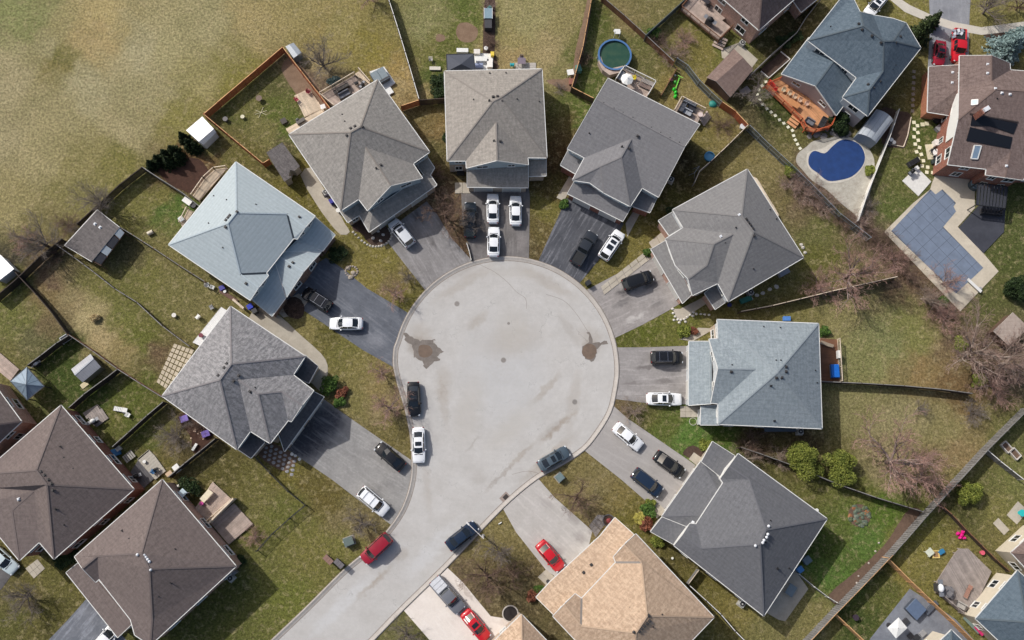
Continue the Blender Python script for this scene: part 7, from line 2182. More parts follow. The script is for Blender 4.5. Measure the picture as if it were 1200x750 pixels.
# ------------------------------------------------------------------ yard things
def C_(r, g, b, rough=0.6, metal=0.0):
  return simple("col_%d_%d_%d_%d" % (r, g, b, int(metal * 10)), srgb(r, g, b), rough, metal)
def at0(name, label, cat, x, y, z=0.0, rot=0.0, group=None):
  p = W(x, y, z); p.z = z
  return thing(name, label, cat, p, R(rot), group)
def P1(t, name, mat, *boxes, bevel=0.0):
  mb = MB()
  for b in boxes: mb.box(*b)
  return mb.build(name, mat, t, bevel=bevel)
def chair(label, x, y, rot, col, z=0.0, group=None, name="garden_chair"):
  t = at0(name, label, "chair", x, y, z, rot, group)
  P1(t, "seat", col, (0, 0, .40, .52, .52, .05));
  for i in range(4): P1(t, "back_slat", col, (-.27, -.19 + i * .127, .68, .03, .10, .55))
  for sx in (-.22, .22):
    for sy in (-.22, .22): P1(t, "leg", col, (sx, sy, .2, .05, .05, .4))
  for sy in (-.28, .28): P1(t, "armrest", col, (0, sy, .60, .5, .08, .04))
  return t
def table(label, x, y, rot, col, z=0.0, sx=1.5, sy=.9, h=.74, name="patio_table", round_=False):
  t = at0(name, label, "table", x, y, z, rot)
  if round_:
    mb = MB(); mb.tube((0, 0, h - .04), (0, 0, h), sx / 2, n=20); mb.build("table_top", col, t)
    mb = MB(); mb.tube((0, 0, 0), (0, 0, h - .04), .05, n=8); mb.build("pedestal", col, t); mb = MB(); mb.tube((0, 0, 0), (0, 0, .04), .25, n=12); mb.build("base", col, t)
  else:
    P1(t, "table_top", col, (0, 0, h - .02, sx, sy, .04))
    for a in (-1, 1):
      for b in (-1, 1): P1(t, "leg", col, (a * (sx / 2 - .06), b * (sy / 2 - .06), h / 2 - .02, .06, .06, h - .04))
  return t
def sofa(label, x, y, rot, col, z=0.0, L=1.9, frame=None):
  t = at0("garden_sofa", label, "sofa", x, y, z, rot)
  P1(t, "frame", frame or C_(90, 84, 80), (0, 0, .17, L, .8, .3)); n = max(1, int(L / .62))
  for i in range(n):
    P1(t, "seat_cushion", col, (-L / 2 + (i + .5) * L / n, .06, .38, L / n - .03, .62, .14), bevel=.02)
    P1(t, "back_cushion", col, (-L / 2 + (i + .5) * L / n, -.32, .60, L / n - .03, .16, .42), bevel=.02)
  for a in (-1, 1): P1(t, "armrest", frame or C_(90, 84, 80), (a * (L / 2 + .04), 0, .32, .10, .8, .62))
  return t
def grill(label, x, y, rot, z=0.0, col=None, s=1.0, shelf=True):
  col = col or C_(34, 35, 38, .4)
  t = at0("barbecue_grill", label, "grill", x, y, z, rot)
  P1(t, "cabinet", C_(60, 60, 64), (0, 0, .42 * s, .7 * s, .5 * s, .8 * s)); mb = MB(); mb.dome((0, 0, .84 * s), .38 * s, .28 * s, .28 * s, 10, 5); mb.build("lid", col, t, smooth=True)
  if shelf:
    for a in (-1, 1): P1(t, "side_shelf", C_(150, 152, 156, .4, .5), (a * .55 * s, 0, .84 * s, .36 * s, .44 * s, .03))
  P1(t, "handle", C_(190, 190, 192, .3, .8), (0, .29 * s, .98 * s, .5 * s, .03, .03))
  return t
def ac_unit(label, x, y, rot, z=0.0):
  t = at0("air_conditioner", label, "air conditioner", x, y, z, rot)
  P1(t, "casing", C_(176, 176, 172), (0, 0, .40, .78, .78, .8), bevel=.03); mb = MB(); mb.tube((0, 0, .8), (0, 0, .815), .33, n=20); mb.build("fan_grille", C_(50, 50, 52), t)
  mb = MB(); mb.tube((0, 0, .815), (0, 0, .84), .10, n=12); mb.build("fan_hub", C_(196, 196, 192), t); P1(t, "pad", C_(170, 166, 158), (0, 0, .02, 1.0, 1.0, .05)); return t
def bin_(label, x, y, rot, col, z=0.0, s=1.0, name="wheelie_bin", cat="bin"):
  t = at0(name, label, cat, x, y, z, rot)
  mb = MB(); mb.box(0, 0, .5 * s, .62 * s, .56 * s, 1.0 * s, 0, 0, 1.12); mb.build("bin_body", col, t)
  P1(t, "lid", col, (0, 0, 1.03 * s, .74 * s, .68 * s, .06), bevel=.015); mb = MB(); mb.bar((-.3 * s, -.36 * s, .98 * s), (.3 * s, -.36 * s, .98 * s), .04, .04); mb.build("handle", col, t)
  for a in (-1, 1):
    mb = MB(); mb.tube((a * .26 * s, -.26 * s, .1), (a * .32 * s, -.26 * s, .1), .1, n=10); mb.build("wheel", TYRE, t)
  return t
def box_(label, x, y, rot, col, sx, sy, sz, z=0.0, name="storage_box", cat="box", lid=None):
  t = at0(name, label, cat, x, y, z, rot)
  P1(t, "box_body", col, (0, 0, sz / 2 - .03, sx, sy, sz - .06), bevel=.02); P1(t, "lid", lid or col, (0, 0, sz - .025, sx + .06, sy + .06, .06), bevel=.015)
  return t
def ball(label, x, y, r, col, z=0.0, name="garden_pot", cat="pot"):
  t = at0(name, label, cat, x, y, z); mb = MB(); mb.tube((0, 0, 0), (0, 0, r * 1.5), r * .75, r, n=14); mb.build("pot_body", col, t); mb = MB(); mb.tube((0, 0, r * 1.5), (0, 0, r * 1.55), r * 1.05, n=14); mb.build("rim", col, t); return t
def parasol(label, x, y, r, col, z=0.0, h=2.4, sides=8):
  p = W(x, y, z + h); p.z = z
  t = thing("parasol", label, "parasol", p)
  for i in range(sides):
    a0, a1 = 2 * math.pi * i / sides, 2 * math.pi * (i + 1) / sides; mb = MB()
    v = [(0, 0, h), (r * math.cos(a0), r * math.sin(a0), h - .45), (r * math.cos(a1), r * math.sin(a1), h - .45)]
    mb.add(v + [(q[0], q[1], q[2] - .02) for q in v], [(0, 1, 2), (5, 4, 3), (1, 4, 5, 2)]); mb.build("canopy_panel", col, t)
  mb = MB(); mb.tube((0, 0, 0), (0, 0, h + .1), .03, n=8); mb.build("pole", C_(60, 60, 62), t); mb = MB(); mb.tube((0, 0, 0), (0, 0, .08), .28, n=12); mb.build("base", C_(60, 60, 62), t); return t
def lounger(label, x, y, rot, col, z=0.0):
  t = at0("sun_lounger", label, "lounger", x, y, z, rot)
  P1(t, "frame", C_(120, 116, 112), (0, 0, .28, 1.9, .62, .05))
  for i in range(6): P1(t, "slat", col, (-.9 + .16 + i * .22, 0, .33, .18, .6, .03))
  P1(t, "backrest", col, (.72, 0, .45, .55, .6, .05))
  for a in (-.8, .8):
    for b in (-.26, .26): P1(t, "leg", C_(120, 116, 112), (a, b, .13, .05, .05, .26))
  return t
WHT, GRY, DGR, BLU, RED = C_(226, 226, 222), C_(140, 140, 142), C_(58, 58, 62), C_(38, 84, 160), C_(176, 34, 48)
# behind the brown grey house
chair("dark red garden chair on the pale deck, left one", 348, 118, 40, C_(150, 30, 52), .36); chair("dark red garden chair on the pale deck, right one", 362, 109, -30, C_(150, 30, 52), .36)
table("small white side table by the pale deck corner", 379, 126.5, 20, WHT, .3, .7, .7, .5); grill("black kettle grill near the cream deck strip", 350, 143, 40, col=DGR, s=.8, shelf=False)
box_("dark planter at the edge of the lawn near the cream strip", 333, 143, 30, C_(64, 56, 50), .8, .8, .45, name="planter_box", cat="planter"); box_("grey storage bench on the cream deck strip", 353, 143, 33, C_(96, 90, 84), 1.3, .5, .5, .3)
sofa("dark wicker sofa at the middle of the railed deck", 402, 104, 32, C_(64, 58, 54), .6); sofa("grey sofa nearest the eave of the railed deck", 404, 112, 212, C_(104, 106, 116), .6, 1.7)
table("dark low table between the two sofas", 395, 108, 32, C_(50, 44, 42), .6, 1.0, .6, .4); chair("black deck chair beside the cream steps", 418, 99, 120, C_(34, 34, 38), .6); grill("small covered grill at the corner of the railed deck", 425, 101, 60, .6, DGR, .8)
t = at0("hot_tub", "grey covered hot tub on a white platform", "hot tub", 446, 92, .25, 32); P1(t, "tub_shell", C_(96, 100, 104), (0, 0, .40, 2.3, 2.1, .8), bevel=.12)
for a in (-1, 1): P1(t, "cover_half", C_(120, 132, 138), (a * .56, 0, .86, 1.10, 2.12, .12), bevel=.05)
box_("white steps at the corner of the hot tub platform", 456, 107, 32, WHT, .9, 1.2, .3, name="garden_step", cat="step"); P1(at0("hot_tub_cover_lift", "black cover lifter beside the hot tub", "cover lifter", 451, 96, .25, 32), "arm", DGR, (0, 0, .9, 1.9, .25, .1))
ac_unit("air conditioner on the left side walk of the brown grey house", 382.5, 227, 30); bin_("blue bin on the side walk of the brown grey house", 390, 238, 30, C_(40, 40, 140)); ball("round white planter at the end of the side walk", 397, 247.5, .33, WHT)
table("round brown table on the lawn inside the orange fence", 304.5, 117, 0, C_(112, 92, 78), 0, .9, .9, .6, round_=True); ball("pale toy bucket on the lawn inside the orange fence", 285, 138, .28, C_(214, 208, 180)); ball("grey tyre planter beside the orange fence", 265, 141, .35, C_(110, 106, 106))
t = at0("wooden_sticks", "crossed pale sticks lying on the lawn", "sticks", 306, 132)
for a in (20, -25, 70): mb = MB(); mb.bar((-.9, 0, .05), (.9, 0, .06), .06, .05); o = mb.build("stick", C_(196, 188, 150), t); o.rotation_euler.z = R(a)
# behind the double gabled house
for x, y, sx, sy, c, lb in ((542, 61, 1.7, .6, WHT, "long white chest above the charcoal gazebo"), (559, 62.5, .9, .7, C_(220, 214, 206), "white crate right of the charcoal gazebo"), (565, 71, 1.9, .7, WHT, "white bench on the pale patio strip"), (574, 76, .8, 1.3, C_(232, 228, 222), "tall white cabinet at the end of the patio strip"),
  (577, 65, .5, .6, C_(224, 196, 70), "yellow toy box by the mulch strip"), (561, 79, 1.2, .7, C_(150, 160, 190), "lilac padded chest under the eave")): box_(lb, x, y, 0, c, sx, sy, .6, .15)
chair("turquoise chair on the grey terrace", 600, 77.5, 90, C_(20, 160, 170), .12); table("grey purple table on the grey terrace", 611, 74, 0, C_(120, 108, 120), .12, 1.2, 1.0); chair("dusty purple chair at the top of the terrace table", 611, 69.5, -90, C_(130, 116, 124), 0.0)
ball("white heart shaped planter on the mulch strip", 569.5, 58, .3, WHT); ball("turquoise bucket above the pale storage cabinet", 574, 10.5, .3, C_(30, 170, 170)); ball("pink ball by the pale storage cabinet", 568.5, 11.5, .18, C_(196, 60, 80))
t = at0("storage_cabinet", "pale blue topped cabinet with a white frame on the mulch strip", "cabinet", 572, 22, 0); P1(t, "cabinet_body", DGR, (0, -.6, .5, 1.1, 3.0, 1.0)); P1(t, "lid", C_(124, 148, 160), (0, .25, 1.13, 1.15, 1.7, .06));
for a in (-1, 1): P1(t, "frame_rail", WHT, (a * .62, .25, 1.14, .07, 1.8, .08))
chair("small white chair left of the charcoal gazebo", 505, 71, 0, C_(206, 200, 190)); box_("pale low crate at the corner of the double gabled house", 510, 81, 0, C_(206, 200, 186), 1.6, .5, .3)
grill("black covered grill in the alcove of the double gabled house", 540, 198, 0, 0, C_(20, 20, 22), 1.2); box_("dark bench in the alcove of the double gabled house", 540, 204, 0, C_(40, 38, 40), 1.0, .5, .5)
table("white rusted table by the leafy fence bed", 668, 87, 10, WHT, 0, 1.0, .9, .7); box_("green teal box hung by the leafy fence", 677.5, 83, 15, C_(92, 140, 128), .7, 1.0, .9)
box_("brown crate below the white rusted table", 669, 97, 0, C_(140, 90, 76), .6, .9, .5)
# decks of the grey house
parasol("white parasol on the square deck", 735.5, 91, .95, C_(236, 236, 232), 1.3); chair("yellow chair in front of the white parasol", 742, 93, 200, C_(206, 190, 40), 1.3); chair("dark chair by the white parasol", 739, 97, 120, DGR, 1.3); sofa("pale grey sofa at the left of the square deck", 727, 90, 240, C_(170, 172, 174), 1.3, 1.6)
lounger("brown sun lounger on the right of the square deck", 755, 102, -28, C_(124, 106, 98), 1.3); lounger("pale sun lounger beside the brown one", 758, 97.5, -28, C_(150, 142, 136), 1.3)
sofa("long grey sofa at the top of the second deck", 808, 121.5, -28, C_(110, 114, 122), 1.1, 2.0, DGR); sofa("dark corner sofa on the left of the second deck", 799, 127, 60, C_(70, 74, 84), 1.1, 1.5, DGR); sofa("pale grey loveseat under the eave of the second deck", 805, 133, 150, C_(160, 164, 172), 1.1, 1.3, DGR)
table("black low table between the sofas of the second deck", 810, 128, -28, C_(36, 36, 44), 1.1, 1.3, .7, .4); ball("white rose pouf near the deck stairs", 820, 136, .35, C_(214, 196, 190), 1.1)
t = at0("toy_seesaw", "bright green toy seesaw and tunnel on the lawn between the decks", "toy", 791, 104, 0, 62)
mb = MB(); mb.bar((1.9, .2, .25), (-.3, -.1, .25), .16, .12); mb.build("beam", C_(110, 200, 70), t)
for i, (a, b, r_) in enumerate(((-.6, -.35, .32), (-1.2, -.6, .34), (-.25, .1, .3))):
  mb = MB(); mb.dome((a, b, .1), r_, r_ * .8, .42, 10, 5); mb.build("tunnel_dome", C_(50, 190, 50), t, smooth=True)
mb = MB(); mb.bar((1.9, -.35, .5), (1.9, .55, .5), .1, .1); mb.build("handle_bar", C_(150, 210, 90), t); mb = MB(); mb.dome((.9, .45, .1), .3, .3, .35, 8, 4); mb.build("seat", C_(70, 160, 60), t, smooth=True)
ball("pink toy pot by the green seesaw", 786, 94.5, .25, C_(200, 120, 130)); ball("white toy pot by the low divider", 791, 89, .15, C_(210, 206, 200))
t = at0("sandbox", "teal turtle sandbox with a domed lid by the steel fence", "sandbox", 835.5, 122, 0); mb = MB(); mb.dome((0, 0, 0), .62, .55, .4, 16, 5); mb.build("lid", C_(40, 130, 120), t, smooth=True)
for a in range(4): mb = MB(); mb.dome((.5 * math.cos(a * 1.57 + .7), .5 * math.sin(a * 1.57 + .7), 0), .18, .18, .15, 8, 3); mb.build("foot", C_(36, 116, 108), t, smooth=True)
t = at0("paddling_pool", "round blue paddling pool below the white topped fence", "pool", 831, 184, 0); mb = MB(); ringwall(mb, 0, 0, .62, .78, 0, .35, 20); mb.build("pool_ring", C_(70, 140, 180), t); mb = MB(); mb.tube((0, 0, 0), (0, 0, .18), .62, n=20); mb.build("water", C_(90, 150, 190, .1), t)
ball("white barrel in the corner by the brown board panel", 869, 150, .42, C_(206, 210, 214)); ac_unit("air conditioner on the shady side of the grey house", 785, 212, -28)
t = at0("swing_frame", "leaning metal swing frame near the white topped fence", "swing", 813, 204, 0, 55);
for a in (-.6, .6): mb = MB(); mb.bar((a, -.5, 0), (a, 0, 1.8), .07, .07); mb.build("leg", GRY, t); mb = MB(); mb.bar((a, .5, 0), (a, 0, 1.8), .07, .07); mb.build("leg", GRY, t)
mb = MB(); mb.bar((-.7, 0, 1.8), (.7, 0, 1.8), .08, .08); mb.build("top_bar", GRY, t)
# stone grey house side yard
bin_("black bin on the lawn corner right of the nearly black driveway", 688.5, 333, 30, C_(38, 42, 46)); box_("pale utility chest under the eave of the stone house", 916.5, 320, 28, C_(150, 156, 164), 1.6, .9, .8); box_("green garden chest in the shade of the stone house", 873, 352, 20, C_(40, 110, 96), 1.7, .7, .6)
ball("navy pot at the corner of the stone house", 854, 358, .3, C_(40, 44, 110)); ac_unit("air conditioner in the shade right of the stone house", 878, 343.5, 28)
stone_m = C_(196, 190, 180, .85)
ORD = "first second third fourth fifth sixth seventh eighth ninth tenth eleventh twelfth thirteenth fourteenth fifteenth sixteenth seventeenth eighteenth nineteenth twentieth twenty-first twenty-second twenty-third twenty-fourth twenty-fifth twenty-sixth twenty-seventh twenty-eighth".split()
CNT = {}
WAY = {"stones in the shady side yard": "by the house", "rocks at the house corner": "from the roof edge", "white stones round the pale pad": "of the row", "edging stones of the curved bed": "from the left end", "stone ring by the dark bush": "anticlockwise", "boulders in the ring": "", "boulders in the curved bed": "", "round pavers at the garage corner": "in rows from the left", "white stones by the driveway edge": "", "stepping stones below the orange deck": "from the top end", "slabs beside the garage": "from the top", "double chain of cream stepping stones": "from the top", "edging stones below the garage": "from the left", "stones scattered in the brown bed": "", "rocks on the soil strip": ""}
def stone_thing(label, x, y, r, mat=None, cat="stone", name="stepping_stone", group=None, sq=False, h=.05, rot=0):
  p = W(x, y, 0); t = None
  mb = MB()
  if sq: mb.box(0, 0, h / 2, r * 2, r * 2, h, R(rot))
  else: mb.dome((0, 0, 0), r, r * rng.uniform(.7, 1), h, 8, 3, jit=.12, seed=int(x * 7 + y))
  if group:
    i = CNT[group] = CNT.get(group, -1) + 1
    label = (ORD[i] + ' ' + label + ' ' + WAY.get(group, '')).strip()
  o = mb.build(name, mat or stone_m, None); o.location = p; o.rotation_euler.z = rng.uniform(-.3, .3)
  return tag(o, label, cat, group)
for i, (x, y) in enumerate(((887, 346), (894, 343.5), (902, 339), (910, 336), (880, 350))): stone_thing("flat stone of the shady row", x, y, .35, group="stones in the shady side yard")
for i, (x, y) in enumerate(((941, 290), (943.5, 296), (939, 287))): stone_thing("pale rock at the right corner of the stone grey house", x, y, .28, name="garden_rock", cat="rock", group="rocks at the house corner", h=.2)
pts = [(788, 362), (789, 367), (791, 371), (794, 374.5), (798, 375), (802, 374), (805, 371.5), (809, 369), (812, 366), (816, 368), (821, 368), (826, 368.5), (831, 369), (803, 377), (796, 378), (790, 375), (812, 370)]
for x, y in pts: stone_thing("loose white stone round the pale pad", x + rng.uniform(-.5, .5), y, .22, C_(206, 202, 194, .8), "rock", "border_stone", "white stones round the pale pad", h=.18)
for i in range(22):
  a = i / 21.0; q = smooth_loop([(414, 272), (424, 282), (434, 288), (444, 288.5), (453, 285), (459, 277), (456, 268)], 3, False)[int(a * 18)]
  stone_thing("pale edging stone of the curved bed", q[0], q[1], .20, C_(190, 184, 174, .8), "rock", "border_stone", "edging stones of the curved bed", h=.16)
for i in range(14):
  a = 6.283 * i / 14; stone_thing("stone of the ring on the lawn by the dark bush", 412 + 7 * math.cos(a), 318 + 6 * math.sin(a), .2, C_(170, 158, 146, .85), "rock", "border_stone", "stone ring by the dark bush", h=.16)
for x, y in ((408, 314), (414, 320), (411, 325)): stone_thing("large boulder inside the stone ring", x, y, .4, C_(176, 164, 148, .85), "rock", "garden_rock", "boulders in the ring", h=.35)
for x, y in ((443, 271), (449, 275), (437, 279), (446, 282)): stone_thing("boulder inside the curved mulch bed", x, y, .28, C_(196, 190, 182, .85), "rock", "garden_rock", "boulders in the curved bed", h=.22)
# round pavers at the mottled house
k_ = 0
for i in range(7):
  for j in range(4):
    x = 309 + i * 5.3 + j * 0.6; y = 519.5 + i * 3.9 + j * 5.2 - i * .4
    if x + y > 905: continue
    o = stone_thing("round grey paver at the garage corner", x - j * 1.6 + 4, y, .27, C_(150, 148, 148, .8), "paver", "round_paver", "round pavers at the garage corner", h=.08); k_ += 1
for x, y in ((351, 538), (346, 534), (342, 532)): stone_thing("white round stone at the end of the round pavers", x, y, .26, C_(214, 212, 206), "paver", "round_paver", "white stones by the driveway edge", h=.1)
# slate pyramid house
t = at0("covered_box", "bright blue tarp covered box on the dark deck", "covered box", 976.5, 435.5, .4); P1(t, "box_frame", GRY, (0, 0, .35, 1.1, 1.9, .7)); mb = MB(); mb.box(0, 0, .62, 1.25, 2.0, .42, 0, 0, .92); mb.build("tarp", C_(28, 104, 196, .4), t, bevel=.06)
P1(at0("garden_bench", "pale curved bench at the top of the dark deck", "bench", 968, 404, .4, -20), "seat", C_(150, 136, 118), (0, 0, .4, 1.9, .5, .06)); P1(at0("plant_stand", "white plant stand on the dark deck rail", "plant stand", 981, 416, .4), "stand", WHT, (0, 0, .4, .3, 1.1, .8))
t = at0("awning", "dark glass awning on the lower side of the slate pyramid house", "awning", 908, 503.5, 0); P1(t, "glass_panel", C_(70, 82, 96, .15), (-.05, 0, 2.3, 4.4, .9, .05)); P1(t, "awning_frame", DGR, (-.05, -.45, 2.3, 4.5, .08, .1));
for a in (-2.1, 2.1): P1(t, "post", DGR, (a, -.42, 1.15, .08, .08, 2.3))
ac_unit("air conditioner under the lower eave of the slate pyramid house", 936, 506, 0); box_("blue box at the upper eave of the slate pyramid house", 921, 374, 0, C_(80, 130, 200), 1.0, .6, .5)
t = at0("garden_hose", "pale garden hose coiled on the lawn below the entry pad", "hose", 812, 494, 0); mb = MB(); ringwall(mb, 0, 0, .48, .54, .02, .07, 22); mb.build("coil", C_(190, 186, 172), t)
# charcoal house
ac_unit("air conditioner at the lower wall of the charcoal house", 868, 707, -38); bin_("blue bin at the back corner of the charcoal house", 934.5, 666.5, 35, C_(70, 130, 190), s=1.1); box_("grey lidded chest beside the blue bin", 943.5, 656, 35, C_(104, 120, 128), 1.0, .9, .9); t = table("glass topped table on the concrete patio", 925, 691, -35, C_(128, 140, 146, .2), .08, 1.1, 1.5, .7)
ball("white ball on the grass between the tan and charcoal houses", 787.5, 654, .16, C_(236, 236, 226)); ball("white pot beside the patio corner lamp", 956, 598, .25, WHT)
t = at0("flower_bed", "round flower bed of grey green and orange plants on the bright lawn", "flower bed", 1007, 604, 0); mb = MB(); mb.tube((0, 0, -.02), (0, 0, .03), 1.55, n=28); mb.build("soil_disc", soil_m, t)
for i in range(44):
  a = rng.uniform(0, 6.28); q = math.sqrt(rng.random()) * 1.45; mb = MB(); mb.dome((q * math.cos(a), q * math.sin(a), .02), rng.uniform(.24, .4), rng.uniform(.2, .36), .16, 7, 3, jit=.2, seed=i); mb.build("bedding_plant", (C_(92, 104, 88), C_(146, 98, 64), C_(104, 114, 100), C_(84, 96, 66), C_(98, 104, 84), C_(90, 100, 78))[i % 6], t)
# tan house
t = at0("round_planter", "dark ringed bed with red flowers at the top corner of the tan house", "planter", 713, 610, 0); mb = MB(); ringwall(mb, 0, 0, .72, .84, 0, .2, 24); mb.build("edging_ring", C_(84, 84, 88), t); mb = MB(); mb.tube((0, 0, 0), (0, 0, .1), .72, n=20); mb.build("soil_disc", mulch_m, t); mb = MB(); mb.dome((0, 0, .1), .35, .35, .3, 9, 4, jit=.2); mb.build("flowers", C_(150, 70, 70), t)
t = at0("round_planter", "black ringed bed at the end of the cream driveway", "planter", 598, 719, 0); mb = MB(); ringwall(mb, 0, 0, .95, 1.1, 0, .18, 24); mb.build("edging_ring", C_(190, 184, 176), t); mb = MB(); mb.tube((0, 0, 0), (0, 0, .08), .95, n=20); mb.build("soil_disc", C_(34, 28, 28), t)
ball("dark planter by the slab pad of the tan house", 642, 681, .25, DGR)
# street furniture
b = W(566.5, 631, 7.6);
t = thing("street_lamp", "pale street lamp with a long arm over the navy sedan", "street lamp", (b.x, b.y, 0)); hd = W(546.5, 612, 7.9) - Vector((b.x, b.y, 0))
mb = MB(); mb.tube((0, 0, 0), (0, 0, 7.6), .11, .07, n=10); mb.build("pole", C_(190, 186, 180), t); mb = MB(); mb.bar((0, 0, 7.5), hd, .09, .09); mb.build("arm", C_(214, 208, 204), t); mb = MB(); mb.bar(Vector((0, 0, 6.9)), hd * .4 + Vector((0, 0, 4.6)), .05, .05); mb.build("brace", C_(190, 186, 180), t)
mb = MB(); mb.bar(hd * .84 + Vector((0, 0, 1.2)), hd + Vector((0, 0, 0)), .22, .12); mb.build("lamp_head", C_(226, 224, 220), t); mb = MB(); mb.tube((0, 0, 0), (0, 0, .12), .22, n=12); mb.build("base_plate", GRY, t)
t = at0("utility_box", "green grey transformer box on the lawn left of the crimson car", "utility box", 409.5, 634, 0, 20); P1(t, "pad", C_(150, 146, 138), (0, 0, .04, 1.5, 1.3, .1)); P1(t, "cabinet", C_(84, 96, 92), (0, 0, .5, 1.25, 1.05, .9), bevel=.04); P1(t, "lid", C_(92, 106, 102), (0, 0, .98, 1.3, 1.1, .08), bevel=.02)
ball("white marker post cap beside the transformer box", 403, 635, .12, WHT)
for i, (x, y) in enumerate(((386.5, 655), (399, 659.5))):
  t = at0("community_mailbox", ("brown topped community mailbox at the left kerb", "grey community mailbox beside the brown topped one")[i], "mailbox", x, y, 0, 48)
  for j in range(3):
    P1(t, "mailbox_unit", C_(96, 94, 96), (0, -.45 + j * .45, .75, .5, .43, 1.2)); P1(t, "roof_cap", C_(134, 104, 92) if i == 0 else C_(104, 100, 102), (0, -.45 + j * .45, 1.38, .72, .43, .08))
  P1(t, "pedestal", GRY, (0, 0, .08, .4, 1.2, .16))
t = at0("utility_box", "teal grey utility box on the lawn below the grey blue sedan", "utility box", 655.5, 559.5, 0, 40); P1(t, "pad", C_(150, 146, 138), (0, 0, .04, 1.2, 1.2, .1)); P1(t, "cabinet", C_(92, 110, 112), (0, 0, .45, .95, .95, .85), bevel=.04); P1(t, "lid", C_(104, 122, 124), (0, 0, .9, 1.0, 1.0, .06), bevel=.02)
P1(tag(at0("fallen_sign", "tiny white marker on the lawn below the street lamp kerb", "marker", 586, 613, 0, 30), None), "marker_board", WHT, (0, 0, .1, .5, .12, .2))
# slate blue house
chair("bright red chair at the left end of the orange deck", 908, 106, -30, C_(220, 50, 40), .92)
for i, (x, y) in enumerate(((917, 107), (924, 111), (930, 115), (936, 119), (944, 123))): chair("tan chair on the orange deck, number %s from the red chair" % ("one two three four five".split()[i]), x, y, -120, C_((196, 178, 150)[0] + i * 3, 180 - i * 2, 150), .92, group="tan chairs on the orange deck")
table("wooden table at the centre of the orange deck", 929, 124, -35, C_(188, 130, 84), .92, 1.6, .9); sofa("black sofa at the right end of the orange deck", 963, 145, 60, C_(38, 38, 42), .9, 1.7, DGR); sofa("grey bench sofa in the rounded corner of the orange deck", 948, 144, 145, C_(110, 110, 116), .9, 1.3, DGR)
P1(at0("red_rail_screen", "red woven screen beside the red chair", "screen", 903, 100, .9, 40), "screen_panel", C_(206, 48, 40), (0, 0, .5, .1, 1.3, 1.0))
ss = [(897.5, 96), (893, 100.5), (889, 105), (887.5, 111), (890, 117), (893.5, 122.5), (898.5, 127.5), (903.5, 131.5), (908.5, 135.5), (913.5, 140.5), (918.5, 144.5), (923.5, 149), (928.5, 153), (930, 159), (932, 164), (934.5, 169), (937.5, 174)]
for i, (x, y) in enumerate(ss): stone_thing("pale stepping stone below the orange deck", x, y, .21, C_(226, 224, 200, .8), "stepping stone", group="stepping stones below the orange deck", sq=True, h=.06, rot=20)
ball("white urn on the stone paving between deck and pool", 976, 152, .25, WHT);
t = at0("stone_paving", "grey flagstone paving between the orange deck and the kidney pool", "paving", 962, 160, 0)
for i in range(26):
  x, y = 948 + rng.uniform(0, 48), 152 + rng.uniform(0, 9); p = W(x, y) - W(962, 160); mb = MB(); mb.tube((p.x, p.y, 0), (p.x, p.y, .045 + i * .0008), rng.uniform(.3, .5), n=6); mb.build("flagstone", grey_m, t)
for i, (x, y) in enumerate(((1012, 158), (1016, 162), (1009, 162))): box_(("white crate in front of the barrel shelter", "brown crate in front of the barrel shelter", "pale stool near the barrel shelter")[i], x, y, 30 * i, (WHT, C_(110, 70, 60), C_(190, 180, 176))[i], .6, .5, .4)
for i, (x, y) in enumerate(((1043, 165), (1046, 168), (1041, 170))): ball(("white pot against the white pool fence", "grey pot against the white pool fence", "dark pot against the white pool fence")[i], x, y, .3, (WHT, GRY, DGR)[i])
# umber house yard
for i in range(8): stone_thing("square slab left of the brick garage", 1071 - i * .25 + (5 if i == 0 else 0) * 0, 84 + i * 6.6, .24, C_(150, 140, 128, .8), "stepping stone", "stepping_stone", "slabs beside the garage", True, .06)
st = [(1071, 143.5), (1075, 147.5), (1071.5, 151.5), (1075.5, 155.5), (1071, 160.5), (1076, 164.5), (1072.5, 169), (1077.5, 173), (1074, 178), (1079.5, 181), (1076, 186.5), (1082, 188.5), (1080.5, 194.5), (1087, 196), (1086, 202), (1093, 202.5)]
for x, y in st: stone_thing("cream stepping stone of the double chain", x, y, .25, C_(226, 220, 190, .8), "stepping stone", group="double chain of cream stepping stones", sq=True, h=.06)
sofa("black covered lounge set on the lawn by the white pad", 1069, 191, 30, C_(24, 24, 28), 0, 1.7, DGR); grill("black grill standing on the white pad", 1066.5, 203, 35, .1, C_(16, 16, 18), 1.05); box_("white cooler at the corner of the white pad", 1073, 198, 35, WHT, .5, .5, .5, .1)
P1(tag(at0("patio_tile", "cream tiled strip beside the stepping stones", "paving", 1090, 178, 0, 5), None), "paving_slab", C_(206, 196, 170, .8), (0, 0, .03, 1.2, 2.4, .06))
table("white round table beside the brick wall", 1095, 181, 0, WHT, .05, 1.2, 1.2, .72, round_=True)
for i, (x, y, a) in enumerate(((1091, 178, 200), (1099, 185, 20), (1094, 186, 290))): chair("black and white chair %s the white round table" % ("left of", "right of", "below")[i], x, y, a, (DGR, WHT, DGR)[i], .05)
box_("white cabinet against the brick wall", 1096, 169.5, 5, C_(222, 214, 206), 1.0, .9, 1.0); box_("dark planter below the white round table", 1096, 190, 10, C_(50, 60, 60), 1.4, .6, .5)
for i, (x, y) in enumerate(((1093, 136), (1098, 141), (1103, 147), (1099, 151))): box_(("black bin by the garage rear wall", "black lattice bench behind the garage", "dark crate against the brick wall", "grey box behind the garage")[i], x, y, 40, (DGR, C_(30, 30, 34), C_(44, 40, 42), GRY)[i], 1.2, .8, .7)
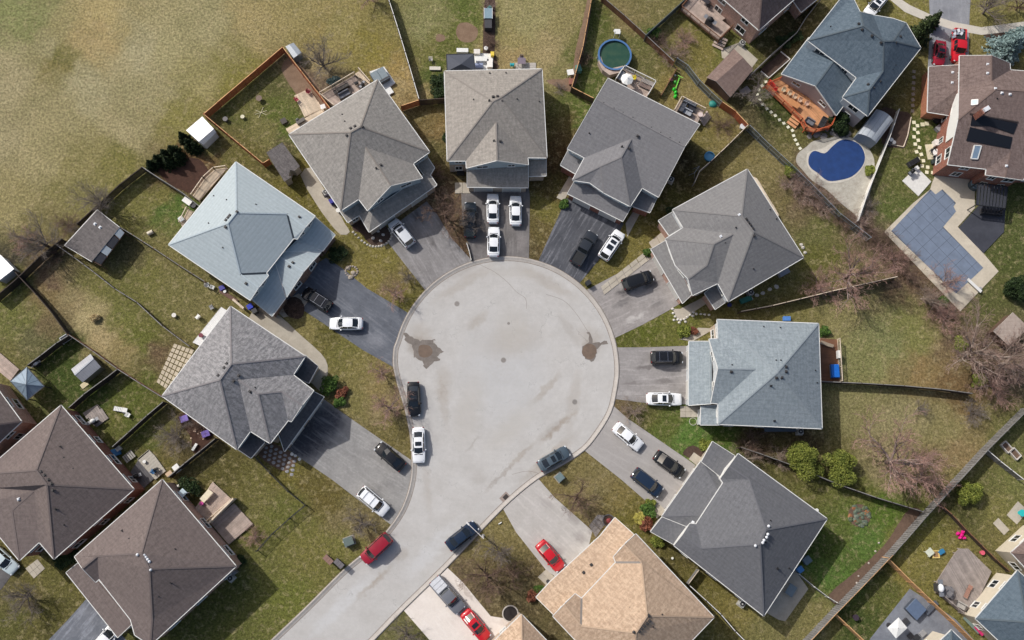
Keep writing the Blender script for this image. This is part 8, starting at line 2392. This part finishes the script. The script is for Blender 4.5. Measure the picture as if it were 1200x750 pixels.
for i, (x, y) in enumerate(((1081, 146), (1086, 145))): stone_thing("long cream edging stone below the garage", x, y, .3, C_(206, 200, 170, .8), "rock", "edging_stone", "edging stones below the garage", True, .08)
t = at0("hot_tub", "round covered tub at the house end of the pool deck", "hot tub", 1140.5, 217.5, .06); mb = MB(); mb.tube((0, 0, 0), (0, 0, .7), .85, n=24); mb.build("tub_shell", C_(74, 84, 88), t); mb = MB(); mb.tube((0, 0, .7), (0, 0, .78), .8, .72, n=24); mb.build("cover", C_(112, 128, 136), t)
t = at0("pergola", "charcoal canopy over the dark patio beside the brick house", "pergola", 1162, 229, 0)
q = [W(1146, 214, 2.4), W(1181, 219, 2.4), W(1178, 244, 2.4), W(1144, 240, 2.4)]
for i in range(9):
  a = q[0].lerp(q[1], (i + .5) / 9); b = q[3].lerp(q[2], (i + .5) / 9); mb = MB(); mb.bar(a, b, .38, .03); mb.build("canopy_strip", C_(52, 54, 62, .8), t, True)
for a, b in ((0, 1), (1, 2), (2, 3), (3, 0)): mb = MB(); mb.bar(q[a], q[b], .1, .14); mb.build("beam", DKMETAL, t, True)
for c_ in q: mb = MB(); mb.box(c_.x, c_.y, 1.2, .12, .12, 2.4); mb.build("post", DKMETAL, t, True)
sofa("black sectional sofa below the charcoal canopy", 1160, 250, -6, C_(36, 36, 42), .12, 3.0, DGR)
# brown house with the big deck
grill("large black grill on the taupe deck", 830, 28, -38, 1.1, C_(22, 22, 26), 1.5); table("dark table at the top of the taupe deck", 826, 3, -38, C_(48, 46, 52), 1.1, 1.4, .9); chair("black chair beside the dark table on the taupe deck", 829, 8, 100, C_(30, 30, 34), 1.1)
ac_unit("air conditioner at the lower corner of the brown house", 868.5, 52.5, -38); box_("pale paver stack by the two tone brown shed", 878, 84, 40, C_(196, 184, 168), .7, .5, .2); box_("pale slab leaning near the grey bare tree", 873, 107, 35, C_(150, 140, 134), 1.5, 1.0, .12)
# left yards
box_("white storage chest between the two pale house landings", 221, 237.5, -35, WHT, 1.3, .7, .7); bin_("white cabinet beside the pale blue house wall", 215, 259, -50, C_(200, 204, 206)); ball("black bin by the white storage chest", 228, 242, .35, DGR)
t = at0("toy_barrel", "white and brown barrel on the lawn above the fallen fence", "barrel", 177, 273.5, 0, 30); mb = MB(); mb.tube((-.4, 0, .3), (.4, 0, .3), .3, n=12); mb.build("barrel_body", C_(206, 196, 176), t); mb = MB(); mb.tube((.38, 0, .3), (.42, 0, .3), .26, n=12); mb.build("barrel_end", C_(80, 66, 56), t)
for i, (x, y, c, lb) in enumerate(((244, 335, WHT, "white tipped garden chair above the mottled house"), (250, 337.5, C_(206, 208, 206), "grey white garden chair beside the tipped one"), (233, 372, WHT, "white lounge chair beside the white landing"), (249, 361, GRY, "grey folded chair below the tipped ones"))): chair(lb, x, y, i * 70, c)
box_("purple blue box at the side wall of the pale blue house", 261, 338, 30, C_(70, 66, 150), .7, .6, .5); ball("white pot beside the purple blue box", 264, 342, .22, WHT); bin_("royal blue bin at the corner of the pale blue house", 295, 361, 30, C_(24, 52, 176), s=1.05); bin_("black bin beside the royal blue one", 300, 366, 30, DGR)
ball("white pot alone on the lawn behind the mottled house", 205, 370, .3, C_(220, 216, 208)); ball("dark red flower pot on the white landing", 236.5, 393.5, .3, C_(110, 40, 56), .7)
box_("plank gate leaning at the corner of the mottled house", 281, 357.5, 50, C_(206, 190, 170), .25, 2.0, .9); box_("dark planter strip along the pale blue house wall", 268, 347, -33, C_(96, 64, 50), 3.0, .5, .2)
t = at0("cold_frame", "silver framed cold frame in the corner of the dark fences", "cold frame", 79, 397, 0, 35); P1(t, "glass", C_(40, 48, 60, .1), (0, 0, .42, 1.4, 1.0, .02))
for b in ((0, .5, .42, 1.5, .07, .07), (0, -.5, .42, 1.5, .07, .07), (.72, 0, .42, .07, 1.0, .07), (-.72, 0, .42, .07, 1.0, .07), (.72, .5, .2, .06, .06, .4), (-.72, .5, .2, .06, .06, .4), (.72, -.5, .2, .06, .06, .4), (-.72, -.5, .2, .06, .06, .4)): P1(t, "frame_bar", C_(190, 196, 200, .3, .6), b)
grill("white lidded grill against the black fence", 45, 427, 35, 0, C_(226, 226, 226), 1.0); P1(at0("door_ramp", "wooden door ramp of the grey metal shed", "ramp", 99, 451, 0, 40), "ramp_board", C_(196, 184, 150), (0, 0, .05, 1.0, .7, .06))
grill("white covered grill on the weathered square deck", 112, 494, 30, .2, WHT, 1.1); lounger("white sun lounger on the lawn, upper one", 142, 480, -10, WHT); chair("round white lawn chair beside the upper lounger", 151.5, 486.5, 60, WHT); ball("dark pot between the two white lawn seats", 147, 483, .25, DGR)
box_("blue toy table in the shade by the brick wall", 137, 530, 20, C_(50, 110, 160), 1.1, .9, .5); box_("pale toy shelf beside the blue toy table", 140.5, 526, 40, C_(206, 206, 200), .6, .5, .6)
t = at0("wooden_pallet", "grey pallet bench above the dark low deck", "pallet", 152, 535, 0, 40)
for i in range(5): P1(t, "slat", C_(160, 156, 148), (-.6 + i * .3, 0, .3, .22, 1.1, .04))
for a in (-.45, .45): P1(t, "bearer", C_(120, 112, 104), (0, a, .2, 1.5, .1, .12))
grill("black grill on the dark low deck", 162, 558, 20, .2, C_(24, 24, 26)); chair("blue and black chair on the stone coloured deck", 181, 552.5, 60, C_(40, 100, 150), .25); chair("black chair on the stone coloured deck", 185, 551, 20, C_(34, 34, 38), .25); ball("white urn on the stone coloured deck", 170, 541, .22, WHT, .25)
box_("white chest at the end of the black fence", 208.5, 549, 40, WHT, .8, 1.0, .6); box_("terracotta planter beside the white chest", 199, 555, 40, C_(196, 170, 140), .8, .5, .4)
for i, (x, y, c) in enumerate(((217, 491, C_(130, 110, 190)), (242, 508.5, C_(110, 90, 170)))): box_(("lilac toy house in the brown bed", "purple toy bin near the mottled house corner")[i], x, y, 20, c, 1.0, .8, .5, name="toy_box", cat="toy")
for i in range(12):
  x, y = 220 + rng.uniform(0, 26), 490 + rng.uniform(0, 36); stone_thing("small pale stone scattered in the brown bed", x, y, .14, C_(196, 170, 150, .8), "rock", "garden_rock", "stones scattered in the brown bed", h=.1)
box_("white frame leaning in the brown bed", 229, 524, 60, WHT, 1.0, .3, .4)
table("pale tabletop with toys on the upper tan deck", 243.5, 581, 50, C_(226, 214, 186), .5, 1.7, .8, .7); ball("pink toy next to the pale tabletop", 237, 590, .25, C_(210, 80, 160), .5); ball("yellow toy next to the pale tabletop", 238.5, 586, .2, C_(230, 190, 90), .5)
mb = MB(); a = W(246, 613, 1.0); b = W(275, 584, 1.0); t = thing("privacy_screen", "pale wood privacy screen between the two tan decks", "screen", (a.x, a.y, 0)); mb.bar((a.x, a.y, .9), (b.x, b.y, .9), .08, 1.7); mb.build("screen_panel", WD_LT, t, True); mb = MB(); mb.bar((a.x, a.y, 1.78), (b.x, b.y, 1.78), .22, .06); mb.build("cap_rail", WD_LT, t, True)
t = at0("bay_window", "white framed bay window box on the wall of the lower brown house", "bay window", 217, 581, 0, 48); P1(t, "bay_roof", C_(190, 206, 214, .3), (0, 0, 2.2, 1.9, .9, .06)); P1(t, "bay_glass", GLASS, (0, 0, 1.6, 1.7, .7, 1.15));
for a in (-.9, 0, .9): P1(t, "mullion", WHT, (a, -.4, 1.6, .08, .08, 1.2))
grill("white round grill beside the bay window", 211.5, 569.5, 20, 0, C_(210, 206, 200), .8, shelf=False); ac_unit("air conditioner at the right corner of the lower brown house", 271.5, 677, 45); P1(at0("utility_cabinet", "tall grey cabinet beside the corner air conditioner", "cabinet", 277, 670, 0, 45), "cabinet_body", C_(130, 132, 136), (0, 0, .7, .5, .4, 1.4))
# right corner yards
t = at0("toy_playset", "bright pink plastic playset on the lawn right of the long grey fence", "toy", 1126, 627, 0, 30)
for i, (a, b, r_) in enumerate(((0, 0, .35), (.45, .2, .3), (-.3, .4, .3), (.1, -.5, .28), (-.4, -.2, .25))): mb = MB(); mb.dome((a, b, 0), r_, r_ * .8, .5, 7, 3, jit=.15, seed=i); mb.build("toy_petal", C_(226, 30, 140), t)
ball("pink and white toy by the dark post fence", 1149.5, 647.5, .3, C_(226, 100, 120)); table("pale plastic table on the lawn of the corner lot", 1087.5, 647, 35, C_(206, 210, 190), 0, 1.0, .9, .5); t = at0("sandbox", "yellow framed sandbox beside the pale plastic table", "sandbox", 1096, 649.5, 0)
for b in ((0, .45, .12, 1.0, .12, .24), (0, -.45, .12, 1.0, .12, .24), (.44, 0, .12, .12, .8, .24), (-.44, 0, .12, .12, .8, .24)): P1(t, "frame_board", C_(222, 196, 120), b)
P1(t, "sand", C_(150, 120, 84), (0, 0, .06, .76, .76, .1)); box_("blue toy crate beside the yellow sandbox", 1102, 646.5, 30, C_(50, 120, 160), .8, .5, .4, name="toy_box", cat="toy")
t = grill("large white and black outdoor kitchen at the deck corner", 1097, 688, 90, .7, C_(236, 238, 240), 1.5); table("round grey table on the weathered deck", 1108, 693, 0, C_(120, 118, 120), .7, 1.5, 1.5, .7, round_=True)
for i, (x, y, a) in enumerate(((1104, 689, 130), (1113, 690, 40), (1105, 698, 220), (1113, 698, 320))): chair("grey wire chair, %s of the round table on the weathered deck" % ("upper left", "upper right", "lower left", "lower right")[i], x, y, a, C_(126, 122, 124), .7, group="chairs round the grey table")
lounger("brown wooden lounger on the weathered deck", 1132.5, 693.5, 60, C_(160, 120, 104), .7); sofa("pale sofa by the weathered deck rail", 1124, 709, 150, C_(170, 166, 160), .7, 1.4)
t = at0("hot_tub", "square blue grey hot tub on the stamped patio", "hot tub", 1070, 713, .07, 42); P1(t, "tub_shell", C_(70, 78, 90), (0, 0, .4, 2.0, 2.0, .8), bevel=.1); P1(t, "cover", C_(88, 104, 128), (0, 0, .86, 2.05, 2.05, .12), bevel=.05)
p = W(1052, 736, 2.6); t = thing("parasol", "square white parasol on the stamped patio", "parasol", (p.x, p.y, 0), R(38))
for i in range(4):
  mb = MB(); c4 = [(-1.05, -.85), (1.05, -.85), (1.05, .85), (-1.05, .85)]; v = [(0, 0, 2.75), (*c4[i], 2.5), (*c4[(i + 1) % 4], 2.5)]; mb.add(v + [(q[0], q[1], q[2] - .02) for q in v], [(0, 1, 2), (5, 4, 3), (1, 4, 5, 2)]); mb.build("canopy_panel", WHT, t)
mb = MB(); mb.tube((0, 0, 0), (0, 0, 2.8), .04, n=8); mb.build("pole", DGR, t); mb = MB(); mb.tube((0, 0, 0), (0, 0, .1), .35, n=12); mb.build("base", DGR, t)
for i, (x, y) in enumerate(((1066, 745), (1073, 747), (1080, 742), (1090, 712), (1060, 728))): box_(("dark cube planter at the bottom of the stamped patio", "black side table at the bottom of the stamped patio", "grey ottoman at the bottom of the stamped patio", "slate bench near the pine fence", "dark mat box near the square parasol")[i], x, y, 40, (DGR, C_(40, 42, 46), GRY, C_(84, 90, 100), DGR)[i], (.7, .8, .8, 2.2, .8)[i], .6, .4, .07)
ball("dark plum shrub pot by the short pine fence", 1001, 723, .4, C_(60, 48, 58)); box_("pink bench seat in the window well of the blue roofed house", 1146, 738, -50, C_(206, 50, 110), 1.4, .6, .5); P1(at0("window_well", "white rimmed glass window well beside the pink bench", "window well", 1138, 731, 0, -48), "well_cover", C_(120, 136, 130, .15), (0, 0, .3, 2.8, .8, .06))
P1(tag(at0("paving_pad", "grey square pad under the turquoise table", "paving", 1192, 601, 0, 45), None), "paving_slab", conc_m, (0, 0, .04, 2.6, 1.8, .08)); P1(at0("paving_pad", "smaller grey pad near the turquoise table", "paving", 1173, 617, 0, -50), "paving_slab", conc_m, (0, 0, .04, 2.1, 1.1, .08)); table("round turquoise table on the grey pad", 1194.5, 601, 0, C_(40, 180, 180), .08, .95, .95, .7, round_=True)
for i, (x, y) in enumerate(((1178, 524), (1188, 532))):
  t = at0("raised_bed_frame", ("upper white frame of the pair behind the long grey fence", "lower white frame of the pair behind the long grey fence")[i], "garden frame", x, y, 0, -52)
  for b in ((0, .45, .25, 1.5, .1, .5), (0, -.45, .25, 1.5, .1, .5), (.7, 0, .25, .1, .8, .5), (-.7, 0, .25, .1, .8, .5)): P1(t, "frame_board", C_(206, 200, 192), b)
  P1(t, "soil_fill", soil_m, (0, 0, .12, 1.35, .8, .2))
for i, (x, y) in enumerate(((1004, 683), (1018, 660), (1026, 646), (1030, 636), (1006, 675))): stone_thing("pale rock lying on the dug soil strip", x, y, .16, C_(190, 180, 170), "rock", "garden_rock", "rocks on the soil strip", h=.12)
